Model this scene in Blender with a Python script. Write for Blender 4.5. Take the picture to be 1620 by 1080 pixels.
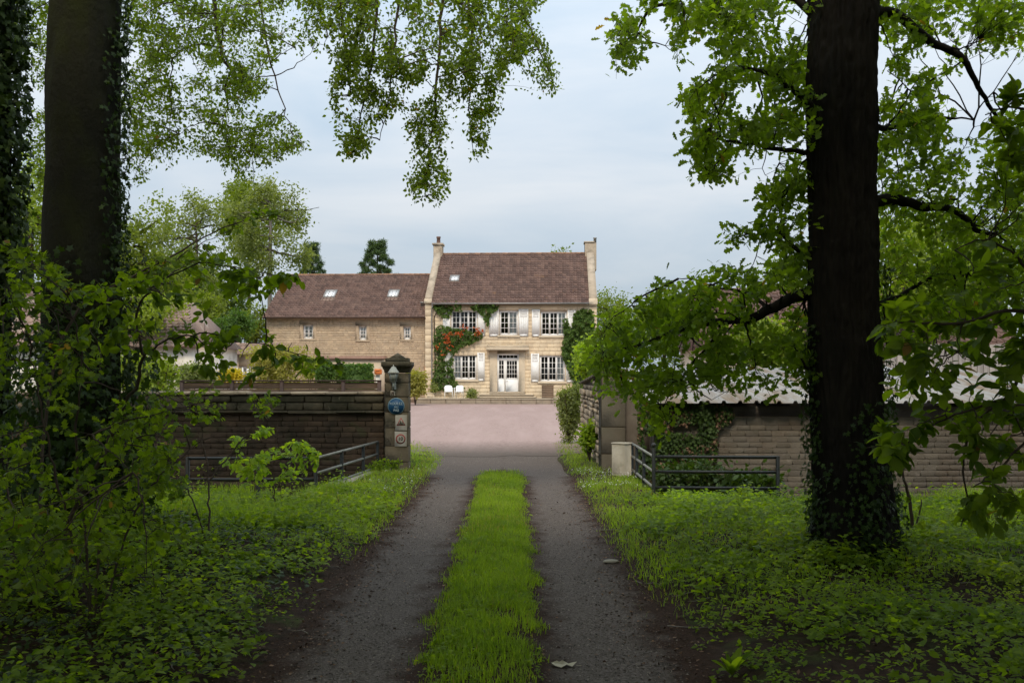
import bpy, math, random
import numpy as np
from mathutils import Vector, Matrix

rng = np.random.default_rng(11)
random.seed(11)
R = math.radians
for o in list(bpy.data.objects):
    bpy.data.objects.remove(o)
SC = bpy.context.scene
COL = SC.collection

# ------------------------------------------------------------------ camera
CAM_H, FPX, HZ = 1.75, 1575.0, 590.0
cam = bpy.data.cameras.new('camera')
cam.lens, cam.sensor_width = 35.0, 36.0
cam.shift_y = (HZ - 540.0) / 1620.0
cam.clip_start, cam.clip_end = 0.05, 3000.0
cam_o = bpy.data.objects.new('camera', cam)
cam_o.location = (0, 0, CAM_H)
cam_o.rotation_euler = (R(90), 0, 0)
COL.objects.link(cam_o)
SC.camera = cam_o

# ------------------------------------------------------------------ sky, sun, exposure
SUN_EL, SUN_AZ = 51.0, 190.0      # azimuth clockwise from +Y: the sun stands behind the camera, to the left
wd = bpy.data.worlds.new('World')
SC.world = wd
wd.use_nodes = True
nt = wd.node_tree
nt.nodes.clear()
n_out = nt.nodes.new('ShaderNodeOutputWorld')
n_bg = nt.nodes.new('ShaderNodeBackground')
n_bg.inputs['Strength'].default_value = 0.1
n_sky = nt.nodes.new('ShaderNodeTexSky')
n_sky.sky_type = 'NISHITA'
n_sky.sun_disc = False
n_sky.sun_elevation = R(SUN_EL)
n_sky.sun_rotation = R(SUN_AZ)
n_tc = nt.nodes.new('ShaderNodeTexCoord')
n_map = nt.nodes.new('ShaderNodeMapping')
n_map.inputs['Scale'].default_value = (1.0, 1.0, 4.2)
n_ns = nt.nodes.new('ShaderNodeTexNoise')
n_ns.inputs['Scale'].default_value = 2.3
n_ns.inputs['Detail'].default_value = 6.0
n_ns.inputs['Roughness'].default_value = 0.55
n_ns.inputs['Distortion'].default_value = 0.35
n_rp = nt.nodes.new('ShaderNodeValToRGB')
n_rp.color_ramp.elements[0].position = 0.34
n_rp.color_ramp.elements[0].color = (4.5, 5.5, 6.5, 1)
n_rp.color_ramp.elements[1].position = 0.70
n_rp.color_ramp.elements[1].color = (6.9, 7.2, 7.5, 1)
n_mx = nt.nodes.new('ShaderNodeMix')
n_mx.data_type = 'RGBA'
n_mx.inputs[0].default_value = 0.9
nt.links.new(n_tc.outputs['Generated'], n_map.inputs['Vector'])
nt.links.new(n_map.outputs['Vector'], n_ns.inputs['Vector'])
nt.links.new(n_ns.outputs['Fac'], n_rp.inputs['Fac'])
nt.links.new(n_sky.outputs['Color'], n_mx.inputs['A'])
nt.links.new(n_rp.outputs['Color'], n_mx.inputs['B'])
# an overcast sky grows brighter towards the zenith
n_sp = nt.nodes.new('ShaderNodeSeparateXYZ')
nt.links.new(n_tc.outputs['Generated'], n_sp.inputs[0])
n_cie = nt.nodes.new('ShaderNodeMapRange')
n_cie.inputs['From Min'].default_value, n_cie.inputs['From Max'].default_value = 0.0, 1.0
n_cie.inputs['To Min'].default_value, n_cie.inputs['To Max'].default_value = 0.535, 1.70
nt.links.new(n_sp.outputs['Z'], n_cie.inputs['Value'])
n_ml = nt.nodes.new('ShaderNodeVectorMath')
n_ml.operation = 'SCALE'
nt.links.new(n_mx.outputs['Result'], n_ml.inputs[0])
nt.links.new(n_cie.outputs[0], n_ml.inputs['Scale'])
nt.links.new(n_ml.outputs[0], n_bg.inputs['Color'])
nt.links.new(n_bg.outputs['Background'], n_out.inputs['Surface'])

sun = bpy.data.lights.new('sun', 'SUN')
sun.energy, sun.angle, sun.color = 1.5, R(14), (1.0, 0.88, 0.70)
sun_o = bpy.data.objects.new('sun', sun)
a, e = R(SUN_AZ), R(SUN_EL)
sun_dir = Vector((math.sin(a) * math.cos(e), math.cos(a) * math.cos(e), math.sin(e)))
sun_o.rotation_euler = sun_dir.to_track_quat('Z', 'Y').to_euler()
COL.objects.link(sun_o)

SC.view_settings.view_transform = 'Standard'
SC.view_settings.look = 'None'
SC.view_settings.gamma = 1.0
SC.view_settings.exposure = 0.70
SC.render.engine = 'CYCLES'
cy = SC.cycles
cy.use_denoising = True
cy.max_bounces, cy.diffuse_bounces, cy.glossy_bounces, cy.transmission_bounces = 5, 3, 2, 4
cy.transparent_max_bounces = 8
cy.caustics_reflective = cy.caustics_refractive = False
cy.use_adaptive_sampling = True
cy.adaptive_threshold = 0.02

# ------------------------------------------------------------------ helpers: materials
def nodes(name):
    m = bpy.data.materials.new(name)
    m.use_nodes = True
    t = m.node_tree
    return m, t, t.nodes['Principled BSDF'], t.nodes['Material Output']

def N(t, kind, **kw):
    n = t.nodes.new(kind)
    for k, v in kw.items():
        if k in n.inputs.keys():
            n.inputs[k].default_value = v
        else:
            setattr(n, k, v)
    return n

def c4(c):
    return (c[0], c[1], c[2], 1.0)

def mixc(t, fac, a, b, blend='MIX'):
    m = t.nodes.new('ShaderNodeMix')
    m.data_type = 'RGBA'
    m.blend_type = blend
    for sock, v in ((m.inputs[0], fac), (m.inputs['A'], a), (m.inputs['B'], b)):
        if isinstance(v, bpy.types.NodeSocket):
            t.links.new(v, sock)
        elif isinstance(v, (int, float)):
            sock.default_value = v
        else:
            sock.default_value = c4(v)
    return m.outputs['Result']

def ramp(t, src, p0, p1, a=(0, 0, 0), b=(1, 1, 1)):
    r = t.nodes.new('ShaderNodeValToRGB')
    r.color_ramp.elements[0].position, r.color_ramp.elements[1].position = p0, p1
    r.color_ramp.elements[0].color, r.color_ramp.elements[1].color = c4(a), c4(b)
    t.links.new(src, r.inputs['Fac'])
    return r.outputs['Color']

def noise(t, vec, scale, detail=4, rough=0.55, dist=0.0):
    n = N(t, 'ShaderNodeTexNoise', Scale=scale, Detail=detail, Roughness=rough, Distortion=dist)
    t.links.new(vec, n.inputs['Vector'])
    return n.outputs['Fac']

def coords(t, scale=(1, 1, 1), world=False):
    mp = N(t, 'ShaderNodeMapping', Scale=scale)
    if world:
        t.links.new(N(t, 'ShaderNodeNewGeometry').outputs['Position'], mp.inputs['Vector'])
    else:
        t.links.new(N(t, 'ShaderNodeTexCoord').outputs['Object'], mp.inputs['Vector'])
    return mp.outputs['Vector']

def bump(t, p, h, strength, dist=0.02):
    b = N(t, 'ShaderNodeBump', Strength=strength, Distance=dist)
    t.links.new(h, b.inputs['Height'])
    t.links.new(b.outputs['Normal'], p.inputs['Normal'])

def mat(name, c1, c2=None, scale=3.0, rough=0.8, metal=0.0, tint=0.0, spots=None, spot_scale=2.0, spot_pos=(0.55, 0.7),
        bmp=0.3, bscale=40.0, stretch=(1, 1, 1), spec=0.3, world=True, spots2=None, spot2_scale=6.0, spot2_pos=(0.6, 0.7), rnd=0.0):
    m, t, p, out = nodes(name)
    v = coords(t, stretch, world)
    col = mixc(t, ramp(t, noise(t, v, scale, 6), 0.3, 0.7), c1, c2 or c1)
    if tint:
        at = N(t, 'ShaderNodeAttribute', attribute_name='tint')
        lo, hi = 1 - tint, 1 + tint
        col = mixc(t, 1.0, col, ramp(t, at.outputs['Fac'], 0, 1, (lo, lo, lo), (hi, hi * 0.98, hi * 0.94)), 'MULTIPLY')
    if rnd:
        oi = N(t, 'ShaderNodeObjectInfo')
        lo, hi = 1 - rnd, 1 + rnd
        col = mixc(t, 1.0, col, ramp(t, oi.outputs['Random'], 0, 1, (lo, lo, lo), (hi, hi * 0.97, hi * 0.92)), 'MULTIPLY')
    if spots:
        col = mixc(t, ramp(t, noise(t, v, spot_scale, 8, 0.65), *spot_pos), col, spots)
    if spots2:
        col = mixc(t, ramp(t, noise(t, v, spot2_scale, 8, 0.65, 0.4), *spot2_pos), col, spots2)
    t.links.new(col, p.inputs['Base Color'])
    p.inputs['Roughness'].default_value = rough
    p.inputs['Metallic'].default_value = metal
    p.inputs['Specular IOR Level'].default_value = spec
    if bmp:
        bump(t, p, noise(t, v, bscale, 5, 0.6), bmp)
    return m

def leafmat(name, dark, light, trans=0.42, rough=0.55, spec=0.18, glow=(2.3, 2.3, 0.42), odd=None):
    m, t, p, out = nodes(name)
    at = N(t, 'ShaderNodeAttribute', attribute_name='tint')
    col = mixc(t, at.outputs['Fac'], dark, light)
    if odd:
        col = mixc(t, ramp(t, at.outputs['Fac'], 0.955, 0.97), col, odd)
    t.links.new(col, p.inputs['Base Color'])
    p.inputs['Roughness'].default_value = rough
    p.inputs['Specular IOR Level'].default_value = spec
    tr = N(t, 'ShaderNodeBsdfTranslucent')
    t.links.new(mixc(t, 1.0, col, glow, 'MULTIPLY'), tr.inputs['Color'])
    mx = N(t, 'ShaderNodeMixShader')
    mx.inputs[0].default_value = trans
    t.links.new(p.outputs[0], mx.inputs[1])
    t.links.new(tr.outputs[0], mx.inputs[2])
    t.links.new(mx.outputs[0], out.inputs['Surface'])
    return m

# ------------------------------------------------------------------ helpers: objects
def tag(o, label=None, cat=None, group=None, kind=None):
    if label: o['label'] = label
    if cat: o['category'] = cat
    if group: o['group'] = group
    if kind: o['kind'] = kind
    return o

def empty(name, loc=(0, 0, 0), rz=0.0, parent=None):
    o = bpy.data.objects.new(name, None)
    o.location, o.rotation_euler = loc, (0, 0, rz)
    o.empty_display_size = 0.1
    COL.objects.link(o)
    o.parent = parent
    return o

def obj(name, me, parent=None, loc=(0, 0, 0), rz=0.0):
    o = bpy.data.objects.new(name, me)
    o.location, o.rotation_euler = loc, (0, 0, rz)
    COL.objects.link(o)
    o.parent = parent
    return o

def mesh_np(name, V, faces, mt, tint=None, smooth=False):
    """faces: list of integer arrays (m,k)"""
    me = bpy.data.meshes.new(name)
    V = np.ascontiguousarray(V, dtype=np.float32)
    faces = [np.asarray(f, dtype=np.int32) for f in faces if len(f)]
    loops = np.concatenate([f.ravel() for f in faces])
    tot = np.concatenate([np.full(len(f), f.shape[1], np.int32) for f in faces])
    start = np.concatenate([[0], np.cumsum(tot)[:-1]]).astype(np.int32)
    me.vertices.add(len(V)); me.vertices.foreach_set('co', V.ravel())
    me.loops.add(len(loops)); me.loops.foreach_set('vertex_index', loops)
    me.polygons.add(len(tot)); me.polygons.foreach_set('loop_start', start); me.polygons.foreach_set('loop_total', tot)
    if smooth:
        me.polygons.foreach_set('use_smooth', np.ones(len(tot), dtype=bool))
    if tint is not None:
        at = me.attributes.new('tint', 'FLOAT', 'POINT')
        at.data.foreach_set('value', np.ascontiguousarray(tint, dtype=np.float32))
    me.update(calc_edges=True)
    me.materials.append(mt)
    return me

class MB:
    def __init__(s):
        s.v, s.f, s.t, s.n = [], {}, [], 0
    def add(s, verts, faces, tint=0.5):
        verts = np.asarray(verts, float).reshape(-1, 3)
        for f in faces:
            s.f.setdefault(len(f), []).append([i + s.n for i in f])
        s.v.append(verts); s.t.append(np.full(len(verts), tint)); s.n += len(verts)
        return s
    def box(s, x0, y0, z0, x1, y1, z1, tint=0.5):
        v = [(x0, y0, z0), (x1, y0, z0), (x1, y1, z0), (x0, y1, z0), (x0, y0, z1), (x1, y0, z1), (x1, y1, z1), (x0, y1, z1)]
        return s.add(v, [(0, 3, 2, 1), (4, 5, 6, 7), (0, 1, 5, 4), (1, 2, 6, 5), (2, 3, 7, 6), (3, 0, 4, 7)], tint)
    def bbox(s, x0, y0, z0, x1, y1, z1, b=0.01, tint=0.5):
        """box with all edges chamfered"""
        V, idx = [], {}
        for i, x in enumerate((x0, x1)):
            for j, y in enumerate((y0, y1)):
                for k, z in enumerate((z0, z1)):
                    sx, sy, sz = (1, -1)[i], (1, -1)[j], (1, -1)[k]
                    for a in range(3):
                        p = [x + sx * b, y + sy * b, z + sz * b]
                        p[a] = (x, y, z)[a]
                        idx[(i, j, k, a)] = len(V); V.append(p)
        F = []
        for a in range(3):
            o1, o2 = [q for q in range(3) if q != a]
            for side in (0, 1):
                q = []
                for (u, w) in ((0, 0), (1, 0), (1, 1), (0, 1)):
                    c = [0, 0, 0]; c[a] = side; c[o1] = u; c[o2] = w
                    q.append(idx[(c[0], c[1], c[2], a)])
                flip = (side == 0) ^ (a == 1)
                F.append(tuple(q[::-1]) if flip else tuple(q))
            for u in (0, 1):
                for w in (0, 1):
                    c = [0, 0, 0]; c[o1] = u; c[o2] = w
                    c0, c1 = c[:], c[:]; c0[a] = 0; c1[a] = 1
                    F.append((idx[(*c0, o1)], idx[(*c1, o1)], idx[(*c1, o2)], idx[(*c0, o2)]))
        for i in (0, 1):
            for j in (0, 1):
                for k in (0, 1):
                    F.append((idx[(i, j, k, 0)], idx[(i, j, k, 1)], idx[(i, j, k, 2)]))
        return s.add(V, F, tint)
    def tube(s, pts, rad, seg=8, caps=True, tint=0.5):
        pts = np.asarray(pts, float)
        n = len(pts)
        rad = np.broadcast_to(np.asarray(rad, float), (n,))
        T = np.gradient(pts, axis=0) if n > 2 else np.repeat((pts[-1] - pts[0])[None], n, 0)
        T /= np.linalg.norm(T, axis=1)[:, None] + 1e-9
        ref = np.array([0, 0, 1.0]) if abs(T[0][2]) < 0.9 else np.array([1.0, 0, 0])
        V = []
        for i in range(n):
            u = np.cross(ref, T[i]); u /= np.linalg.norm(u) + 1e-9
            w = np.cross(T[i], u)
            ref = ref if abs(np.dot(ref, T[i])) < 0.9 else w
            for k in range(seg):
                a = 2 * math.pi * k / seg
                V.append(pts[i] + rad[i] * (math.cos(a) * u + math.sin(a) * w))
        F = [(i * seg + k, i * seg + (k + 1) % seg, (i + 1) * seg + (k + 1) % seg, (i + 1) * seg + k) for i in range(n - 1) for k in range(seg)]
        if caps:
            F += [tuple(range(seg))[::-1], tuple((n - 1) * seg + k for k in range(seg))]
        return s.add(V, F, tint)
    def lathe(s, prof, c=(0, 0, 0), seg=16, tint=0.5, rot=0.0):
        V = []
        for r, z in prof:
            for k in range(seg):
                a = 2 * math.pi * k / seg + rot
                V.append((c[0] + r * math.cos(a), c[1] + r * math.sin(a), c[2] + z))
        n = len(prof)
        F = [(i * seg + k, i * seg + (k + 1) % seg, (i + 1) * seg + (k + 1) % seg, (i + 1) * seg + k) for i in range(n - 1) for k in range(seg)]
        F += [tuple(range(seg))[::-1], tuple((n - 1) * seg + k for k in range(seg))]
        return s.add(V, F, tint)
    def prism(s, poly, y0, y1, tint=0.5):
        """polygon in x,z (counter-clockwise seen from -y) pushed from y0 (front) to y1"""
        n = len(poly)
        V = [(x, y0, z) for x, z in poly] + [(x, y1, z) for x, z in poly]
        F = [tuple(range(n)), tuple(range(2 * n - 1, n - 1, -1))] + [(i, n + i, n + (i + 1) % n, (i + 1) % n) for i in range(n)]
        return s.add(V, F, tint)
    def prism_x(s, poly, x0, x1, tint=0.5):
        """polygon in y,z pushed along x"""
        n = len(poly)
        V = [(x0, y, z) for y, z in poly] + [(x1, y, z) for y, z in poly]
        F = [tuple(range(n))[::-1], tuple(range(n, 2 * n))] + [(i, (i + 1) % n, n + (i + 1) % n, n + i) for i in range(n)]
        return s.add(V, F, tint)
    def mesh(s, name, mt, smooth=False):
        return mesh_np(name, np.concatenate(s.v), [np.array(f) for f in s.f.values()], mt, np.concatenate(s.t), smooth)
    def build(s, name, mt, parent=None, smooth=False, loc=(0, 0, 0), rz=0.0):
        return obj(name, s.mesh(name, mt, smooth), parent, loc, rz)

def W(px, py, Y):
    """a point of the place: column and row of the survey photograph at distance Y"""
    return np.array([(px - 810.0) / FPX * Y, Y, CAM_H - (py - HZ) / FPX * Y])

def sm(a, b, x):
    t = np.clip((np.asarray(x, float) - a) / (b - a), 0, 1)
    return t * t * (3 - 2 * t)

class VN:
    """value noise on a periodic lattice"""
    def __init__(s, seed, n=64):
        s.g = np.random.default_rng(seed).random((n, n)); s.n = n
    def __call__(s, x, y):
        x, y = np.asarray(x, float), np.asarray(y, float)
        xi, yi = np.floor(x).astype(int), np.floor(y).astype(int)
        fx, fy = x - xi, y - yi
        fx, fy = fx * fx * (3 - 2 * fx), fy * fy * (3 - 2 * fy)
        n, g = s.n, s.g
        a, b = g[xi % n, yi % n], g[(xi + 1) % n, yi % n]
        c, d = g[xi % n, (yi + 1) % n], g[(xi + 1) % n, (yi + 1) % n]
        return (a * (1 - fx) + b * fx) * (1 - fy) + (c * (1 - fx) + d * fx) * fy
VN1, VN2, VN3 = VN(1), VN(2), VN(3)

# ------------------------------------------------------------------ ground
def rail_x(y):            # the left railing runs along this line
    return -2.83 + (np.asarray(y) - 14.5) * 0.123

def gz(x, y):
    x, y = np.asarray(x, float), np.asarray(y, float)
    near = 1 - sm(16.0, 18.0, y)
    z = 0.05 * np.exp(-((x + 0.18) / 0.33) ** 4) * near
    z = z - 0.015 * (np.exp(-((x + 0.95) / 0.35) ** 2) + np.exp(-((x - 0.55) / 0.35) ** 2)) * near
    bank = 1 - sm(8.5, 13.0, y)
    side = sm(1.35, 1.9, np.abs(x + 0.15))
    z = z + 0.42 * sm(-1.7, -5.0, x) * bank + 0.05 * sm(1.3, 4.0, x) * bank
    z = z + side * (0.04 + 0.10 * (VN1(x * 0.9, y * 0.9) - 0.3) + 0.05 * (VN2(x * 3, y * 3) - 0.5)) * (0.35 + 0.65 * bank) * (1 - sm(20, 30, y))
    dl = sm(-0.12, -0.5, x - rail_x(y)) * sm(14.75, 15.4, y) * (1 - sm(18.35, 18.5, y))
    dr = sm(2.12, 2.5, x) * sm(14.5, 15.2, y) * (1 - sm(17.6, 17.75, y))
    z = z - 0.09 * sm(1.9, 2.4, x) * sm(12.4, 13.6, y) * (1 - sm(16, 17, y)) - 0.08 * sm(-2.5, -3.0, x) * sm(12.5, 13.8, y) * (1 - sm(16, 17, y))
    z = z - 0.2 * sm(36, 58, y) * (1 - sm(80, 100, y)) * sm(-12.6, -10.5, x) * (1 - sm(9, 13, x))
    return z - 0.95 * dl - 0.95 * dr

def axis(lo, hi, fine_lo, fine_hi, step, grow=1.25):
    a = list(np.arange(fine_lo, fine_hi + 1e-6, step))
    s = step
    while a[-1] < hi:
        s *= grow; a.append(a[-1] + s)
    s = step
    while a[0] > lo:
        s *= grow; a.insert(0, a[0] - s)
    return np.array(a)

def sheet(name, xs, ys, mt, dz=0.0, xform=None):
    X, Y = np.meshgrid(xs, ys, indexing='ij')
    if xform: X, Y = xform(X, Y)
    V = np.stack([X, Y, gz(X, Y) + dz], -1).reshape(-1, 3)
    nx, ny = len(xs), len(ys)
    i = (np.arange(nx - 1)[:, None] * ny + np.arange(ny - 1)[None]).ravel()
    F = np.stack([i, i + ny, i + ny + 1, i + 1], 1)
    return obj(name, mesh_np(name, V, [F], mt, smooth=True))

def ground_mat():
    m, t, p, out = nodes('ground_soil_and_grass')
    v = coords(t, world=True)
    soil = mixc(t, ramp(t, noise(t, v, 9, 8, 0.7), 0.35, 0.7), (0.016, 0.009, 0.0055), (0.066, 0.037, 0.023))
    green = mixc(t, ramp(t, noise(t, v, 14, 6), 0.3, 0.7), (0.040, 0.065, 0.014), (0.085, 0.115, 0.026))
    col = mixc(t, ramp(t, noise(t, v, 1.6, 6, 0.65), 0.52, 0.72), soil, green)
    sep = N(t, 'ShaderNodeSeparateXYZ'); t.links.new(v, sep.inputs[0])
    far = N(t, 'ShaderNodeMapRange'); t.links.new(sep.outputs['Y'], far.inputs['Value'])
    far.inputs['From Min'].default_value, far.inputs['From Max'].default_value = 18, 24
    col = mixc(t, far.outputs[0], col, green)
    t.links.new(col, p.inputs['Base Color'])
    p.inputs['Roughness'].default_value = 0.95
    p.inputs['Specular IOR Level'].default_value = 0.15
    bump(t, p, noise(t, v, 45, 6, 0.7), 0.8, 0.03)
    return m

def drive_mat():
    m, t, p, out = nodes('worn_asphalt_and_leaf_mould')
    v = coords(t, world=True)
    grit = N(t, 'ShaderNodeTexVoronoi', Scale=62.0); t.links.new(v, grit.inputs['Vector'])
    stone = ramp(t, grit.outputs['Color'], 0.1, 0.95, (0.046, 0.037, 0.031), (0.185, 0.153, 0.132))
    asph = mixc(t, ramp(t, noise(t, v, 1.3, 6, 0.6), 0.3, 0.7), stone, (0.104, 0.085, 0.072))
    soil = mixc(t, ramp(t, noise(t, v, 60, 8, 0.8), 0.38, 0.66), (0.016, 0.009, 0.0055), (0.068, 0.037, 0.023))
    sep = N(t, 'ShaderNodeSeparateXYZ'); t.links.new(v, sep.inputs[0])
    # distance from the centre of the nearer wheel track
    def math_(op, a, b=None):
        n = N(t, 'ShaderNodeMath', operation=op)
        for i, q in enumerate((a, b)):
            if q is None: continue
            if isinstance(q, (int, float)): n.inputs[i].default_value = q
            else: t.links.new(q, n.inputs[i])
        return n.outputs[0]
    d = math_('ABSOLUTE', math_('SUBTRACT', math_('ABSOLUTE', math_('ADD', sep.outputs['X'], 0.18)), 0.78))
    wob = math_('MULTIPLY', math_('SUBTRACT', noise(t, v, 3.0, 6, 0.65), 0.5), 0.7)
    fade = N(t, 'ShaderNodeMapRange'); t.links.new(sep.outputs['Y'], fade.inputs['Value'])
    fade.inputs['From Min'].default_value, fade.inputs['From Max'].default_value = 16.8, 18.2
    fade.inputs['To Min'].default_value, fade.inputs['To Max'].default_value = 0.0, 0.55
    dd = math_('SUBTRACT', math_('ADD', d, wob), fade.outputs[0])
    col = mixc(t, ramp(t, dd, 0.20, 0.42), asph, soil)
    t.links.new(col, p.inputs['Base Color'])
    p.inputs['Roughness'].default_value = 0.92
    p.inputs['Specular IOR Level'].default_value = 0.10
    h = mixc(t, 0.5, grit.outputs['Distance'], noise(t, v, 70, 6, 0.75))
    bump(t, p, h, 0.9, 0.012)
    return m

def gravel_mat():
    m, t, p, out = nodes('pink_gravel')
    v = coords(t, world=True)
    vo = N(t, 'ShaderNodeTexVoronoi', Scale=22.0); t.links.new(v, vo.inputs['Vector'])
    a = ramp(t, vo.outputs['Color'], 0.1, 0.9, (0.23, 0.158, 0.140), (0.40, 0.30, 0.27))
    col = mixc(t, ramp(t, noise(t, v, 0.35, 6, 0.6), 0.35, 0.7), a, (0.325, 0.235, 0.212))
    sep = N(t, 'ShaderNodeSeparateXYZ'); t.links.new(v, sep.inputs[0])
    vs = N(t, 'ShaderNodeMapping', Scale=(1.1, 0.10, 1.0)); t.links.new(v, vs.inputs['Vector'])
    col = mixc(t, ramp(t, noise(t, vs.outputs['Vector'], 1.0, 4, 0.6), 0.46, 0.66), col, (0.36, 0.265, 0.24))
    col = mixc(t, ramp(t, noise(t, v, 1.1, 6, 0.7), 0.62, 0.74), col, (0.27, 0.215, 0.165))
    # the gravel thins out onto the asphalt at the gate
    nn = N(t, 'ShaderNodeMath', operation='MULTIPLY_ADD'); t.links.new(noise(t, v, 5.0, 9, 0.85), nn.inputs[0]); nn.inputs[1].default_value = -3.4
    t.links.new(sep.outputs['Y'], nn.inputs[2])
    thin = N(t, 'ShaderNodeMapRange'); t.links.new(nn.outputs[0], thin.inputs['Value'])
    thin.inputs['From Min'].default_value, thin.inputs['From Max'].default_value = 19.7, 24.0
    col = mixc(t, thin.outputs[0], (0.105, 0.086, 0.073), col)
    t.links.new(col, p.inputs['Base Color'])
    p.inputs['Roughness'].default_value = 0.95
    p.inputs['Specular IOR Level'].default_value = 0.1
    bump(t, p, vo.outputs['Distance'], 0.6, 0.02)
    return m

ground = sheet('ground', axis(-900, 900, -8, 9, 0.19), axis(-200, 1500, 2, 26, 0.19), ground_mat())
tag(ground, 'mossy soil and grass ground around the drive', kind='structure')

def drive_edges(X, Y):
    # X runs 0..1 across the drive
    lw = -1.52 + 0.13 * (VN1(Y * 1.8, 3.3) - 0.5) - 0.5 * sm(19.5, 22.5, Y)
    rw = 1.17 + 0.13 * (VN2(Y * 0.8, 7.1) - 0.5) - 0.22 * sm(14, 18, Y) + 0.2 * sm(20, 22.5, Y)
    return lw + (rw - lw) * X, Y
drive = sheet('driveway', np.linspace(0, 1, 40), np.arange(-6, 22.4, 0.16), drive_mat(), 0.006, drive_edges)
tag(drive, 'dark driveway with two worn wheel tracks', kind='structure')

def yard_edges(X, Y):
    f = 20.9 + 0.5 * (VN1(X * 9, 1.7) - 0.5) + 0.3 * (np.abs(X * 2 - 0.75)) ** 3
    yy = np.where(Y < 0.02, f, 21.7 + 1.2 + (65.6 - 22.9) * Y)
    l = -2.0 - 14 * sm(23.0, 40, yy) - 0.8 * sm(21.7, 24.5, yy)
    r = 1.62 + 10 * sm(24.8, 40, yy)
    return l + (r - l) * X, yy
yard = sheet('gravel_yard', np.linspace(0, 1, 60), np.concatenate([[0.0], np.linspace(0.03, 1, 50)]), gravel_mat(), 0.012, yard_edges)
tag(yard, 'pale pink gravel yard in front of the house', kind='structure')

# ------------------------------------------------------------------ materials of buildings
M = {}
M['ashlar'] = mat('cream_ashlar', (0.62, 0.495, 0.345), (0.71, 0.59, 0.43), 1.4, 0.9, tint=0.09, spots=(0.52, 0.41, 0.29), spot_scale=1.1, spot_pos=(0.52, 0.78), bmp=0.35, bscale=30)
M['weathered'] = mat('weathered_coping_stone', (0.36, 0.29, 0.215), (0.45, 0.37, 0.28), 2, 0.95, spots=(0.20, 0.165, 0.125), spot_scale=1.6, spot_pos=(0.5, 0.72), bmp=0.4)
M['mortar'] = mat('lime_mortar', (0.55, 0.44, 0.33), (0.48, 0.38, 0.28), 5, 0.95, bmp=0.4)
M['rubble'] = mat('tan_rubble_stone', (0.44, 0.335, 0.235), (0.53, 0.415, 0.295), 1.2, 0.92, tint=0.12, spots=(0.37, 0.28, 0.20), spot_scale=0.7, spot_pos=(0.5, 0.75), bmp=0.5, bscale=25)
M['dressed'] = mat('dressed_stone', (0.56, 0.455, 0.33), (0.62, 0.51, 0.375), 3, 0.85, spots=(0.33, 0.27, 0.20), spot_scale=2.5, spot_pos=(0.55, 0.8), bmp=0.2)
M['tile'] = mat('weathered_clay_tiles', (0.112, 0.070, 0.060), (0.156, 0.102, 0.087), 0.9, 0.85, tint=0.26, spots=(0.30, 0.165, 0.08), spot_scale=0.8, spot_pos=(0.63, 0.78), spots2=(0.33, 0.28, 0.23), spot2_scale=3.3, spot2_pos=(0.66, 0.74), bmp=0.3)
M['ridge'] = mat('orange_ridge_tiles', (0.20, 0.105, 0.065), (0.30, 0.165, 0.09), 2.0, 0.85, tint=0.3, bmp=0.3)
M['tile_pale'] = mat('pale_clay_tiles', (0.20, 0.142, 0.116), (0.27, 0.198, 0.162), 0.9, 0.85, tint=0.25, spots=(0.36, 0.30, 0.25), spot_scale=1.2, bmp=0.3)
M['white'] = mat('white_paint', (0.84, 0.83, 0.81), (0.78, 0.77, 0.75), 4, 0.5, bmp=0.05)
M['whitewall'] = mat('white_render', (0.72, 0.68, 0.60), (0.62, 0.57, 0.48), 0.8, 0.9, spots=(0.45, 0.40, 0.32), spot_scale=0.9, bmp=0.25)
M['dark'] = mat('inside_shade', (0.05, 0.045, 0.04), None, 3, 0.9, bmp=0)  # near-black colour stands in for the shade inside rooms and slots
M['zinc'] = mat('zinc_grey', (0.30, 0.29, 0.28), (0.22, 0.21, 0.20), 3, 0.5, metal=0.4, bmp=0.05)
M['brown_metal'] = mat('brown_pipe', (0.10, 0.06, 0.045), (0.07, 0.045, 0.035), 3, 0.6, bmp=0.05)
M['terracotta'] = mat('terracotta', (0.36, 0.15, 0.07), (0.28, 0.11, 0.06), 4, 0.8, bmp=0.2)
M['wood'] = mat('weathered_brown_wood', (0.135, 0.088, 0.058), (0.20, 0.14, 0.098), 2.2, 0.85, stretch=(0.6, 3, 9), spots=(0.09, 0.07, 0.05), spot_scale=1.3, bmp=0.4, bscale=20, rnd=0.12)
M['cloth'] = mat('curtain_cloth', (0.82, 0.81, 0.79), (0.74, 0.73, 0.71), 6, 0.9, bmp=0)
M['plastic'] = mat('white_plastic', (0.82, 0.82, 0.82), (0.78, 0.78, 0.77), 5, 0.4, bmp=0)
M['skylight'] = mat('pale_blind_glass', (0.72, 0.73, 0.74), (0.62, 0.64, 0.66), 2, 0.12, bmp=0, spec=0.6)

def glass_mat():
    m, t, p, out = nodes('window_glass')
    tr = N(t, 'ShaderNodeBsdfTransparent'); tr.inputs[0].default_value = (0.80, 0.84, 0.83, 1)
    gl = N(t, 'ShaderNodeBsdfGlossy'); gl.inputs['Roughness'].default_value = 0.03
    fr = N(t, 'ShaderNodeFresnel', IOR=1.5)
    mx = N(t, 'ShaderNodeMixShader')
    t.links.new(fr.outputs[0], mx.inputs[0]); t.links.new(tr.outputs[0], mx.inputs[1]); t.links.new(gl.outputs[0], mx.inputs[2])
    t.links.new(mx.outputs[0], out.inputs['Surface'])
    return m
M['glass'] = glass_mat()

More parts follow.
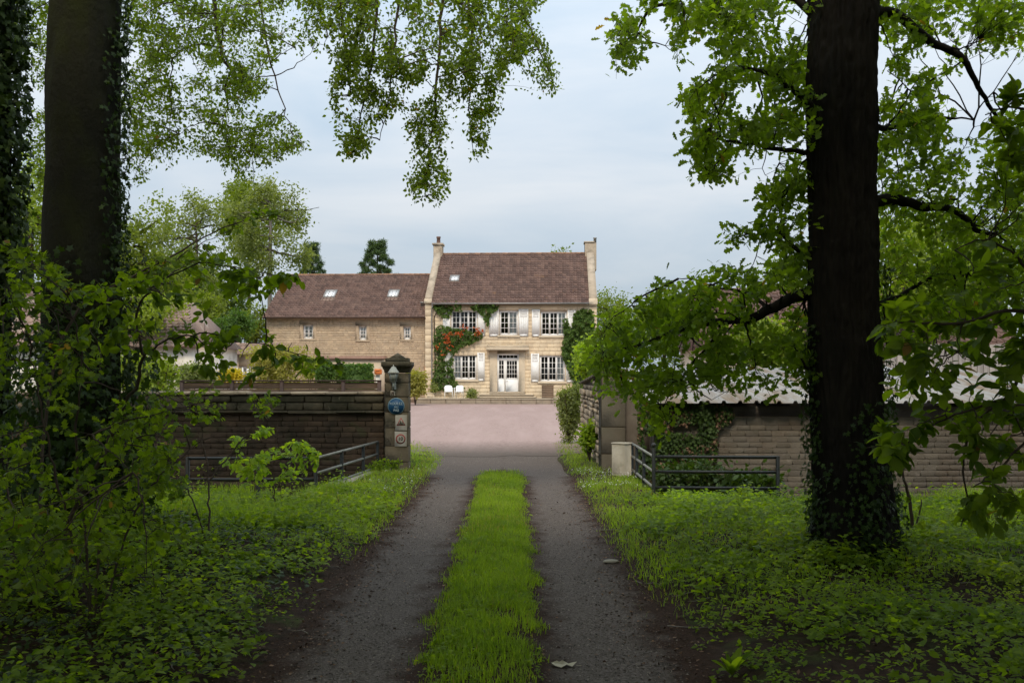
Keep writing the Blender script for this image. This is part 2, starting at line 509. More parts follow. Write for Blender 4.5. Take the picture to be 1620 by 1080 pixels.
def rect_minus(x0, x1, z0, z1, holes):
    xs = sorted({x0, x1, *[h[0] for h in holes if x0 < h[0] < x1], *[h[1] for h in holes if x0 < h[1] < x1]})
    zs = sorted({z0, z1, *[h[2] for h in holes if z0 < h[2] < z1], *[h[3] for h in holes if z0 < h[3] < z1]})
    out = []
    for a, b in zip(xs, xs[1:]):
        run = None
        for c, d in zip(zs, zs[1:]):
            mx, mz = (a + b) / 2, (c + d) / 2
            if any(h[0] < mx < h[1] and h[2] < mz < h[3] for h in holes):
                if run: out.append(run); run = None
            else:
                run = (a, b, run[2], d) if run else (a, b, c, d)
        if run: out.append(run)
    return out

def courses(x0, x1, z0, z1, holes, ch, lo, hi, jit=0.0):
    """stones of a coursed wall: (xa, xb, za, zb)"""
    out, z = [], z0
    while z < z1 - 0.02:
        h = min(ch * (1 + jit * (random.random() - 0.5)), z1 - z)
        if z1 - z - h < ch * 0.4: h = z1 - z
        segs = [(x0, x1)]
        for hx0, hx1, hz0, hz1 in holes:
            if hz0 < z + h * 0.6 and hz1 > z + h * 0.4:
                segs = [s for a, b in segs for s in ((a, min(b, hx0)), (max(a, hx1), b)) if s[1] - s[0] > 0.03]
        for a, b in segs:
            x = a
            first = True
            while x < b - 0.01:
                w = random.uniform(lo, hi) * (random.uniform(0.4, 1) if first else 1)
                first = False
                if b - x - w < lo * 0.5: w = b - x
                out.append((x, x + w, z, z + h)); x += w
        z += h
    return out

def stone_mesh(mb, xa, xb, za, zb, yf, yb, joint=0.008, ch=0.012, tint=0.5, skew=0.0):
    """a stone facing -y: front face chamfered and a little uneven"""
    j = joint / 2
    xa, xb, za, zb = xa + j, xb - j, za + j, zb - j
    c = min(ch, (xb - xa) * 0.3, (zb - za) * 0.3)
    q = lambda: random.uniform(-skew, skew)
    B = [(xa, yb, za), (xb, yb, za), (xb, yb, zb), (xa, yb, zb)]
    O = [(xa + q() * .5, yf + c, za + q() * .5), (xb + q() * .5, yf + c, za + q() * .5), (xb + q() * .5, yf + c, zb + q() * .5), (xa + q() * .5, yf + c, zb + q() * .5)]
    I = [(xa + c, yf + q(), za + c), (xb - c, yf + q(), za + c), (xb - c, yf + q(), zb - c), (xa + c, yf + q(), zb - c)]
    F = []
    for i in range(4):
        k = (i + 1) % 4
        F += [(i, k, 4 + k, 4 + i), (4 + i, 4 + k, 8 + k, 8 + i)]
    F += [(8, 9, 10), (8, 10, 11)]
    mb.add(B + O + I, F, tint)

def tiles(mb, x0, x1, e0, e1, pitch_w=0.245, pitch_l=0.34):
    """interlocking tiles on the slope from e0=(y,z) at the eave up to e1=(y,z) at the ridge"""
    e0, e1 = np.array(e0, float), np.array(e1, float)
    L = np.linalg.norm(e1 - e0); u = (e1 - e0) / L; n = np.array([-u[1], u[0]])
    if n[1] < 0: n = -n
    nc, nr = max(1, int(round((x1 - x0) / pitch_w))), max(1, int(round(L / pitch_l)))
    pw, pl = (x1 - x0) / nc, L / nr
    prof = [(0.0, 0.004), (0.10, 0.055), (0.24, 0.055), (0.34, 0.008), (0.66, 0.012), (1.0, 0.004)]
    V, Fq, T = [], [], []
    for r in range(nr):
        for c in range(nc):
            lift, tw = random.uniform(0, 0.012), random.uniform(-0.01, 0.01)
            base = len(V)
            for (s, hh) in ((r * pl - 0.05, 0.075), ((r + 1) * pl, 0.004)):
                for (f, k) in prof:
                    p = e0 + u * (s + tw) + n * (k + hh + lift)
                    V.append((x0 + (c + f * 0.985) * pw, p[0], p[1]))
            for (f, k) in prof:
                p = e0 + u * (r * pl - 0.05 + tw) + n * (0.0 + lift)
                V.append((x0 + (c + f * 0.985) * pw, p[0], p[1]))
            m = len(prof)
            for i in range(m - 1):
                Fq.append((base + i, base + i + 1, base + m + i + 1, base + m + i))
                Fq.append((base + 2 * m + i, base + 2 * m + i + 1, base + i + 1, base + i))
            T += [random.random()] * (3 * m)
    mb.f.setdefault(4, []).extend([[i + mb.n for i in f] for f in Fq])
    mb.v.append(np.array(V)); mb.t.append(np.array(T)); mb.n += len(V)

def ridge_tiles(mb, x0, x1, y, z, r=0.13, l=0.38):
    n = int((x1 - x0) / l)
    for i in range(n):
        a = x0 + (x1 - x0) * i / n; b = x0 + (x1 - x0) * (i + 1) / n + 0.03
        V, F, m = [], [], 7
        for x, rr in ((a, r), (b, r * 0.9)):
            for k in range(m):
                t = math.pi * k / (m - 1)
                V.append((x, y - rr * math.cos(t), z - 0.03 + rr * math.sin(t) * 0.8))
        F = [(k, k + 1, m + k + 1, m + k) for k in range(m - 1)] + [tuple(range(m))]
        mb.add(V, F, random.random())

def window(root, x0, x1, z0, z1, lights, cols, rows, y=0.12, sill=True, curtain=(), name='window', bar=0.032):
    mb = MB()
    f = 0.065
    mb.box(x0, y - 0.03, z0, x0 + f, y + 0.05, z1); mb.box(x1 - f, y - 0.03, z0, x1, y + 0.05, z1)
    mb.box(x0 + f, y - 0.03, z1 - f, x1 - f, y + 0.05, z1); mb.box(x0 + f, y - 0.03, z0, x1 - f, y + 0.05, z0 + f)
    iw = (x1 - x0 - 2 * f) / lights
    rects = []
    for i in range(lights):
        a, b = x0 + f + i * iw, x0 + f + (i + 1) * iw
        s = 0.058
        mb.box(a + 0.004, y - 0.02, z0 + f, a + s, y + 0.03, z1 - f); mb.box(b - s, y - 0.02, z0 + f, b - 0.004, y + 0.03, z1 - f)
        mb.box(a + s, y - 0.02, z1 - f - s, b - s, y + 0.03, z1 - f); mb.box(a + s, y - 0.02, z0 + f, b - s, y + 0.03, z0 + f + s * 1.3)
        ga, gb, gc, gd = a + s, b - s, z0 + f + s * 1.3, z1 - f - s
        for k in range(1, cols):
            x = ga + (gb - ga) * k / cols
            mb.box(x - bar / 2, y - 0.012, gc, x + bar / 2, y + 0.02, gd)
        for k in range(1, rows):
            z = gc + (gd - gc) * k / rows
            mb.box(ga, y - 0.009, z - bar / 2, gb, y + 0.017, z + bar / 2)
        rects.append((ga, gb, gc, gd))
    w = mb.build(name, M['white'], root)
    for i, (ga, gb, gc, gd) in enumerate(rects):
        MB().add([(ga, y + 0.005, gc), (gb, y + 0.005, gc), (gb, y + 0.005, gd), (ga, y + 0.005, gd)], [(0, 1, 2, 3)]).build('pane', M['glass'], w)
        if i in curtain:
            V, F, n = [], [], 22
            for k in range(n):
                x = ga + (gb - ga) * k / (n - 1); yy = y + 0.07 + 0.02 * math.sin(k * 1.9)
                V += [(x, yy, gc), (x, yy, gd + 0.03)]
            F = [(2 * k, 2 * k + 2, 2 * k + 3, 2 * k + 1) for k in range(n - 1)]
            MB().add(V, F).build('curtain', M['cloth'], w)
    if sill:
        MB().bbox(x0 - 0.12, -0.09, z0 - 0.13, x1 + 0.12, y - 0.035, z0 - 0.012, 0.012).build('sill', M['dressed'], w)
    return w

def shutter(root, x0, x1, z0, z1):
    mb = MB()
    y0, y1 = -0.065, -0.028
    fr = 0.09
    mb.box(x0, y0, z0, x0 + fr, y1, z1); mb.box(x1 - fr, y0, z0, x1, y1, z1)
    lz = z1 - (z1 - z0) * 0.23
    for a, b in ((z0, z0 + 0.12), (lz - 0.09, lz), (z1 - 0.1, z1)):
        mb.box(x0 + fr, y0, a, x1 - fr, y1, b)
    n = 4; w = (x1 - x0 - 2 * fr) / n
    for i in range(n):
        mb.box(x0 + fr + i * w + 0.0015, y0 + 0.006, z0 + 0.12, x0 + fr + (i + 1) * w - 0.0015, y1 - 0.003, lz - 0.09)
    s = mb.build('shutter', M['white'], root)
    lm = MB(); k = 7
    for i in range(k):
        z = lz + (z1 - 0.1 - lz) * (i + 0.5) / k
        lm.add([(x0 + fr, y0 + 0.005, z - 0.022), (x1 - fr, y0 + 0.005, z - 0.022), (x1 - fr, y1 - 0.004, z + 0.02), (x0 + fr, y1 - 0.004, z + 0.02),
                (x0 + fr, y0 + 0.005, z - 0.03), (x1 - fr, y0 + 0.005, z - 0.03), (x1 - fr, y1 - 0.004, z + 0.012), (x0 + fr, y1 - 0.004, z + 0.012)],
               [(0, 1, 2, 3), (7, 6, 5, 4), (0, 4, 5, 1)])
    lm.build('louvre', M['white'], s)
    return s

def skylight(root, xc, zfrac, e0, e1, w, l, down=0.35):
    e0, e1 = np.array(e0, float), np.array(e1, float)
    L = np.linalg.norm(e1 - e0); u = (e1 - e0) / L; n = np.array([-u[1], u[0]])
    if n[1] < 0: n = -n
    def P(x, s, h):
        p = e0 + u * s + n * h
        return (x, p[0], p[1])
    s0 = zfrac * L
    def slab(mb, xa, xb, sa, sb, ha, hb):
        mb.add([P(xa, sa, ha), P(xb, sa, ha), P(xb, sb, ha), P(xa, sb, ha), P(xa, sa, hb), P(xb, sa, hb), P(xb, sb, hb), P(xa, sb, hb)],
               [(0, 3, 2, 1), (4, 5, 6, 7), (0, 1, 5, 4), (1, 2, 6, 5), (2, 3, 7, 6), (3, 0, 4, 7)])
    mb = MB(); f = 0.07
    slab(mb, xc - w / 2 - f, xc - w / 2, s0, s0 + l, 0.0, 0.14); slab(mb, xc + w / 2, xc + w / 2 + f, s0, s0 + l, 0.0, 0.14)
    slab(mb, xc - w / 2 - f, xc + w / 2 + f, s0 - f, s0, 0.0, 0.13); slab(mb, xc - w / 2 - f, xc + w / 2 + f, s0 + l, s0 + l + f, 0.0, 0.15)
    sk = mb.build('skylight', M['zinc'], root)
    mb = MB(); slab(mb, xc - w / 2 + 0.003, xc + w / 2 - 0.003, s0 + 0.003, s0 + l - 0.003, 0.09, 0.11)
    mb.build('pane', M['skylight'], sk)
    mb = MB(); slab(mb, xc - w / 2 - f * 1.6, xc + w / 2 + f * 1.6, s0 - f - down, s0 - f - 0.004, 0.055, 0.075)
    mb.build('flashing', M['tile_pale'], sk)

# ------------------------------------------------------------------ the main house
HS = 65.0 / FPX
hx = lambda px: (px - 683.0) * HS
hz = lambda py: (632.0 - py) * HS
hloc = W(683, 632, 65.0)
HROT = R(-2.5)
house = empty('stone_house', (hloc[0], hloc[1], 0.0), HROT)
tag(house, 'two-storey cream stone house with white shutters and brown tiled roof', 'house')
WIN = [(hx(713.5), hx(755.5), hz(530), hz(490), 3), (hx(790), hx(820), hz(530), hz(491), 2), (hx(855), hx(896.5), hz(531), hz(492.5), 3),
       (hx(717), hx(754.5), hz(600), hz(559.5), 3), (hx(853.5), hx(894), hz(603), hz(561.5), 3)]
DOOR = (hx(786.8), hx(821.2), hz(619.3), hz(559))
XL, XR, EZ = -0.42, 10.75, 6.28
DEP, RIDGE_Y, RIDGE_Z = 11.0, 5.5, 10.15
holes = [w[:4] for w in WIN] + [DOOR]
core = MB()
for a, b, c, d in rect_minus(XL, XR, -0.4, EZ, holes):
    core.box(a, 0.0, c, b, 0.42, d)
core.box(XL, 0.43, 0.0, XL + 0.4, DEP, EZ); core.box(XR - 0.4, 0.43, 0.0, XR, DEP, EZ)
core.box(XL + 0.41, DEP - 0.4, 0.0, XR - 0.41, DEP, EZ)
wall = core.build('wall', M['mortar'], house)
for xa, xb in ((XL, XL + 0.42), (XR - 0.5, XR)):
    MB().prism_x([(-0.12, EZ + 0.004), (DEP + 0.1, EZ + 0.004), (DEP + 0.1, EZ + 0.5), (RIDGE_Y, RIDGE_Z + 0.42), (-0.12, EZ + 0.42)], xa, xb).build('gable_parapet', M['weathered'], house)
sh = [(h[0] - 0.0, h[1] + 0.0, h[2], h[3]) for h in holes] + [(hx(775), hx(831), 0, hz(552))]
mb = MB()
for s in courses(XL + 0.55, XR - 0.02, 0.0, EZ - 0.2, sh, 0.245, 0.28, 0.52, 0.1):
    stone_mesh(mb, *s, -0.016, 0.05, 0.008, 0.006, random.random(), 0.003)
st = mb.build('stone_courses', M['ashlar'], wall); tag(st, kind='stuff')
mb = MB()
for i, z in enumerate(np.arange(0, EZ + 0.1, 0.42)):
    stone_mesh(mb, XL - 0.01, XL + 0.54, z, min(z + 0.42, EZ + 0.2), -0.05, 0.05, 0.008, 0.008, random.random(), 0.002)
tag(mb.build('corner_pier', M['ashlar'], house), kind='stuff')
MB().bbox(XL - 0.06, -0.2, EZ + 0.02, XL + 0.46, -0.125, EZ + 0.3, 0.02).build('corbel', M['dressed'], house)
MB().bbox(XR - 0.53, -0.2, EZ - 0.1, XR + 0.04, -0.125, EZ + 0.3, 0.02).build('corbel', M['dressed'], house)
mb = MB()
mb.bbox(XL + 0.55, -0.12, EZ - 0.19, XR - 0.02, 0.03, EZ - 0.05, 0.015)
mb.build('cornice', M['dressed'], house)
# lintel band stones and door surround
mb = MB()
mb.bbox(hx(775), -0.05, hz(619), DOOR[0], 0.03, hz(552), 0.01); mb.bbox(DOOR[1], -0.05, hz(619), hx(831), 0.03, hz(552), 0.01)
mb.bbox(DOOR[0] + 0.003, -0.045, DOOR[3] + 0.003, DOOR[1] - 0.003, 0.03, hz(552), 0.01)
mb.build('door_surround', M['dressed'], house)
mb = MB()
mb.bbox(hx(770), -0.5, hz(553.5), hx(837), -0.055, hz(549.5), 0.015)
mb.prism_x([(-0.51, hz(549.5) + 0.004), (-0.055, hz(549.5) + 0.004), (-0.055, hz(545.5))], hx(770.5), hx(836.5))
cp = mb.build('canopy', M['dressed'], house)
for i, (x0, x1, z0, z1, n) in enumerate(WIN):
    window(house, x0, x1, z0, z1, n, 2, 4, curtain={0: (), 1: (1,), 2: (2,), 3: (0,), 4: (2,)}[i])
SHUT = [(700.8, 712.5, 531, 489), (756.3, 768, 531, 489), (774, 789.3, 531.5, 488.5), (820.5, 836, 531.5, 489), (841.5, 854, 532, 489.5), (897.5, 910, 532, 491),
        (755.5, 767, 602, 557.5), (840, 852.8, 603.5, 559), (895, 907.5, 604, 560), (704, 716, 602, 558)]
for a, b, c, d in SHUT:
    shutter(house, hx(a), hx(b), hz(c), hz(d))
# front door: a narrow fixed leaf, a wide leaf and a glazed transom
x0, x1, z0, z1 = DOOR
mb = MB(); y = 0.07; pan = []
zt = hz(567.5); xm = hx(799); zl = hz(599)
for a, b, c, d in ((x0, x0 + 0.07, z0, z1), (x1 - 0.07, x1, z0, z1), (x0 + 0.07, x1 - 0.07, z1 - 0.07, z1), (x0 + 0.07, x1 - 0.07, zt - 0.05, zt + 0.04), (xm - 0.04, xm + 0.05, z0, zt - 0.05)):
    mb.box(a, y - 0.03, c, b, y + 0.06, d)
def grid(a, b, c, d, nc, nr, f=0.06):
    mb.box(a, y - 0.02, c, a + f, y + 0.04, d); mb.box(b - f, y - 0.02, c, b, y + 0.04, d)
    mb.box(a + f, y - 0.02, d - f, b - f, y + 0.04, d); mb.box(a + f, y - 0.02, c, b - f, y + 0.04, c + f)
    for k in range(1, nc):
        x = a + f + (b - a - 2 * f) * k / nc; mb.box(x - 0.014, y - 0.012, c + f, x + 0.014, y + 0.02, d - f)
    for k in range(1, nr):
        z = c + f + (d - c - 2 * f) * k / nr; mb.box(a + f, y - 0.009, z - 0.014, b - f, y + 0.017, z + 0.014)
    pan.append((a + f, b - f, c + f, d - f))
grid(x0 + 0.073, x1 - 0.073, zt + 0.043, z1 - 0.073, 5, 1, 0.03)
grid(x0 + 0.073, xm - 0.043, zl, zt - 0.053, 2, 4, 0.05)
grid(xm + 0.053, x1 - 0.073, zl, zt - 0.053, 4, 4, 0.07)
mb.bbox(x0 + 0.073, y - 0.02, z0 + 0.02, xm - 0.043, y + 0.04, zl - 0.003, 0.01); mb.bbox(xm + 0.053, y - 0.02, z0 + 0.02, x1 - 0.073, y + 0.04, zl - 0.003, 0.01)
mb.bbox(xm + 0.16, y - 0.032, z0 + 0.12, x1 - 0.18, y - 0.021, zl - 0.1, 0.005)
dr = mb.build('front_door', M['white'], house)
for a, b, c, d in pan:
    MB().add([(a, y + 0.006, c), (b, y + 0.006, c), (b, y + 0.006, d), (a, y + 0.006, d)], [(0, 1, 2, 3)]).build('pane', M['glass'], dr)
MB().tube([(xm + 0.1, y - 0.02, zl - 0.12), (xm + 0.1, y - 0.08, zl - 0.12), (xm + 0.2, y - 0.08, zl - 0.12)], 0.012, 6).build('handle', M['zinc'], dr)
# steps and terrace
M['riser'] = mat('shaded_step_stone', (0.24, 0.19, 0.14), (0.31, 0.25, 0.185), 3, 0.95, spots=(0.15, 0.12, 0.09), spot_scale=2, bmp=0.4)  # shade on the step and terrace fronts is put into this darker stone
for xa, xb, yy, zb, zt in ((776, 830, -0.85, 0.40, hz(619.5)), (761, 844, -1.25, 0.26, 0.40), (754, 848, -1.65, 0.12, 0.26)):
    s_ = MB().box(hx(xa), yy, zb, hx(xb), -0.03, zt - 0.052).build('step', M['riser'], house)
    MB().bbox(hx(xa) - 0.03, yy - 0.05, zt - 0.05, hx(xb) + 0.03, -0.031, zt - 0.002, 0.012).build('tread', M['dressed'], s_)
mb = MB()
for i in range(12):
    a, b = XL - 0.3 + i * 0.95, XL - 0.3 + (i + 1) * 0.95 - 0.012
    mb.bbox(a, -2.4, -0.4, b, -0.1, 0.124, 0.015, random.random())
tb = mb.build('terrace', M['riser'], house)
for i in range(12):
    a, b = XL - 0.3 + i * 0.95, XL - 0.3 + (i + 1) * 0.95 - 0.012
    MB().bbox(a, -2.45, 0.128, b, -0.1, 0.14 + random.uniform(0, 0.006), 0.004).build('paving_slab', M['dressed'], tb)
# roof
E0, E1 = (-0.35, EZ - 0.02), (RIDGE_Y, RIDGE_Z)
rf = MB()
rf.prism_x([(-0.3, EZ - 0.03), (DEP + 0.3, EZ - 0.03), (RIDGE_Y, RIDGE_Z - 0.03)], XL + 0.42, XR - 0.5)
roof = rf.build('roof', M['tile'], house)
mb = MB(); tiles(mb, XL + 0.43, XR - 0.51, E0, E1); tiles(mb, XL + 0.43, XR - 0.51, (DEP + 0.35, EZ - 0.02), E1, 0.6, 0.8)
tag(mb.build('roof_tiles', M['tile'], roof), kind='stuff')
mb = MB(); ridge_tiles(mb, XL + 0.43, XR - 0.51, RIDGE_Y, RIDGE_Z + 0.03)
tag(mb.build('ridge_tiles', M['ridge'], roof), kind='stuff')
skylight(house, hx(713.5), 0.42, E0, E1, 0.5, 0.62, 0.1)
mb = MB(); mb.tube([(XL + 0.45, -0.4, EZ - 0.03), (XR - 0.5, -0.4, EZ - 0.03)], 0.06, 8)
mb.build('gutter', M['zinc'], house)
MB().tube([(0.1, -0.4, EZ - 0.05), (0.02, -0.16, EZ - 0.4), (0.02, -0.16, 1.8), (0.02, -0.16, 0.2)], 0.04, 8).build('downpipe', M['zinc'], house)
# chimneys
mb = MB(); mb.bbox(-0.52, RIDGE_Y - 0.4, RIDGE_Z - 1.2, 0.10, RIDGE_Y + 0.5, 10.75, 0.015); mb.bbox(-0.6, RIDGE_Y - 0.48, 10.752, 0.18, RIDGE_Y + 0.58, 10.9, 0.02)
ch = mb.build('chimney', M['weathered'], house)
MB().lathe([(0.17, 0), (0.14, 0.08), (0.12, 0.36), (0.15, 0.38), (0.15, 0.5)], (-0.2, RIDGE_Y, 10.9), 12).build('chimney_pot', mat('sooty_clay', (0.19, 0.11, 0.085), (0.12, 0.075, 0.06), 4, 0.9), ch, True)
mb = MB(); mb.bbox(10.12, RIDGE_Y - 0.5, RIDGE_Z - 1.2, 10.93, RIDGE_Y + 0.6, 10.85, 0.015); mb.bbox(10.06, RIDGE_Y - 0.56, 10.852, 10.8, RIDGE_Y + 0.66, 10.95, 0.02)
ch = mb.build('chimney', M['weathered'], house)
MB().lathe([(0.1, 0), (0.1, 0.32), (0.13, 0.34), (0.13, 0.4)], (10.84, RIDGE_Y - 0.2, 10.84), 10).build('flue_pipe', M['zinc'], ch, True)
# near-black inner walls stand in for the dimness of the rooms behind the glass
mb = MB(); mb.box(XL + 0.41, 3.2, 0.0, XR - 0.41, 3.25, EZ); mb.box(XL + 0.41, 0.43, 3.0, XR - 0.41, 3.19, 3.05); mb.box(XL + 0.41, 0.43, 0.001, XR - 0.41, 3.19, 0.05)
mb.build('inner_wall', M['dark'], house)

# ------------------------------------------------------------------ the annex on the left
annex = empty('stone_annex', (hloc[0], hloc[1], 0.0), HROT)
tag(annex, 'lower tan rubble-stone wing with three small windows, left of the main house', 'building')
AX0, AX1, AE, AY, ARY, ARZ = hx(416), XL - 0.03, 5.42, 0.35, 5.9, 8.75
AW = [(hx(475), hx(491.5), hz(535), hz(512)), (hx(565), hx(577.5), hz(537), hz(514)), (hx(636.5), hx(648.5), hz(536.5), hz(515))]
core = MB()
for a, b, c, d in rect_minus(AX0, AX1, -0.4, AE, AW):
    core.box(a, AY, c, b, AY + 0.45, d)
core.box(AX0, AY + 0.46, 0, AX0 + 0.4, AY + 11, AE); core.box(AX0 + 0.41, AY + 10.6, 0, AX1, AY + 11, AE); core.box(AX0 + 0.41, AY + 2, 0, AX1, AY + 2.05, AE)
core.prism_x([(AY, AE + 0.004), (AY + 11, AE + 0.004), (ARY, ARZ - 0.1)], AX0, AX0 + 0.4)
awall = core.build('wall', M['mortar'], annex)
lint = [(a - 0.22, b + 0.22, c - 0.1, d + 0.28) for a, b, c, d in AW]
mb = MB()
for s in courses(AX0 - 0.02, AX1, 0.0, AE, lint, 0.15, 0.17, 0.42, 0.5):
    stone_mesh(mb, *s, AY - 0.025 + random.uniform(-0.006, 0.006), AY + 0.05, 0.012, 0.008, random.random(), 0.004)
tag(mb.build('stone_courses', M['rubble'], awall), kind='stuff')
for (a, b, c, d), (p, q, r, s) in zip(AW, lint):
    mb = MB()
    mb.bbox(p, AY - 0.04, d, q, AY + 0.05, s, 0.01); mb.bbox(p, AY - 0.04, c, a, AY + 0.05, d - 0.004, 0.01); mb.bbox(b, AY - 0.04, c, q, AY + 0.05, d - 0.004, 0.01)
    mb.bbox(p, AY - 0.07, r, q, AY + 0.05, c - 0.004, 0.01)
    mb.build('window_surround', M['rubble'], annex)
    window(annex, a, b, c, d, 2 if b - a > 0.6 else 1, 1 if b - a > 0.6 else 2, 3, AY + 0.2, False, curtain=(0, 1), bar=0.05)
AE0, AE1 = (AY - 0.4, AE - 0.02), (ARY, ARZ)
rf = MB(); rf.prism_x([(AY - 0.35, AE - 0.03), (AY + 11.4, AE - 0.03), (ARY, ARZ - 0.03)], AX0 - 0.1, AX1)
aroof = rf.build('roof', M['tile'], annex)
mb = MB(); tiles(mb, AX0 - 0.12, AX1, AE0, AE1); tiles(mb, AX0 - 0.12, AX1, (AY + 11.4, AE - 0.02), AE1, 0.6, 0.8); tag(mb.build('roof_tiles', M['tile'], aroof), kind='stuff')
mb = MB(); ridge_tiles(mb, AX0 - 0.12, AX1, ARY, ARZ + 0.03); tag(mb.build('ridge_tiles', M['ridge'], aroof), kind='stuff')
skylight(annex, hx(505), 0.44, AE0, AE1, 0.66, 0.95, 0.55); skylight(annex, hx(610.5), 0.44, AE0, AE1, 0.6, 0.95, 0.5)
MB().tube([(AX0 - 0.1, AY - 0.46, AE - 0.03), (AX1, AY - 0.46, AE - 0.03)], 0.06, 8).build('gutter', M['brown_metal'], annex)
MB().tube([(hx(672.5), AY - 0.46, AE - 0.05), (hx(672.5), AY - 0.1, AE - 0.35), (hx(672.5), AY - 0.1, 2.2)], 0.045, 8).build('downpipe', M['brown_metal'], annex)
MB().tube([(hx(672.3), AY - 0.1, 2.195), (hx(672.3), AY - 0.1, 1.0)], 0.06, 8).build('downpipe', M['terracotta'], annex)
MB().lathe([(0.11, 0), (0.11, 0.35), (0.16, 0.36), (0.16, 0.44)], (hx(664), 1.3, 6.05), 10).build('vent_pipe', M['zinc'], annex)
mb = MB(); mb.bbox(hx(500), AY - 1.1, hz(567.5), hx(611), AY - 0.05, hz(563), 0.02)
mb.build('porch_beam', mat('faded_red_beam', (0.27, 0.16, 0.12), (0.33, 0.21, 0.16), 3, 0.9), annex)
mb = MB(); mb.box(hx(502), AY - 0.9, 0, hx(609), AY - 0.06, hz(567.6)); mb.build('porch_wall', M['dressed'], annex)

# ------------------------------------------------------------------ furniture on the terrace
def to_house(x, y, z=0.0):
    v = Matrix.Rotation(HROT, 4, 'Z') @ Vector((x, y, z))
    return (hloc[0] + v.x, hloc[1] + v.y, z)

def garden_chair(label, x, rz):
    c = empty('garden_chair', to_house(x, -1.3, 0.147), HROT + rz)
    tag(c, label, 'chair', 'white plastic chairs on the terrace')
    mb = MB(); mb.bbox(-0.23, -0.22, 0.40, 0.23, 0.22, 0.44, 0.015)
    mb.build('seat', M['plastic'], c)
    mb = MB()
    V, F = [], []
    for i in range(9):
        t = -1 + 2 * i / 8
        x_ = 0.24 * t; y_ = 0.25 - 0.07 * t * t; h = 0.82 - 0.07 * t ** 4
        V += [(x_, y_ - 0.05, 0.44), (x_, y_ + 0.02, h), (x_, y_ - 0.03, 0.44), (x_, y_ + 0.045, h)]
    for i in range(8):
        a = i * 4; b = a + 4
        F += [(a, b, b + 1, a + 1), (b + 2, a + 2, a + 3, b + 3), (a + 1, b + 1, b + 3, a + 3)]
    MB().add(V, F).build('backrest', M['plastic'], c)
    for s in (-1, 1):
        MB().tube([(s * 0.25, 0.2, 0.66), (s * 0.28, 0.0, 0.655), (s * 0.27, -0.2, 0.645), (s * 0.255, -0.235, 0.6)], 0.022, 6).build('armrest', M['plastic'], c)
        MB().tube([(s * 0.255, -0.235, 0.6), (s * 0.235, -0.215, 0.42), (s * 0.26, -0.25, 0.0)], [0.02, 0.024, 0.02], 6).build('leg', M['plastic'], c)
        MB().tube([(s * 0.235, 0.2, 0.62), (s * 0.225, 0.2, 0.42), (s * 0.25, 0.27, 0.0)], [0.02, 0.024, 0.02], 6).build('leg', M['plastic'], c)
garden_chair('white plastic armchair beside the red-flowered vine, the left one of the pair', hx(713), R(10))
garden_chair('white plastic armchair on the terrace, the right one, nearer the steps', hx(729.5), R(-8))

urn = empty('urn_planter', to_house(hx(685.5), -1.2, 0.147), HROT)
tag(urn, 'pale stone urn planter on a square base at the house corner', 'planter')
mb = MB(); mb.bbox(-0.24, -0.24, 0, 0.24, 0.24, 0.3, 0.02); mb.bbox(-0.27, -0.27, 0.302, 0.27, 0.27, 0.36, 0.015)
mb.build('base', M['dressed'], urn)
MB().lathe([(0.16, 0.362), (0.09, 0.42), (0.09, 0.46), (0.2, 0.54), (0.25, 0.64), (0.27, 0.66), (0.24, 0.67), (0.2, 0.66), (0.05, 0.655)], (0, 0, 0), 14).build('bowl', M['dressed'], urn, True)

crate = empty('wooden_box', to_house(hx(866.5), -0.9, 0.147), HROT)
tag(crate, 'low brown wooden box beside the steps under the right ground-floor window', 'box')
for i in range(5):
    MB().bbox(-0.38, -0.28, 0.02 + i * 0.155, 0.38, -0.255, 0.165 + i * 0.155, 0.006).build('board', M['wood'], crate)
for i in range(5):
    MB().bbox(-0.39 + i * 0.157, -0.29, 0.80, -0.24 + i * 0.157, 0.3, 0.83, 0.006).build('board', M['wood'], crate)
mb = MB(); mb.box(-0.37, -0.25, 0.0, 0.37, 0.28, 0.795); mb.build('carcass', M['wood'], crate)

# ------------------------------------------------------------------ gate pillars, walls, railings, shed
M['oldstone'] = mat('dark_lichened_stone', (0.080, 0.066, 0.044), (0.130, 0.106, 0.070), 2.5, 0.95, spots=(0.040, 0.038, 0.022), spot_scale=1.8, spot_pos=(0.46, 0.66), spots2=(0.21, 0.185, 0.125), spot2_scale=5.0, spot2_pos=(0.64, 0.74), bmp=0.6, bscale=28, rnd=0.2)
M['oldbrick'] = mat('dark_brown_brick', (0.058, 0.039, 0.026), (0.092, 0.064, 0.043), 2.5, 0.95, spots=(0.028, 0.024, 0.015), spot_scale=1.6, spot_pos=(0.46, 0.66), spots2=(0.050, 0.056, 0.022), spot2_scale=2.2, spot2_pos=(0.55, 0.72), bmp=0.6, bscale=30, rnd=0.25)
M['shedbrick'] = mat('limewashed_brick', (0.112, 0.096, 0.077), (0.155, 0.135, 0.110), 2.0, 0.95, spots=(0.115, 0.085, 0.06), spot_scale=1.4, spot_pos=(0.46, 0.7), spots2=(0.22, 0.19, 0.155), spot2_scale=4.0, spot2_pos=(0.6, 0.72), bmp=0.6, bscale=30, rnd=0.07)
M['palestone'] = mat('pale_wall_stone', (0.40, 0.32, 0.225), (0.30, 0.235, 0.165), 3.0, 0.95, spots=(0.16, 0.13, 0.095), spot_scale=3.0, spot_pos=(0.5, 0.68), bmp=0.6, bscale=28, rnd=0.32)
M['oldmortar'] = mat('old_mortar', (0.060, 0.048, 0.034), (0.038, 0.031, 0.022), 4, 0.95, bmp=0.5)
M['shedmortar'] = mat('shed_mortar', (0.125, 0.104, 0.082), (0.088, 0.071, 0.054), 4, 0.95, bmp=0.5)
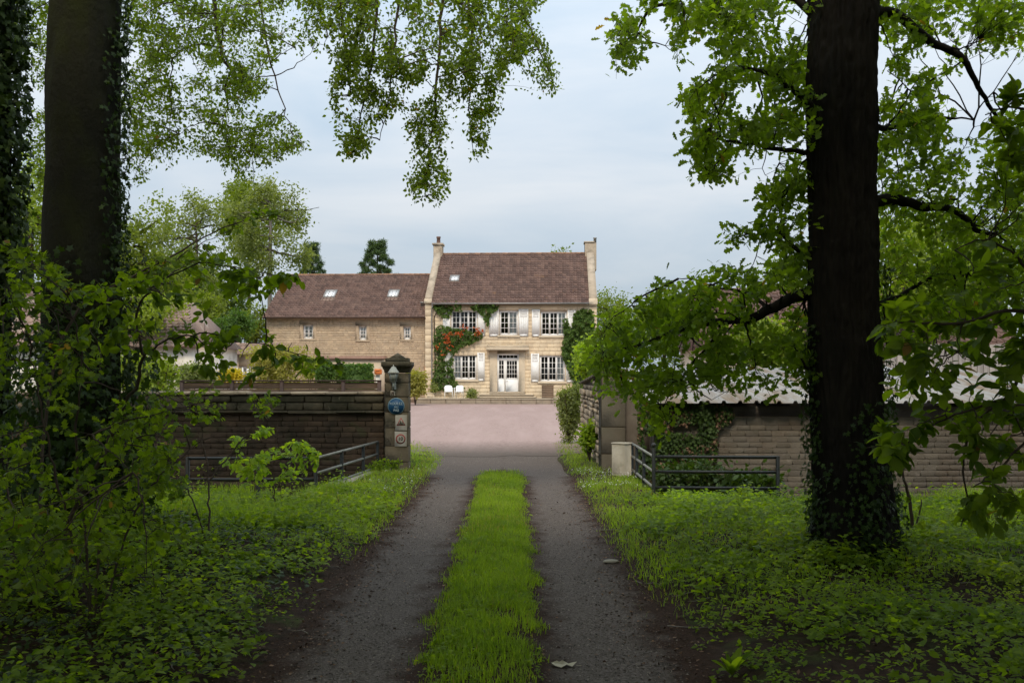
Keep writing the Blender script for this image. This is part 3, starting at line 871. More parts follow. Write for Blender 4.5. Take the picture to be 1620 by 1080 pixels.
M['concrete'] = mat('grey_concrete', (0.36, 0.33, 0.27), (0.28, 0.255, 0.20), 3, 0.9, spots=(0.16, 0.15, 0.10), spot_scale=2.2, bmp=0.3)
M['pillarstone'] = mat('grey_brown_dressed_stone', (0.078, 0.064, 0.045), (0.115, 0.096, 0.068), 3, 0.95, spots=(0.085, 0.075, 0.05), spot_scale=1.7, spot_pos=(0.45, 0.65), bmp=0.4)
M['rail_green'] = mat('black_rail_paint', (0.016, 0.018, 0.016), (0.026, 0.027, 0.024), 5, 0.5, bmp=0.1, spec=0.3)
M['rail_zinc'] = mat('galvanised_rail', (0.25, 0.245, 0.21), (0.17, 0.165, 0.14), 5, 0.55, metal=0.2, bmp=0.1, spots=(0.12, 0.14, 0.10), spot_scale=4)
M['sheet'] = mat('old_metal_sheet', (0.33, 0.335, 0.34), (0.25, 0.255, 0.26), 1.0, 0.65, metal=0.1, spots=(0.19, 0.15, 0.11), spot_scale=1.3, spot_pos=(0.46, 0.62), stretch=(2.2, 0.3, 1), bmp=0.15, spec=0.3, rnd=0.10)
M['blue'] = mat('sign_blue', (0.010, 0.060, 0.135), (0.012, 0.068, 0.15), 6, 0.45, bmp=0)
M['sign_white'] = mat('sign_white', (0.30, 0.275, 0.22), (0.24, 0.215, 0.165), 6, 0.6, bmp=0)
M['sign_red'] = mat('sign_red', (0.28, 0.035, 0.03), None, 6, 0.6, bmp=0)
M['sign_black'] = mat('sign_black', (0.03, 0.028, 0.025), None, 6, 0.6, bmp=0)
M['lantern'] = mat('grey_lantern_paint', (0.36, 0.37, 0.32), (0.28, 0.29, 0.25), 8, 0.5, bmp=0.1)

PY = 17.8
PS = PY / FPX
pxx = lambda px: (px - 810) * PS
pzz = lambda py: CAM_H - (py - HZ) * PS

def brick_wall(root, lst, yf, yb, mt, rank, joint, skew):
    """the 300 bricks that show best as parts, the rest joined"""
    lst = sorted(lst, key=rank)
    stones_as_parts(root, lst[:300], yf, yb, mt, 'brick', joint, skew=skew)
    mb = MB()
    for s in lst[300:]:
        stone_mesh(mb, *s, yf + random.uniform(-skew, skew), yb, joint, 0.008, 0.5, 0.003)
    if mb.n: tag(mb.build('brickwork', mt, root), kind='stuff')

def stones_as_parts(root, lst, yf, yb, mt, name='stone', joint=0.012, ch=0.014, skew=0.008, rot=None, nvar=8):
    """each stone an object; alike sizes share mesh data (unit stones scaled to size)"""
    protos = []
    for i in range(nvar):
        mb = MB(); stone_mesh(mb, -0.5, 0.5, -0.5, 0.5, 0.0, 1.0, 0.0, 0.045, 0.5, 0.0)
        V = np.concatenate(mb.v)
        V[8:12] += np.random.default_rng(i + 5).uniform(-0.035, 0.035, (4, 3)) * [1, 2.0, 1]
        V[4:8] += np.random.default_rng(i + 50).uniform(-0.02, 0.02, (4, 3)) * [1, 1, 1]
        protos.append(mesh_np(name, V, [np.array(f) for f in mb.f.values()], mt, np.full(len(V), 0.5)))
    for (a, b, c, d) in lst:
        o = obj(name, random.choice(protos), root)
        dy = random.uniform(-skew, skew)
        o.scale = ((b - a - joint), (yb - yf), (d - c - joint))
        p = Vector(((a + b) / 2, yf + dy, (c + d) / 2))
        if rot:
            p = rot @ p
            o.rotation_euler = rot.to_euler()
        o.location = p

# ---- left pillar
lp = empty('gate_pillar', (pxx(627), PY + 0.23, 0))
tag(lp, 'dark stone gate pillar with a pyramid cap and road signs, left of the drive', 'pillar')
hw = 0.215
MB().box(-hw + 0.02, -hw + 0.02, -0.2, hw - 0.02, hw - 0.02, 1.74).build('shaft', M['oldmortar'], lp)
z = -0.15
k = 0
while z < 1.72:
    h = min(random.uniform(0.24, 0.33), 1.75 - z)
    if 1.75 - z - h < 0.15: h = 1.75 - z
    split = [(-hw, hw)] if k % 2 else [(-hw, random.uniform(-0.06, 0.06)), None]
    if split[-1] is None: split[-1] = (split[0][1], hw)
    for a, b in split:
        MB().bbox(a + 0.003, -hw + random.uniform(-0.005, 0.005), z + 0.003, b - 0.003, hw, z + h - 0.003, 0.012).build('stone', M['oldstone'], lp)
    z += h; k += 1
mb = MB(); mb.lathe([(0.305, 1.752), (0.31, 1.79), (0.36, 1.86), (0.38, 1.875), (0.38, 1.95), (0.30, 1.956)], (0, 0, 0), 4, rot=math.pi / 4)
mb.build('capital', M['oldstone'], lp)
mb = MB(); mb.bbox(-0.205, -0.205, 1.957, 0.205, 0.205, 2.02, 0.01); mb.lathe([(0.20, 2.021), (0.005, 2.115)], (0, 0, 0), 4, rot=math.pi / 4)
mb.build('cap', M['oldstone'], lp)
F0 = PY + 0.23 - hw   # plane of the pillar's front face

# wall lantern
ln = empty('wall_lantern', (pxx(623.6), F0, pzz(626)))
tag(ln, 'pale grey six-sided wall lantern on the left gate pillar', 'lantern')
q = lambda py: pzz(py) - pzz(626)
MB().bbox(-0.035, -0.03, q(616), 0.035, -0.004, q(604), 0.006).build('wall_plate', M['lantern'], ln)
MB().tube([(0, -0.03, q(611)), (0, -0.09, q(614)), (0, -0.12, q(610)), (0, -0.12, q(604))], 0.012, 6).build('bracket', M['lantern'], ln)
MB().lathe([(0.02, q(604.5)), (0.05, q(603.2)), (0.052, q(602.8))], (0, -0.12, 0), 6).build('base', M['lantern'], ln)
MB().lathe([(0.05, q(602.7)), (0.082, q(590.2))], (0, -0.12, 0), 6).build('glass', mat('lantern_glass', (0.20, 0.225, 0.205), (0.26, 0.28, 0.25), 8, 0.2, bmp=0), ln)
mb = MB()
for k in range(6):
    a = k * math.pi / 3
    mb.tube([(0.051 * math.cos(a), -0.12 + 0.051 * math.sin(a), q(602.7)), (0.084 * math.cos(a), -0.12 + 0.084 * math.sin(a), q(590.2))], 0.006, 4)
mb.build('frame', M['lantern'], ln)
MB().lathe([(0.105, q(590.1)), (0.10, q(588.5)), (0.055, q(583)), (0.05, q(582.8)), (0.045, q(581)), (0.012, q(579.5)), (0.016, q(578.5)), (0.002, q(577))], (0, -0.12, 0), 6).build('hood', M['lantern'], ln)

def text(body, size, mt, parent, x, y, z, depth=0.0015):
    cu = bpy.data.curves.new('text', 'FONT'); cu.body = body; cu.size = size; cu.align_x = 'CENTER'; cu.align_y = 'CENTER'; cu.extrude = depth; cu.offset = size * 0.012
    tmp = bpy.data.objects.new('text', cu); COL.objects.link(tmp)
    bpy.context.view_layer.update()
    me = bpy.data.meshes.new_from_object(tmp.evaluated_get(bpy.context.evaluated_depsgraph_get()))
    bpy.data.objects.remove(tmp)
    me.materials.clear(); me.materials.append(mt)
    o = obj('lettering', me, parent, (x, y, z)); o.rotation_euler = (R(90), 0, 0)
    return o

def disc(mb, r, y0, y1, seg=40, cx=0, cz=0):
    mb.prism([(cx + r * math.cos(2 * math.pi * k / seg), cz + r * math.sin(2 * math.pi * k / seg)) for k in range(seg)], y0, y1)

def ring(mb, r0, r1, y0, y1, seg=40, cx=0, cz=0):
    V, F = [], []
    for k in range(seg):
        a = 2 * math.pi * k / seg
        for r in (r0, r1):
            for yy in (y0, y1):
                V.append((cx + r * math.cos(a), yy, cz + r * math.sin(a)))
    for k in range(seg):
        a, b = 4 * k, 4 * ((k + 1) % seg)
        F += [(a, b, b + 2, a + 2), (a + 2, b + 2, b + 3, a + 3), (a + 1, a, b, b + 1)]
    mb.add(V, F)

np_ = empty('number_plate', (pxx(621.3), F0 - 0.004, pzz(622)))
tag(np_, 'small white tile with a brown mark under the lantern', 'plate')
MB().bbox(-0.042, -0.014, -0.045, 0.042, 0.0, 0.045, 0.004).build('tile', M['sign_white'], np_)
MB().prism([(-0.022, -0.035), (-0.006, -0.035), (-0.006, 0.005), (0.008, 0.005), (0.008, -0.035), (0.024, -0.035), (0.024, 0.028), (-0.022, 0.028)], -0.018, -0.0145).build('mark', M['brown_metal'], np_)

sg = empty('round_sign', (pxx(626.7), F0 - 0.004, pzz(642.3)))
tag(sg, 'round blue sign with white words on the left gate pillar', 'sign')
mb = MB(); disc(mb, 0.148, -0.012, 0.0); mb.build('disc', M['blue'], sg)
mb = MB(); ring(mb, 0.138, 0.149, -0.014, -0.001); mb.build('rim', mat('sign_rim', (0.16, 0.26, 0.30), None, 5, 0.5, bmp=0), sg)
M['sign_pale'] = mat('sign_pale_lettering', (0.33, 0.41, 0.44), None, 6, 0.6, bmp=0)
text('ROULEZ', 0.062, M['sign_pale'], sg, 0, -0.0135, 0.045)
text('AU', 0.055, M['sign_pale'], sg, 0, -0.0135, -0.015)
text('PAS', 0.06, M['sign_pale'], sg, 0, -0.0135, -0.075)

w1 = empty('warning_sign', (pxx(634.5), F0 - 0.004, pzz(668.5)))
tag(w1, 'grey board with a red triangle and two running figures, below the round sign', 'sign')
MB().bbox(-0.105, -0.01, -0.135, 0.105, 0.0, 0.14, 0.003).build('board', M['sign_white'], w1)
tri = lambda s, cz=0.0: [(-0.078 * s, -0.045 * s + cz), (0.078 * s, -0.045 * s + cz), (0, 0.095 * s + cz)]
MB().prism(tri(1.0), -0.0125, -0.0102).build('triangle', M['sign_red'], w1)
MB().prism(tri(0.74, 0.001), -0.0145, -0.0127).build('triangle_field', M['sign_white'], w1)
for dx, s in ((-0.012, 1.0), (0.018, 0.72)):
    mb = MB(); disc(mb, 0.0085 * s, -0.0165, -0.0147, 10, dx + 0.002, 0.034 * s - 0.004)
    mb.prism([(dx - 0.009 * s, -0.006), (dx + 0.006 * s, -0.006), (dx + 0.01 * s, 0.022 * s), (dx - 0.006 * s, 0.024 * s)], -0.0165, -0.0147)
    mb.prism([(dx - 0.016 * s, -0.028 * s), (dx - 0.010 * s, -0.030 * s), (dx + 0.002 * s, -0.0061), (dx - 0.008 * s, -0.0061)], -0.0165, -0.0147)
    mb.prism([(dx + 0.010 * s, -0.030 * s), (dx + 0.016 * s, -0.028 * s), (dx + 0.006 * s, -0.0062), (dx + 0.0021 * s, -0.0062)], -0.0165, -0.0147)
    mb.build('figure', M['sign_black'], w1)
w2 = empty('speed_sign', (pxx(633.8), F0 - 0.004, pzz(694)))
tag(w2, 'grey board with a red ring and the number 10, lowest sign on the pillar', 'sign')
MB().bbox(-0.108, -0.01, -0.135, 0.108, 0.0, 0.135, 0.003).build('board', M['sign_white'], w2)
mb = MB(); ring(mb, 0.068, 0.086, -0.0125, -0.0102); mb.build('ring', M['sign_red'], w2)
text('10', 0.085, M['sign_black'], w2, 0, -0.0115, 0.0)

mbx = empty('letter_box', (W(597, 612, 24.0)[0], 24.0, 0))
tag(mbx, 'orange letter box on a white post behind the left gate pillar', 'letter box')
MB().bbox(-0.04, -0.04, -0.1, 0.06, 0.04, 1.71, 0.01).build('post', M['whitewall'], mbx)
M['orange'] = mat('orange_enamel', (0.62, 0.17, 0.03), (0.52, 0.14, 0.03), 4, 0.5, bmp=0)
mb = MB(); mb.bbox(-0.06, -0.12, 1.715, 0.10, 0.12, 1.85, 0.02); mb.build('box', M['orange'], mbx)
MB().bbox(-0.03, -0.125, 1.80, 0.07, -0.119, 1.812, 0.002).build('slot', M['dark'], mbx)  # dark bar stands in for the shade inside the letter slot

# ---- left garden wall
lw = empty('garden_wall', (0, 18.05, 0))
tag(lw, 'old dark brick garden wall with rough stone top courses, left of the pillar', 'wall')
WX0, WX1 = -9.6, pxx(605) - 0.01
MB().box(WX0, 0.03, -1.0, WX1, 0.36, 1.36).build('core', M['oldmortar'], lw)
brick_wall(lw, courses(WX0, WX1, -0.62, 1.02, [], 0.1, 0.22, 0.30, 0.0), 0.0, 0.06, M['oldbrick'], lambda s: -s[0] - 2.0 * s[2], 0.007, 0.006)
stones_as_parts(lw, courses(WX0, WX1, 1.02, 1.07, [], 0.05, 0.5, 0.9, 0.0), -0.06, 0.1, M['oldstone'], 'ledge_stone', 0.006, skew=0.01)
stones_as_parts(lw, courses(WX0, WX1, 1.07, 1.34, [], 0.135, 0.26, 0.5, 0.3), -0.02, 0.08, M['oldstone'], 'stone', 0.018, skew=0.018)
for a, b, c, d in courses(WX0, WX1, 1.362, 1.412, [], 0.05, 0.5, 0.8, 0.0):
    MB().bbox(a + 0.004, -0.05 + random.uniform(-0.01, 0.01), c, b - 0.004, 0.4, d + random.uniform(-0.008, 0.008), 0.014).build('coping_stone', M['palestone'], lw)

# ---- sliding gate parked behind the wall
sg = empty('sliding_gate', (0, 18.75, 0))
tag(sg, 'brown boarded sliding gate parked open behind the left garden wall', 'gate')
gx = lambda px: (px - 810) * 18.75 / FPX
gtop = CAM_H - (601 - HZ) * 18.75 / FPX
mb = MB()
mb.box(gx(285), -0.03, gtop - 0.03, gx(603), 0.05, gtop); mb.box(gx(285), -0.03, 0.1, gx(603), 0.05, 0.2)
for p in (288, 367, 446, 543, 600):
    mb.box(gx(p) - 0.035, -0.028, 0.2, gx(p) + 0.035, 0.048, gtop - 0.03)
mb.build('frame', M['brown_metal'], sg)
nb = 11
for i in range(nb):
    z = 0.21 + (gtop - 0.25) * i / nb
    MB().bbox(gx(286), 0.0, z, gx(602), 0.022, z + (gtop - 0.25) / nb - 0.006, 0.004).build('board', M['wood'], sg)

# ---- railings
def railing(label, pts, rails, posts, mt_r, mt_p, top, caps=False):
    rl = empty('railing', (pts[0][0], pts[0][1], 0))
    tag(rl, label, 'railing')
    o = np.array(pts[0])
    P = [np.array(p) - o for p in pts]
    for z in rails:
        for a, b in zip(P, P[1:]):
            MB().tube([(*a, z), (*b, z)], 0.021, 8).build('rail', mt_r, rl, True)
    for f, (zb, zt) in posts:
        a, b = P[0], P[-1]
        p = a + (b - a) * f
        mb = MB(); mb.bbox(p[0] - 0.024, p[1] - 0.024, zb, p[0] + 0.024, p[1] + 0.024, zt, 0.004)
        pm = mb.build('post', mt_p, rl)
        if caps and f == caps[0]:
            MB().lathe([(0.015, 0), (0.034, 0.02), (0.036, 0.04), (0.025, 0.06), (0.002, 0.068)], (p[0], p[1], zt + 0.001), 10).build('knob', mt_p, rl, True)
    return rl
railing('galvanised three-bar railing running back to the left gate pillar', [(-2.83, 14.5), (-2.41, 17.85)], (0.52, 0.30, 0.07), ((0.35, (-0.4, 0.53)), (0.72, (-0.4, 0.53)), (1.0, (-0.4, 0.53))), M['rail_zinc'], M['rail_green'], 0.5)
railing('black two-bar railing half hidden by the sapling, left of the drive', [(-2.86, 14.5), (W(297, 0, 14.5)[0], 14.5)], (0.51, 0.20), ((0.0, (-0.4, 0.54)), (0.45, (-0.4, 0.5)), (1.0, (-0.5, 0.53))), M['rail_green'], M['rail_green'], 0.5)
railing('black three-bar railing running back to the meter box, right of the drive', [(2.035, 14.36), (2.05, 17.0)], (0.55, 0.335, 0.107), ((0.4, (-0.4, 0.56)), (0.75, (-0.4, 0.56)), (1.0, (-0.4, 0.56))), M['rail_zinc'], M['rail_green'], 0.5)
railing('black three-bar railing in front of the brick shed', [(2.035, 14.3), (3.79, 14.2)], (0.55, 0.335, 0.107), ((0.0, (-0.4, 0.68)), (1.0, (-0.9, 0.57))), M['rail_green'], M['rail_green'], 0.5, caps=(0.0,))
kb = MB()
kb.add([(-2.93, 14.6, -0.5), (-2.73, 14.6, -0.5), (-2.31, 17.8, -0.5), (-2.51, 17.8, -0.5), (-2.93, 14.6, 0.06), (-2.73, 14.6, 0.06), (-2.31, 17.8, 0.05), (-2.51, 17.8, 0.05)],
       [(0, 3, 2, 1), (4, 5, 6, 7), (0, 1, 5, 4), (1, 2, 6, 5), (2, 3, 7, 6), (3, 0, 4, 7)])
tag(kb.build('concrete_kerb', M['concrete']), 'low concrete kerb under the left railing', 'kerb')

# ---- right pillar, meter box, side wall
RX = 1.60
rp = empty('gate_pillar', (RX + 0.3, 18.0, 0))
tag(rp, 'plain grey stone gate pillar half covered by oak leaves, right of the drive', 'pillar')
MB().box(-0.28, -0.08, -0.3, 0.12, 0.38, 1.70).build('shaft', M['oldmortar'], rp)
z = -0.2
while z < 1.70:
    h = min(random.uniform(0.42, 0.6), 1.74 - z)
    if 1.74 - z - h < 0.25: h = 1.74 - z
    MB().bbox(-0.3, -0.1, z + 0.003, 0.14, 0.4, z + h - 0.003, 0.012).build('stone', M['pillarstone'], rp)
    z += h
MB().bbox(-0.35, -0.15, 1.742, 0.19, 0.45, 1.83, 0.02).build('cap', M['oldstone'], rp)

mt = empty('meter_box', (1.86, 16.9, 0), R(-38))
tag(mt, 'grey concrete meter box standing beside the right gate pillar', 'box')
MB().bbox(-0.13, -0.11, -0.15, 0.13, 0.11, 0.55, 0.008).build('housing', M['concrete'], mt)
MB().bbox(-0.14, -0.12, 0.551, 0.14, 0.12, 0.575, 0.006).build('lid', M['concrete'], mt)
MB().bbox(-0.10, -0.116, 0.06, 0.10, -0.1105, 0.51, 0.002).build('door', M['concrete'], mt)

sw = empty('side_wall', (RX + 0.06, 18.42, 0))
tag(sw, 'rough pale stone wall with a slot opening, running back along the drive', 'wall')
# local frame: u runs from the pillar towards the house, the face looks towards the drive (-x)
rotw = Matrix(((0, 1, 0, 0), (-1, 0, 0, 0), (0, 0, 1, 0), (0, 0, 0, 1)))   # (u,d,z) -> x=d, y=-u
top_at = lambda u: 1.74 - 0.046 * u
slot = (-1.15, -0.8, 1.15, 1.58)
L_ = 5.6
core = MB()
core.add([(0.05, 0, -0.3), (0.4, 0, -0.3), (0.4, L_, -0.3), (0.05, L_, -0.3), (0.05, 0, 1.72), (0.4, 0, 1.72), (0.4, L_, 1.46), (0.05, L_, 1.46)],
         [(0, 3, 2, 1), (4, 5, 6, 7), (0, 1, 5, 4), (1, 2, 6, 5), (2, 3, 7, 6), (3, 0, 4, 7)])
core.build('core', M['oldmortar'], sw)
lst = [s for s in courses(-L_, 0, -0.05, 1.72, [slot], 0.125, 0.20, 0.46, 0.7) if s[3] < top_at(-s[0]) - 0.02]
stones_as_parts(sw, lst, 0.0, 0.09, M['palestone'], 'stone', 0.030, skew=0.03, rot=rotw)
MB().box(0.03, 0.8, 1.15, 0.045, 1.15, 1.58).build('slot_shade', M['dark'], sw)  # dark sheet painted in place of the shade inside the slot
for i in range(8):
    u0, u1 = L_ * i / 8 + 0.004, L_ * (i + 1) / 8 - 0.004
    z0_, z1_ = top_at(u0), top_at(u1)
    MB().add([(-0.04, u0, z0_), (0.44, u0, z0_), (0.44, u1, z1_), (-0.04, u1, z1_), (-0.04, u0, z0_ + 0.05), (0.44, u0, z0_ + 0.05), (0.44, u1, z1_ + 0.05), (-0.04, u1, z1_ + 0.05)],
             [(0, 3, 2, 1), (4, 5, 6, 7), (0, 1, 5, 4), (1, 2, 6, 5), (2, 3, 7, 6), (3, 0, 4, 7)]).build('coping_stone', M['oldstone'], sw)

# ---- shed with the metal roof
sd = empty('brick_shed', (2.5, 17.5, 0))
tag(sd, 'low limewashed brick shed with a ribbed metal roof behind the oak', 'shed')
SL, SDP = 7.4, 5.0
core = MB()
core.box(0, 0.03, -1.0, SL, 0.3, 1.16); core.box(0, 0.31, -0.5, 0.3, SDP, 1.16); core.box(0.31, SDP - 0.3, -0.5, SL, SDP, 1.7); core.box(SL - 0.3, 0.31, -0.5, SL, SDP - 0.31, 1.16)
core.prism_x([(0.04, 1.161), (SDP, 1.161), (SDP, 1.74), ], 0.0, 0.28)
core.box(-0.45, 0.6, -1.0, -0.003, 0.9, 1.5)
core.build('wall', M['shedmortar'], sd)
MB().bbox(-0.02, -0.02, 0.98, SL, 0.028, 1.17, 0.008).build('render_band', M['shedmortar'], sd)
brick_wall(sd, courses(0, SL, -0.66, 0.975, [], 0.1, 0.21, 0.27, 0.0), 0.0, 0.06, M['shedbrick'], lambda s: abs(s[0] - 2.6) - 1.0 * s[2], 0.006, 0.003)
rise = (1.86 - 1.235) / (SDP + 0.3 + 0.1)
ns = 8
for i in range(ns):
    x0_, x1_ = -0.12 + (SL + 0.24) * i / ns, -0.12 + (SL + 0.24) * (i + 1) / ns + 0.03
    V, F, prof, x = [], [], [], x0_
    pitch = (x1_ - x0_) / 3.5
    for k in range(4):
        b = x0_ + k * pitch
        prof += [(b, 0.0), (b + pitch * 0.08, 0.045), (b + pitch * 0.24, 0.045), (b + pitch * 0.32, 0.0)]
    prof = [p for p in prof if p[0] <= x1_ + 1e-6]
    m = len(prof); dz_ = 0.004 * (i % 2)
    for (yy, th) in ((-0.3, 0.0), (SDP + 0.1, 0.0), (-0.3, -0.012), (SDP + 0.1, -0.012)):
        for (xx, hh) in prof:
            V.append((xx, yy, 1.235 + rise * (yy + 0.3) + hh + th + dz_))
    for k in range(m - 1):
        F += [(k, k + 1, m + k + 1, m + k), (2 * m + k + 1, 2 * m + k, 3 * m + k, 3 * m + k + 1), (2 * m + k, 2 * m + k + 1, k + 1, k)]
    MB().add(V, F).build('roof_sheet', M['sheet'], sd)

# ---- other buildings
def simple_roof(mb, x0, x1, y0, y1, ze, zr, hip=0.0):
    ym = (y0 + y1) / 2
    mb.add([(x0, y0, ze), (x1, y0, ze), (x1, y1, ze), (x0, y1, ze), (x0 + hip, ym, zr), (x1 - hip, ym, zr)],
           [(0, 1, 5, 4), (2, 3, 4, 5), (1, 2, 5), (3, 0, 4), (3, 2, 1, 0)])

def low_house(name, label, cat, loc, L, D, eave, ridge, hip, wall_m, roof_m, ops, rz=0.0):
    h = empty(name, loc, rz); tag(h, label, cat)
    core = MB()
    for a, b, c, d in rect_minus(0, L, 0, eave, [o[:4] for o in ops]):
        core.box(a, 0, c, b, 0.3, d)
    core.box(0, 0.31, 0, 0.3, D, eave); core.box(L - 0.3, 0.31, 0, L, D, eave); core.box(0.31, D - 0.3, 0, L - 0.31, D, eave); core.box(0.31, 1.3, 0, L - 0.31, 1.35, eave)
    if not hip:
        for xa, xb in ((0, 0.3), (L - 0.3, L)):
            core.prism_x([(0, eave + 0.004), (D, eave + 0.004), (D / 2, ridge - 0.05)], xa, xb)
    core.build('wall', wall_m, h)
    rf = MB(); simple_roof(rf, -0.25, L + 0.25, -0.3, D + 0.3, eave - 0.03, ridge, hip)
    r_ = rf.build('roof', roof_m, h)
    e0, e1 = (-0.32, eave - 0.03), (D / 2, ridge)
    mb = MB()
    if hip:
        n = 14
        for i in range(n):
            f0, f1 = i / n, (i + 1) / n
            tiles(mb, -0.25 + (hip + 0.25) * f1, L + 0.25 - (hip + 0.25) * f1, (e0[0] + (e1[0] - e0[0]) * f0, e0[1] + (e1[1] - e0[1]) * f0), (e0[0] + (e1[0] - e0[0]) * f1, e0[1] + (e1[1] - e0[1]) * f1), 0.3, 1.0)
    else:
        tiles(mb, -0.25, L + 0.25, e0, e1, 0.3, 0.36)
    ridge_tiles(mb, hip - 0.2, L - hip + 0.2, D / 2, ridge + 0.03)
    tag(mb.build('roof_tiles', roof_m, r_), kind='stuff')
    for o in ops:
        if o[4] == 'window':
            window(h, *o[:4], 2, 2, 3, 0.12, True)
        else:
            MB().bbox(o[0] + 0.002, 0.1, o[2], o[1] - 0.002, 0.15, o[3] - 0.002, 0.01).build('door', M['wood'], h)
    return h
bx = W(306, 0, 44)[0]
low_house('bungalow', 'low white bungalow with a pale hipped tile roof beyond the garden', 'house', (bx - 10.5, 44, 0), 10.5, 7.0, 2.95, 5.0, 1.3, M['whitewall'], M['tile_pale'],
          [(6.3, 7.4, 0.9, 2.1, 'window'), (8.4, 9.3, 0.02, 2.1, 'door'), (3.0, 4.2, 0.9, 2.1, 'window')])
ox0 = W(308, 0, 52)[0]; ox1 = W(421, 0, 52)[0]
ob = low_house('outbuilding', 'long low cream outbuilding between the bungalow and the stone wing', 'building', (ox0, 52, 0), ox1 - ox0, 4.0, 2.75, 3.3, 0.0, M['dressed'], M['tile_pale'],
          [(1.0, 1.7, 0.02, 2.1, 'door'), (2.3, 3.1, 1.0, 2.1, 'window')])
fx = W(-40, 0, 30)[0]
low_house('cottage', 'white cottage at the far left edge, half hidden behind leaves', 'house', (fx - 3.0, 30, 0), W(66, 0, 30)[0] - fx + 3.0, 6.0, 2.6, 4.6, 0.0, M['whitewall'], M['tile_pale'],
          [(2.6, 3.5, 0.9, 2.0, 'window')])
rx0 = W(1125, 0, 38)[0]
low_house('barn', 'long barn with a dark tile roof behind the metal-roofed shed', 'barn', (rx0, 38, 0), 11.5, 7.0, 2.75, 5.2, 0.0, M['dressed'], M['tile'],
          [(2.0, 3.0, 0.9, 2.0, 'window'), (6.0, 7.2, 0.02, 2.2, 'door')])
bf = empty('board_fence', (W(1400, 0, 25)[0], 25, 0))
tag(bf, 'grey upright board fence behind the shed at the right edge', 'fence')
M['greyboard'] = mat('silvered_boards', (0.30, 0.27, 0.25), (0.21, 0.185, 0.17), 3, 0.9, stretch=(6, 6, 0.6), bmp=0.3, rnd=0.2)
pl = MB().bbox(0, 0, 0, 0.145, 0.025, 2.45, 0.004).mesh('board', M['greyboard'])
for i in range(26):
    o = obj('board', pl, bf, (i * 0.155, random.uniform(0, 0.006), random.uniform(-0.03, 0.03)))
MB().box(0, 0.03, 0.5, 4.0, 0.08, 0.6).build('rail', M['greyboard'], bf); MB().box(0, 0.03, 1.9, 4.0, 0.08, 2.0).build('rail', M['greyboard'], bf)
tf = empty('trellis', (W(374, 0, 36)[0], 36, 0))
tag(tf, 'white slatted garden trellis beside the yellow shrub', 'trellis')
for i in range(5):
    MB().box(i * 0.2, 0, 0, i * 0.2 + 0.035, 0.03, 1.95).build('slat', M['white'], tf)
for z_ in (1.45, 1.75):
    MB().box(-0.05, 0.031, z_, 0.9, 0.05, z_ + 0.035).build('cross_slat', M['white'], tf)

# ------------------------------------------------------------------ foliage helpers
def unit(a):
    return a / (np.linalg.norm(a, axis=-1, keepdims=True) + 1e-9)

LEAF = {
    'quad': (np.array([(0, 0, 0), (-.32, .48, .05), (.32, .48, .05), (0, 1, -.04)]), [(0, 2, 3, 1)]),
    'oval': (np.array([(0, 0, 0), (-.26, .28, .05), (.26, .28, .05), (-.27, .62, .04), (.27, .62, .04), (0, 1, -.10)]), [(0, 2, 1), (1, 2, 4, 3), (3, 4, 5)]),
    'fold': (np.array([(0, 0, 0), (-.28, .28, .07), (0, .28, 0), (.28, .28, .07), (-.29, .6, .06), (0, .6, -.02), (.29, .6, .06), (0, 1, -.12), (-.15, .86, -.01), (.15, .86, -.01)]),
             [(0, 2, 1), (0, 3, 2), (1, 2, 5, 4), (2, 3, 6, 5), (4, 5, 7, 8), (5, 6, 9, 7)]),
    'oak': (np.array([(0, 0, 0), (-.10, .22, .03), (-.24, .30, .05), (-.13, .42, .02), (-.33, .58, .06), (-.16, .66, .01), (-.26, .84, .03), (0, 1, -.06),
                      (.26, .84, .03), (.16, .66, .01), (.33, .58, .06), (.13, .42, .02), (.24, .30, .05), (.10, .22, .03)]),
            [(0, 13, 1), (1, 13, 11, 3), (1, 3, 2), (13, 12, 11), (3, 11, 9, 5), (3, 5, 4), (11, 10, 9), (5, 9, 7), (5, 7, 6), (9, 8, 7)]),
    'ivy': (np.array([(0, 0, 0), (-.34, -.02, .02), (-.22, .3, .04), (-.46, .5, .02), (-.14, .62, .03), (0, 1, -.05), (.14, .62, .03), (.46, .5, .02), (.22, .3, .04), (.34, -.02, .02)]),
            [(0, 2, 1), (0, 9, 8), (0, 8, 2), (2, 8, 6, 4), (2, 4, 3), (8, 7, 6), (4, 6, 5)]),
    'comb': (np.array([(0, 0, 0), (-.34, .10, .02), (-.16, .24, .03), (-.46, .42, .03), (-.18, .5, .02), (-.34, .72, 0), (0, 1, -.1), (.34, .72, 0), (.18, .5, .02), (.46, .42, .03), (.16, .24, .03), (.34, .10, .02)]),
             [(0, 2, 1), (0, 11, 10), (0, 10, 2), (2, 10, 8, 4), (2, 4, 3), (10, 9, 8), (4, 8, 6), (4, 6, 5), (8, 7, 6)]),
}

def leaves(P, D, Nn, L, kind='oval', tint=None, wid=1.0):
    """vertex/face arrays for N leaves"""
    tv, tf = LEAF[kind]
    n, k = len(P), len(tv)
    D = unit(D); S = unit(np.cross(D, Nn)); Q = np.cross(S, D)
    L = np.broadcast_to(np.asarray(L, float), (n,))
    V = P[:, None] + L[:, None, None] * (tv[None, :, 0:1] * wid * S[:, None] + tv[None, :, 1:2] * D[:, None] + tv[None, :, 2:3] * Q[:, None])
    base = (np.arange(n) * k)[:, None]
    F = {}
    for f in tf:
        F.setdefault(len(f), []).append(base + np.array(f)[None])
    F = [np.concatenate(a) for a in F.values()]
    if tint is None: tint = rng.random(n)
    return V.reshape(-1, 3), F, np.repeat(tint, k)

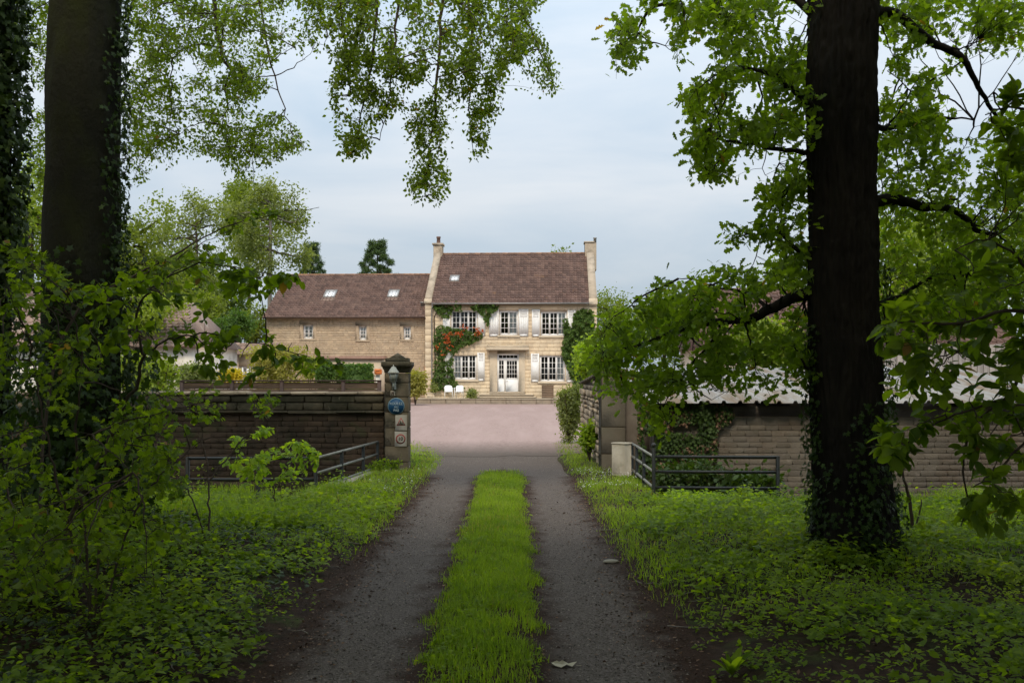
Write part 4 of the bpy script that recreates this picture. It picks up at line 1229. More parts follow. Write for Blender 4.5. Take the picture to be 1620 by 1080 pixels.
def join(parts):
    Vs, Fs, Ts, o = [], {}, [], 0
    for V, F, T in parts:
        Vs.append(V); Ts.append(T)
        for f in F:
            Fs.setdefault(f.shape[1], []).append(f + o)
        o += len(V)
    return np.concatenate(Vs), [np.concatenate(a) for a in Fs.values()], np.concatenate(Ts)

def tubes(PTS, RAD, seg=4):
    """M tubes of K points each: PTS (M,K,3), RAD (M,K)"""
    Mn, K = PTS.shape[:2]
    T = unit(np.gradient(PTS, axis=1))
    ref = np.where(np.abs(T[:, :1, 2:3]) < 0.85, np.array([0, 0, 1.0]), np.array([1.0, 0, 0]))
    U = unit(np.cross(np.broadcast_to(ref, T.shape), T)); Wv = np.cross(T, U)
    ang = np.arange(seg) * 2 * math.pi / seg
    V = PTS[:, :, None] + RAD[:, :, None, None] * (np.cos(ang)[None, None, :, None] * U[:, :, None] + np.sin(ang)[None, None, :, None] * Wv[:, :, None])
    idx = np.arange(Mn * K * seg).reshape(Mn, K, seg)
    a, b = idx[:, :-1], idx[:, 1:]
    F = np.stack([a, np.roll(a, -1, 2), np.roll(b, -1, 2), b], -1).reshape(-1, 4)
    return V.reshape(-1, 3), [F], np.full(Mn * K * seg, 0.5)

def bez(A, C, ctrl, K):
    t = np.linspace(0, 1, K)[None, :, None]
    return (1 - t) ** 2 * A[:, None] + 2 * t * (1 - t) * ctrl[:, None] + t * t * C[:, None]

def nearest(P, S):
    out = np.empty(len(P), int)
    for i in range(0, len(P), 500):
        d = ((P[i:i + 500, None] - S[None]) ** 2).sum(-1)
        out[i:i + 500] = d.argmin(1)
    return out

def in_poly(x, y, poly):
    ins = np.zeros(len(x), bool)
    n = len(poly)
    for i in range(n):
        x0, y0 = poly[i]; x1, y1 = poly[(i + 1) % n]
        c = ((y0 > y) != (y1 > y)) & (x < (x1 - x0) * (y - y0) / (y1 - y0 + 1e-12) + x0)
        ins ^= c
    return ins

def poly_points(poly, n, ya, yb, gap=None, gscale=0.02):
    """n points inside a branch mass whose outline was surveyed at distance ya..yb; gap 0..1 opens holes"""
    poly = np.array(poly, float)
    lo, hi = poly.min(0), poly.max(0)
    out = []
    got = 0
    while got < n:
        q = rng.uniform(lo, hi, (n * 3, 2))
        ok = in_poly(q[:, 0], q[:, 1], poly)
        if gap:
            ok &= VN2(q[:, 0] * gscale + 5, q[:, 1] * gscale) > gap * rng.uniform(0.7, 1.1, len(q))
        q = q[ok]
        out.append(q); got += len(q)
    q = np.concatenate(out)[:n]
    Y = rng.uniform(ya, yb, n)
    return np.stack([(q[:, 0] - 810) / FPX * Y, Y, CAM_H - (q[:, 1] - HZ) / FPX * Y], 1)

def ball_points(c, r, n, fill=0.55):
    d = unit(rng.normal(size=(n, 3)))
    rad = rng.uniform(fill, 1, n) ** 0.6
    return np.array(c) + d * rad[:, None] * np.array(r)

class Plant:
    """limbs, side branches and twigs grown towards given points; leaves on the twigs"""
    def __init__(s):
        s.wood, s.leaf, s.skel = [], [], []
    def limb(s, pts, r0, r1, seg=8, K=24, wob=0.0):
        pts = np.array(pts, float)
        t = np.linspace(0, len(pts) - 1, K)
        # Catmull-Rom
        P = np.vstack([2 * pts[0] - pts[1], pts, 2 * pts[-1] - pts[-2]])
        i = np.minimum(t.astype(int), len(pts) - 2); f = (t - i)[:, None]
        p0, p1, p2, p3 = P[i], P[i + 1], P[i + 2], P[i + 3]
        C = 0.5 * (2 * p1 + (p2 - p0) * f + (2 * p0 - 5 * p1 + 4 * p2 - p3) * f ** 2 + (3 * p1 - p0 - 3 * p2 + p3) * f ** 3)
        if wob:
            C[1:] += rng.normal(size=(K - 1, 3)) * wob
        rad = np.linspace(r0, r1, K)
        s.wood.append(tubes(C[None], rad[None], seg))
        s.skel.append(C)
        return C
    def branches(s, ends, r0, r1, K=8, sag=0.12, seg=5, wob=0.03, hang=0.0):
        """each end joined to the nearest point of the skeleton, nearest ends first so that they build on each other"""
        S = np.concatenate(s.skel)
        d = np.sqrt(((ends[:, None] - S[None]) ** 2).sum(-1)).min(1) if len(S) * len(ends) < 4e7 else np.zeros(len(ends))
        order = np.argsort(d)
        for chunk in np.array_split(order, max(1, len(order) // 12)):
            if not len(chunk): continue
            S = np.concatenate(s.skel)
            C = ends[chunk]
            A = S[nearest(C, S)]
            ln = np.linalg.norm(C - A, axis=1)[:, None]
            ctrl = (A + C) / 2 + rng.normal(size=C.shape) * ln * 0.12 + np.array([0, 0, 1.0]) * ln * (sag + hang)
            if hang:
                ctrl = np.stack([A[:, 0] * 0.3 + C[:, 0] * 0.7, A[:, 1] * 0.3 + C[:, 1] * 0.7, np.maximum(A[:, 2], C[:, 2]) + 0.0 * ln[:, 0]], 1) * 0.6 + ctrl * 0.4
            P = bez(A, C, ctrl, K)
            P[:, 1:-1] += rng.normal(size=P[:, 1:-1].shape) * wob * np.minimum(ln, 1)[:, :, None]
            fr = np.linspace(0, 1, K)[None]
            s.wood.append(tubes(P, r0 + (r1 - r0) * np.repeat(fr, len(C), 0), seg))
            s.skel.append(P.reshape(-1, 3))
    def twigs(s, ends, nl, L, kind, r=0.004, K=5, spread=0.7, up=0.5, sag=0.1, tfun=None, wid=1.0, maxlen=None, jit=0.0, start=0.25, droop=0.25, wood=True):
        S = np.concatenate(s.skel)
        A = S[nearest(ends, S)]
        if maxlen:
            v = ends - A; ln = np.linalg.norm(v, axis=1)[:, None]
            ends = A + v * np.minimum(1, maxlen * rng.uniform(0.7, 1.2, (len(v), 1)) / (ln + 1e-6))
        ln = np.linalg.norm(ends - A, axis=1)[:, None] + 0.02
        ctrl = (A + ends) / 2 + rng.normal(size=ends.shape) * ln * 0.15 + np.array([0, 0, 1.0]) * ln * sag
        P = bez(A, ends, ctrl, K)
        if wood:
            s.wood.append(tubes(P, np.repeat(np.linspace(r, r * 0.5, K)[None], len(ends), 0), 3))
        m = len(ends)
        t = np.clip(start + (1 - start) * (np.arange(nl)[None] + rng.uniform(0, 1, (m, nl))) / nl, 0, 1)
        tt = t[..., None]
        Q = (1 - tt) ** 2 * A[:, None] + 2 * tt * (1 - tt) * ctrl[:, None] + tt * tt * ends[:, None]
        T = unit(2 * (1 - tt) * (ctrl - A)[:, None] + 2 * tt * (ends - ctrl)[:, None])
        nrm = unit(rng.normal(size=Q.shape) * (1 - up) + np.array([0, 0, 1.0]) * up + np.array([0, 0, 1e-3]))
        side = unit(np.cross(T, nrm)) * np.where((np.arange(nl) % 2) == 0, 1, -1)[None, :, None]
        D = unit(T * 0.6 + side * spread + rng.normal(size=Q.shape) * 0.3 - np.array([0, 0, droop]))
        if jit: Q = Q + rng.normal(size=Q.shape) * jit
        ll = L * rng.uniform(0.5, 1.3, (m, nl))
        tint = np.clip(rng.normal(0.5, 0.2, (m, 1)) + rng.normal(0, 0.16, (m, nl)), 0, 0.95)
        tint = np.where(rng.random((m, nl)) < 0.006, 1.0, tint)
        s.leaf.append(leaves(Q.reshape(-1, 3), D.reshape(-1, 3), nrm.reshape(-1, 3), ll.ravel(), kind, tint.ravel(), wid))
    def wood_mesh(s, name, mt): return mesh_np(name, *join(s.wood)[:2], mt, smooth=True)
    def leaf_mesh(s, name, mt):
        V, F, T = join(s.leaf)
        return mesh_np(name, V, F, mt, T)

def trunk_mesh(name, path, rad, mt, seg=72, rings=110, furrow=0.0, freq=26, lump=0.02, flare=None):
    path = np.array(path, float); t = np.linspace(0, 1, rings)
    zt = np.linspace(0, 1, len(path))
    C = np.stack([np.interp(t, zt, path[:, i]) for i in range(3)], 1)
    k = np.ones(9) / 9
    for i in range(2):
        C[:, i] = np.convolve(np.pad(C[:, i], 4, 'edge'), k, 'valid')
    rr = np.interp(t, np.linspace(0, 1, len(rad)), rad)
    th = np.linspace(0, 2 * math.pi, seg, endpoint=False)
    TH, Z = np.meshgrid(th, C[:, 2])
    u = TH / (2 * math.pi)
    r = rr[:, None] * (1 + lump * 4 * (VN3(u * 4 % 64, Z * 1.3) * 0 + (np.sin(TH * 3 + Z * 0.9) * 0.25 + np.sin(TH * 2 - Z * 0.6 + 1) * 0.35)) * 0.25)
    r = r + lump * rr[:, None] * (VN1(np.cos(TH) * 2 + 20, np.sin(TH) * 2 + Z * 2.2 + 20) - 0.5) * 2
    if flare:
        h = Z - C[0, 2]
        r = r + flare * np.exp(-h / 0.28) * (0.55 + 0.45 * np.sin(TH * 5 + 0.7) + 0.25 * np.sin(TH * 9))
    if furrow:
        w = u * freq + 0.75 * (VN2(u * 10 + 30, Z * 1.6) - 0.5) * 2 + 0.22 * (VN1(u * 40 + 11, Z * 9) - 0.5) * 2
        pat = np.abs(((w + 0.35 * VN1(w * 0 + 9, Z * 2.0)) % 1.0) - 0.5) * 2
        brk = VN3(np.floor(w) * 3.7, Z * 11 + np.floor(w) * 1.7)
        r = r - furrow * (pat ** 1.5) * (0.25 + 1.1 * brk) - furrow * 0.7 * (VN2(u * 90, Z * 34) - 0.5) - furrow * 0.45 * (brk < 0.22)
    V = np.stack([C[:, 0:1] + r * np.cos(TH), C[:, 1:2] + r * np.sin(TH), np.repeat(C[:, 2:3], seg, 1)], -1).reshape(-1, 3)
    idx = np.arange(rings * seg).reshape(rings, seg)
    a, b = idx[:-1], idx[1:]
    F = np.stack([a, np.roll(a, -1, 1), np.roll(b, -1, 1), b], -1).reshape(-1, 4)
    return mesh_np(name, V, [F], mt, smooth=True)

def cling(path, rad, n, th0, th1, z0, z1, size, kind='ivy', dens=None, off=0.03):
    """climbing leaves hugging a trunk"""
    path = np.array(path, float)
    zt = path[:, 2]
    z = rng.uniform(z0, z1, n); th = rng.uniform(th0, th1, n)
    if dens is not None:
        keep = rng.random(n) < dens(th, z); z, th = z[keep], th[keep]
    cx, cyy = np.interp(z, zt, path[:, 0]), np.interp(z, zt, path[:, 1])
    r = np.interp((z - zt[0]) / (zt[-1] - zt[0]), np.linspace(0, 1, len(rad)), rad)
    out = np.stack([np.cos(th), np.sin(th), np.zeros_like(th)], 1)
    o = rng.uniform(0.2, 1.0, len(z)) ** 1.5 * off
    P = np.stack([cx, cyy, z], 1) + out * (r + o)[:, None]
    Nn = unit(out + rng.normal(size=P.shape) * 0.35 + np.array([0, 0, 0.3]))
    D = unit(np.array([0, 0, -1.0]) + rng.normal(size=P.shape) * 0.6 + out * 0.25)
    return leaves(P, D, Nn, size * rng.uniform(0.6, 1.3, len(z)), kind, np.clip(rng.normal(0.4, 0.25, len(z)), 0, 0.95))

# ------------------------------------------------------------------ foliage materials
def bark_mat(name, a, b, scale, spots=None, spos=(0.5, 0.7), stretch=(1, 1, 0.25), bmp=0.6):
    return mat(name, a, b, scale, 0.95, spots=spots, spot_scale=1.3, spot_pos=spos, stretch=stretch, bmp=bmp, bscale=28, spec=0.15)
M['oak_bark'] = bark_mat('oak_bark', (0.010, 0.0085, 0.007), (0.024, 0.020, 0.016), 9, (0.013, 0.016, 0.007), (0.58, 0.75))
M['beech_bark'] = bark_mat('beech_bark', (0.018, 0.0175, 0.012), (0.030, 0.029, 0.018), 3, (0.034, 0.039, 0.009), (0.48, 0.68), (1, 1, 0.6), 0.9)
M['twig'] = bark_mat('twig_bark', (0.055, 0.040, 0.030), (0.085, 0.065, 0.048), 9, bmp=0.2)
M['pale_bark'] = bark_mat('grey_bark', (0.16, 0.14, 0.12), (0.24, 0.21, 0.18), 4, bmp=0.3)
M['beech_leaf'] = leafmat('beech_leaf', (0.065, 0.104, 0.016), (0.158, 0.212, 0.036), 0.55, odd=(0.20, 0.13, 0.04))
M['oak_leaf'] = leafmat('oak_leaf', (0.070, 0.122, 0.016), (0.184, 0.260, 0.034), 0.55, odd=(0.24, 0.15, 0.05))
M['horn_leaf'] = leafmat('hornbeam_leaf', (0.062, 0.108, 0.012), (0.165, 0.228, 0.024), 0.52, odd=(0.22, 0.13, 0.05))
M['young_leaf'] = leafmat('young_maple_leaf', (0.15, 0.24, 0.03), (0.29, 0.37, 0.05), 0.5)
M['ivy_leaf'] = leafmat('ivy_leaf', (0.018, 0.036, 0.008), (0.055, 0.092, 0.018), 0.25, 0.55, 0.2)
M['herb_leaf'] = leafmat('woodland_herb_leaf', (0.078, 0.138, 0.011), (0.230, 0.308, 0.028), 0.5)
M['grass'] = leafmat('grass_blades', (0.086, 0.155, 0.013), (0.258, 0.345, 0.040), 0.45, 0.55, 0.25, odd=(0.30, 0.24, 0.09))
M['far_green'] = leafmat('distant_leaf', (0.090, 0.125, 0.022), (0.195, 0.235, 0.055), 0.45)
M['far_grey'] = leafmat('distant_willow_leaf', (0.125, 0.155, 0.055), (0.23, 0.26, 0.105), 0.4)
M['far_bright'] = leafmat('distant_bright_leaf', (0.12, 0.175, 0.025), (0.24, 0.29, 0.055), 0.45)
M['pine'] = leafmat('pine_needle', (0.055, 0.092, 0.042), (0.105, 0.155, 0.070), 0.25)
M['yellow_leaf'] = leafmat('golden_shrub_leaf', (0.30, 0.27, 0.02), (0.52, 0.40, 0.03), 0.4)
M['olive_leaf'] = leafmat('pale_olive_shrub_leaf', (0.19, 0.19, 0.045), (0.33, 0.31, 0.10), 0.4)
M['hedge_leaf'] = leafmat('clipped_hedge_leaf', (0.045, 0.095, 0.022), (0.105, 0.175, 0.042), 0.35)
M['litter'] = leafmat('dry_leaf_litter', (0.030, 0.016, 0.009), (0.26, 0.16, 0.10), 0.15, 0.8, 0.15, (1, 1, 1))
M['flower'] = leafmat('orange_trumpet_flower', (0.55, 0.10, 0.03), (0.62, 0.20, 0.06), 0.3, glow=(1.1, 0.9, 0.8))
M['daisy'] = leafmat('white_daisy', (0.60, 0.60, 0.55), (0.72, 0.72, 0.70), 0.2, glow=(1, 1, 1))

def plant_thing(name, label, cat, base, pl, leaf_m, wood_m=None, group=None, crown='crown', stem='trunk'):
    t = empty(name, base); tag(t, label, cat, group)
    off = -Vector(base)
    if pl.wood and wood_m is not None:
        o = obj(stem, pl.wood_mesh(stem, wood_m), t, off)
    if pl.leaf:
        o = obj(crown, pl.leaf_mesh(crown, leaf_m), t, off)
    return t

# ------------------------------------------------------------------ the two great trees by the drive
def out_of_frame(P, pad=0.35):
    """keep the part of an overhead crown that hangs above the view"""
    lim = np.where(P[:, 1] > 0, CAM_H + (HZ / FPX) * P[:, 1] + pad, CAM_H + 2.6)
    xlim = (810 / FPX) * np.maximum(P[:, 1], 0) + pad
    return P[(P[:, 2] > np.maximum(lim, 4.4)) | ((np.abs(P[:, 0]) > xlim) & (P[:, 2] > 2.2))]

# ---- beech on the left
BX, BY = -4.08, 9.5
bpath = [(BX - 0.10, BY, 0.15), (BX - 0.03, BY, 1.0), (BX - 0.02, BY, 2.5), (BX + 0.0, BY, 4.5), (BX + 0.02, BY, 6.0), (BX + 0.05, BY + 0.1, 9.0), (BX, BY + 0.2, 12.0)]
brad = [0.42, 0.36, 0.345, 0.335, 0.325, 0.27, 0.15]
beech = empty('beech_tree', (BX, BY, 0.1))
tag(beech, 'tall beech with a smooth mossy trunk and ivy, left of the drive', 'tree')
boff = (-BX, -BY, -0.1)
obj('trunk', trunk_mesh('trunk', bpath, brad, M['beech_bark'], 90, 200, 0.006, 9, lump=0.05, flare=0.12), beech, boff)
bp = Plant()
bp.limb([(BX, BY, 6.6), (-2.9, 10.6, 7.6), (-1.4, 12.0, 7.7), (0.1, 12.9, 7.4), (0.9, 13.2, 6.9)], 0.13, 0.03, 8, 30)
bp.limb([(BX, BY, 6.9), (-4.4, 11.5, 8.0), (-4.3, 14.0, 8.3), (-3.8, 16.5, 7.9)], 0.12, 0.03, 8, 26)
bp.limb([(-2.9, 10.6, 7.6), (-2.6, 12.5, 7.9), (-2.4, 14.5, 7.6)], 0.06, 0.02, 6, 16)
bp.limb([(BX, BY, 5.4), (-4.6, 10.6, 6.2), (-5.3, 12.0, 6.4)], 0.08, 0.02, 6, 16)
# the limb that shows between the leaves, and the hanging strands
bp.limb([(-2.9, 10.6, 7.6), W(520, -40, 12.0), W(545, 60, 12.3), W(555, 150, 12.5)], 0.035, 0.008, 5, 16)
bp.limb([W(705, -60, 12.4), W(696, 60, 12.5), W(690, 170, 12.6), W(680, 230, 12.6), W(672, 310, 12.6)], 0.025, 0.004, 5, 22, 0.012)
bp.limb([W(735, -60, 12.6), W(745, 60, 12.8), W(742, 160, 12.9), W(748, 240, 12.9)], 0.022, 0.004, 5, 18, 0.012)
bp.limb([W(790, -40, 12.8), W(830, 30, 13.0), W(858, 90, 13.1), W(878, 138, 13.1)], 0.02, 0.004, 5, 18, 0.012)
bp.limb([W(600, -60, 12.2), W(590, 80, 12.3), W(575, 170, 12.4), W(560, 240, 12.4)], 0.022, 0.004, 5, 18, 0.012)
bp.limb([W(640, -60, 12.2), W(625, 60, 12.3), W(615, 150, 12.4), W(600, 220, 12.4)], 0.02, 0.004, 5, 18, 0.012)
bp.limb([W(335, -60, 14.0), W(342, 40, 14.0), W(358, 110, 14.1), W(352, 200, 14.2)], 0.04, 0.008, 5, 20, 0.02)
bp.limb([W(400, -60, 14.5), W(420, 60, 14.6), W(445, 160, 14.6), W(472, 230, 14.6)], 0.02, 0.004, 5, 18, 0.015)
HANG = [  # outline, depth range, branches, twigs, gap
    ([(516, -30), (850, -30), (838, 40), (850, 60), (800, 120), (720, 110), (640, 120), (530, 110), (505, 75)], 11.6, 13.2, 40, 1050, 0.34),
    ([(512, 70), (625, 90), (628, 150), (612, 215), (590, 235), (555, 252), (538, 245), (528, 200), (520, 150)], 11.8, 13.0, 16, 330, 0.36),
    ([(632, 90), (720, 100), (735, 150), (712, 190), (714, 300), (690, 328), (678, 300), (652, 325), (645, 310), (655, 240), (634, 180)], 11.9, 13.0, 18, 330, 0.38),
    ([(720, 70), (800, 90), (800, 150), (780, 190), (770, 225), (772, 258), (755, 250), (735, 225), (745, 170)], 12.2, 13.3, 12, 210, 0.36),
    ([(800, 40), (845, 40), (872, 90), (885, 145), (860, 150), (835, 120), (810, 100)], 12.5, 13.5, 9, 120, 0.34),
    ([(835, -20), (862, -10), (855, 22), (838, 8)], 12.5, 13.5, 2, 22, None),
    ([(455, -30), (510, -30), (520, 30), (500, 80), (468, 85), (458, 40)], 12.5, 14.5, 6, 100, 0.36),
    ([(190, -30), (450, -30), (450, 40), (440, 95), (405, 100), (395, 140), (330, 120), (260, 140), (195, 120)], 12.5, 16.5, 34, 960, 0.32),
    ([(385, 90), (420, 105), (450, 180), (487, 238), (470, 245), (440, 260), (400, 235), (385, 160)], 13.5, 16.0, 12, 200, 0.38),
    ([(190, 100), (300, 120), (360, 130), (395, 200), (430, 250), (440, 300), (400, 310), (330, 250), (270, 270), (245, 215), (230, 300), (200, 300), (190, 220)], 12.5, 16.5, 28, 700, 0.40),
    ([(-30, -30), (70, -30), (85, 100), (80, 250), (60, 330), (40, 200), (20, 60)], 12.5, 16.0, 12, 260, 0.42),
]
for poly, ya, yb, nb, ntw, gap in HANG:
    bp.branches(poly_points(poly, nb, ya, yb, gap), 0.010, 0.003, 9, 0.05, 4, 0.012, hang=0.05)
for poly, ya, yb, nb, ntw, gap in HANG:
    bp.twigs(poly_points(poly, int(ntw * 0.88), ya, yb, gap, 0.035), 11, 0.053, 'oval', 0.0025, K=4, up=0.3, jit=0.04, maxlen=0.42, start=0.1, droop=0.35)
obj('crown', bp.leaf_mesh('crown', M['beech_leaf']), beech, boff)
obj('limbs', bp.wood_mesh('limbs', M['twig']), beech, boff)
# the unseen rest of the crown, overhead, shaped to shade the near drive
up = Plant(); up.skel.append(np.array([(BX, BY, z) for z in np.linspace(6, 12, 14)]))
up.limb([(BX, BY, 7), (-3, 6.0, 8.5), (-2.0, 2.0, 8.8), (-1.0, -2.0, 8.2)], 0.14, 0.03); up.limb([(BX, BY, 6.2), (-6, 7.0, 7.5), (-8, 4.5, 7.4)], 0.12, 0.03); up.limb([(BX, BY, 8), (-2.0, 8.0, 9.5), (0.5, 6.5, 9.8)], 0.12, 0.03)
C = np.concatenate([ball_points((-3.2, 4.6, 7.0), (4.5, 3.6, 2.6), 620, 0.2), ball_points((-3.8, 0.8, 7.0), (5.0, 4.6, 2.4), 1900, 0.2), ball_points((-6.5, 10.5, 9.0), (3.6, 3.0, 2.6), 160, 0.2), ball_points((-8.5, 5.5, 5.5), (2.5, 4.5, 2.6), 400, 0.2)])
C = out_of_frame(C, 0.6)
C = C[(C[:, 1] < 7.0 + 0.8 * rng.random(len(C))) | (np.abs(C[:, 0]) > 5.5)]
up.branches(C[rng.choice(len(C), 90, False)], 0.03, 0.008, 7, 0.1, 4)
up.twigs(C, 11, 0.20, 'quad', 0.005, K=3, wood=False, up=0.5, jit=0.28, maxlen=1.1, start=0.0)
obj('upper_crown', up.leaf_mesh('upper_crown', M['beech_leaf']), beech, boff)
obj('upper_limbs', up.wood_mesh('upper_limbs', M['twig']), beech, boff)
iv = join([cling(bpath, brad, 2200, -0.75, 0.95, 1.2, 5.0, 0.055, off=0.07, dens=lambda th, z: np.clip(1.15 - np.abs(th - 0.05) * 0.9 - 0.06 * np.maximum(z - 2.5, 0), 0, 1)),
           cling(bpath, brad, 7000, -3.6, 0.8, 0.1, 2.9, 0.072, off=0.34, dens=lambda th, z: np.clip(1.35 - 0.5 * z + 0.3 * np.sin(th * 3), 0, 1)),
           cling(bpath, brad, 500, -0.4, 0.9, 4.8, 6.0, 0.05, off=0.07)])
obj('ivy', mesh_np('ivy', iv[0], iv[1], M['ivy_leaf'], iv[2]), beech, boff)

# ---- ivy-clad trunk at the left edge
IX, IY = W(-18, 0, 10.6)[0], 10.6
ipath = [(IX - 0.05, IY, 0.15), (IX, IY, 3), (IX + 0.03, IY, 6.5), (IX, IY, 9)]
irad = [0.26, 0.22, 0.2, 0.15]
ivt = empty('ivy_clad_tree', (IX, IY, 0.1))
tag(ivt, 'dark tree trunk wrapped in ivy at the upper left edge', 'tree')
obj('trunk', trunk_mesh('trunk', ipath, irad, M['oak_bark'], 32, 60, 0.0, lump=0.03), ivt, (-IX, -IY, -0.1))
iv = join([cling(ipath, irad, 6500, -3.6, 1.2, 2.6, 7.5, 0.085, off=0.2), cling(ipath, irad, 900, -2.2, 0.4, 1.2, 2.8, 0.075, off=0.12)])
obj('ivy', mesh_np('ivy', iv[0], iv[1], M['ivy_leaf'], iv[2]), ivt, (-IX, -IY, -0.1))
ic = Plant(); ic.skel.append(np.array([(IX, IY, z) for z in np.linspace(6, 9, 8)]))
ic.limb([(IX, IY, 7), (IX - 1, IY - 2.5, 8.5), (IX - 1.5, IY - 5, 8.8)], 0.08, 0.02)
C = out_of_frame(ball_points((IX - 1.5, IY + 0.5, 8.0), (3.0, 3.6, 2.4), 520, 0.15), 0.5)
ic.branches(C[:40], 0.02, 0.006, 6, 0.1, 4)
ic.twigs(C, 12, 0.17, 'quad', 0.005, K=3, up=0.5, jit=0.26, maxlen=1.0, start=0.0)
obj('crown', ic.leaf_mesh('crown', M['beech_leaf']), ivt, (-IX, -IY, -0.1)); obj('limbs', ic.wood_mesh('limbs', M['twig']), ivt, (-IX, -IY, -0.1))

# ---- oak on the right
OX, OY = 3.03, 9.0
opath = [(3.14, OY, -0.05), (3.10, OY, 0.5), (3.03, OY, 1.3), (3.0, OY, 2.3), (2.985, OY, 3.3), (2.98, OY, 4.4), (3.0, OY, 5.4), (3.05, OY + 0.1, 7.0), (3.1, OY + 0.2, 10.0)]
orad = [0.375, 0.345, 0.325, 0.315, 0.305, 0.315, 0.31, 0.26, 0.16]
oak = empty('oak_tree', (OX, OY, 0.0))
tag(oak, 'big oak with dark furrowed bark and ivy at its foot, right of the drive', 'tree')
ooff = (-OX, -OY, 0)
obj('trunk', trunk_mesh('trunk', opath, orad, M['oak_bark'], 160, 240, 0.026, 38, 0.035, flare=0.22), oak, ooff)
op = Plant()
Z = lambda px, py, Y=OY: W(px, py, Y)
op.limb([Z(1300, 462), Z(1262, 468, 9.0), Z(1215, 490, 9.05), Z(1180, 506, 9.1), Z(1145, 508, 9.3), Z(1080, 520, 9.6), Z(1010, 548, 9.9), Z(940, 560, 10.2)], 0.06, 0.012, 8, 40, 0.006)
op.limb([Z(1215, 490, 9.05), Z(1195, 470, 9.2), Z(1140, 455, 9.4), Z(1090, 462, 9.6)], 0.022, 0.006, 6, 18, 0.008)
op.limb([Z(1178, 506, 9.1), Z(1185, 530, 9.0), Z(1192, 560, 9.0), Z(1198, 590, 9.0)], 0.012, 0.005, 5, 14, 0.008)
op.limb([Z(1145, 508, 9.3), Z(1125, 540, 9.4), Z(1085, 590, 9.5), Z(1050, 640, 9.6)], 0.014, 0.005, 5, 16, 0.01)
op.limb([Z(1300, 200), Z(1278, 165, 8.9), Z(1262, 150, 8.8), Z(1225, 120, 8.8), Z(1170, 105, 9.0)], 0.05, 0.01, 8, 20, 0.006)
op.limb([Z(1300, 30), Z(1240, -10, 9.2), Z(1150, -25, 9.4), Z(1040, 10, 9.6), Z(1000, 60, 9.7)], 0.045, 0.008, 7, 22, 0.01)
op.limb([Z(1300, 240), Z(1230, 235, 9.2), Z(1160, 225, 9.5), Z(1100, 215, 9.7)], 0.03, 0.006, 6, 20, 0.01)
op.limb([Z(1300, 430), Z(1262, 395, 9.1), Z(1225, 370, 9.3), Z(1160, 375, 9.4)], 0.026, 0.005, 6, 20, 0.01)
op.limb([Z(1370, 15), Z(1420, 25, 9.2), Z(1470, 65, 9.4), Z(1520, 90, 9.5), Z(1548, 140, 9.6), Z(1580, 190, 9.7)], 0.055, 0.016, 8, 30, 0.006)
op.limb([Z(1365, 325), Z(1410, 315, 9.1), Z(1460, 325, 9.2), Z(1515, 335, 9.4), Z(1548, 365, 9.6), Z(1580, 370, 9.8)], 0.062, 0.014, 8, 30, 0.006)
op.limb([Z(1380, 200), Z(1420, 200, 9.4), Z(1480, 185, 9.8), Z(1540, 190, 10.2)], 0.03, 0.008, 6, 20, 0.01)
op.limb([Z(1300, 600), Z(1280, 585, 8.9), Z(1268, 570, 8.8), Z(1255, 540, 8.8)], 0.018, 0.005, 5, 12, 0.008)
op.limb([Z(1380, 480), Z(1420, 470, 9.3), Z(1470, 440, 9.6), Z(1530, 430, 10.0)], 0.03, 0.008, 6, 18, 0.01)
OAKM = [
    ([(1075, -30), (1140, -30), (1140, 40), (1095, 55), (1080, 112), (1060, 70), (1025, 85), (1010, 105), (992, 140), (975, 128), (963, 45), (1000, -10)], 9.0, 10.2, 10, 120, 0.42),
    ([(1130, -30), (1285, -30), (1285, 130), (1200, 150), (1135, 95), (1120, 40)], 8.6, 10.6, 12, 210, 0.36),
    ([(1120, 110), (1285, 120), (1285, 300), (1215, 310), (1150, 292), (1085, 272), (1076, 235), (1100, 200), (1068, 155)], 8.4, 10.8, 20, 330, 0.34),
    ([(1200, 290), (1285, 290), (1285, 430), (1245, 430), (1225, 385), (1238, 350), (1210, 320)], 8.6, 10.4, 8, 95, 0.42),
    ([(1138, 378), (1185, 345), (1215, 350), (1235, 365), (1225, 395), (1195, 375)], 9.0, 9.6, 3, 26, None),
    ([(1040, 470), (1055, 420), (1080, 445), (1110, 430), (1165, 422), (1200, 432), (1285, 400), (1290, 500), (1200, 520), (1100, 520), (1010, 530), (1000, 495)], 8.6, 10.6, 18, 240, 0.40),
    ([(905, 575), (940, 535), (945, 500), (1000, 490), (1060, 500), (1140, 515), (1160, 560), (1110, 600), (1060, 620), (1060, 690), (1030, 680), (1010, 640), (985, 660), (940, 625), (960, 600)], 8.8, 10.8, 22, 290, 0.42),
    ([(1130, 520), (1200, 520), (1290, 480), (1290, 620), (1245, 600), (1225, 645), (1180, 610), (1135, 650), (1085, 620), (1120, 570)], 8.6, 10.4, 14, 140, 0.48),
    ([(1385, -30), (1650, -30), (1650, 60), (1560, 70), (1520, 100), (1470, 150), (1400, 170), (1385, 60)], 8.8, 11.0, 16, 230, 0.42),
    ([(1385, 150), (1470, 130), (1500, 210), (1545, 250), (1600, 180), (1650, 200), (1650, 330), (1560, 345), (1540, 300), (1480, 330), (1390, 300)], 8.8, 11.2, 18, 330, 0.38),
    ([(1385, 300), (1480, 320), (1560, 340), (1650, 330), (1650, 500), (1540, 520), (1440, 560), (1390, 560)], 9.0, 11.4, 20, 400, 0.34),
]
for poly, ya, yb, nb, ntw, gap in OAKM:
    op.branches(poly_points(poly, nb, ya, yb, gap), 0.011, 0.0035, 9, 0.04, 4, 0.018)
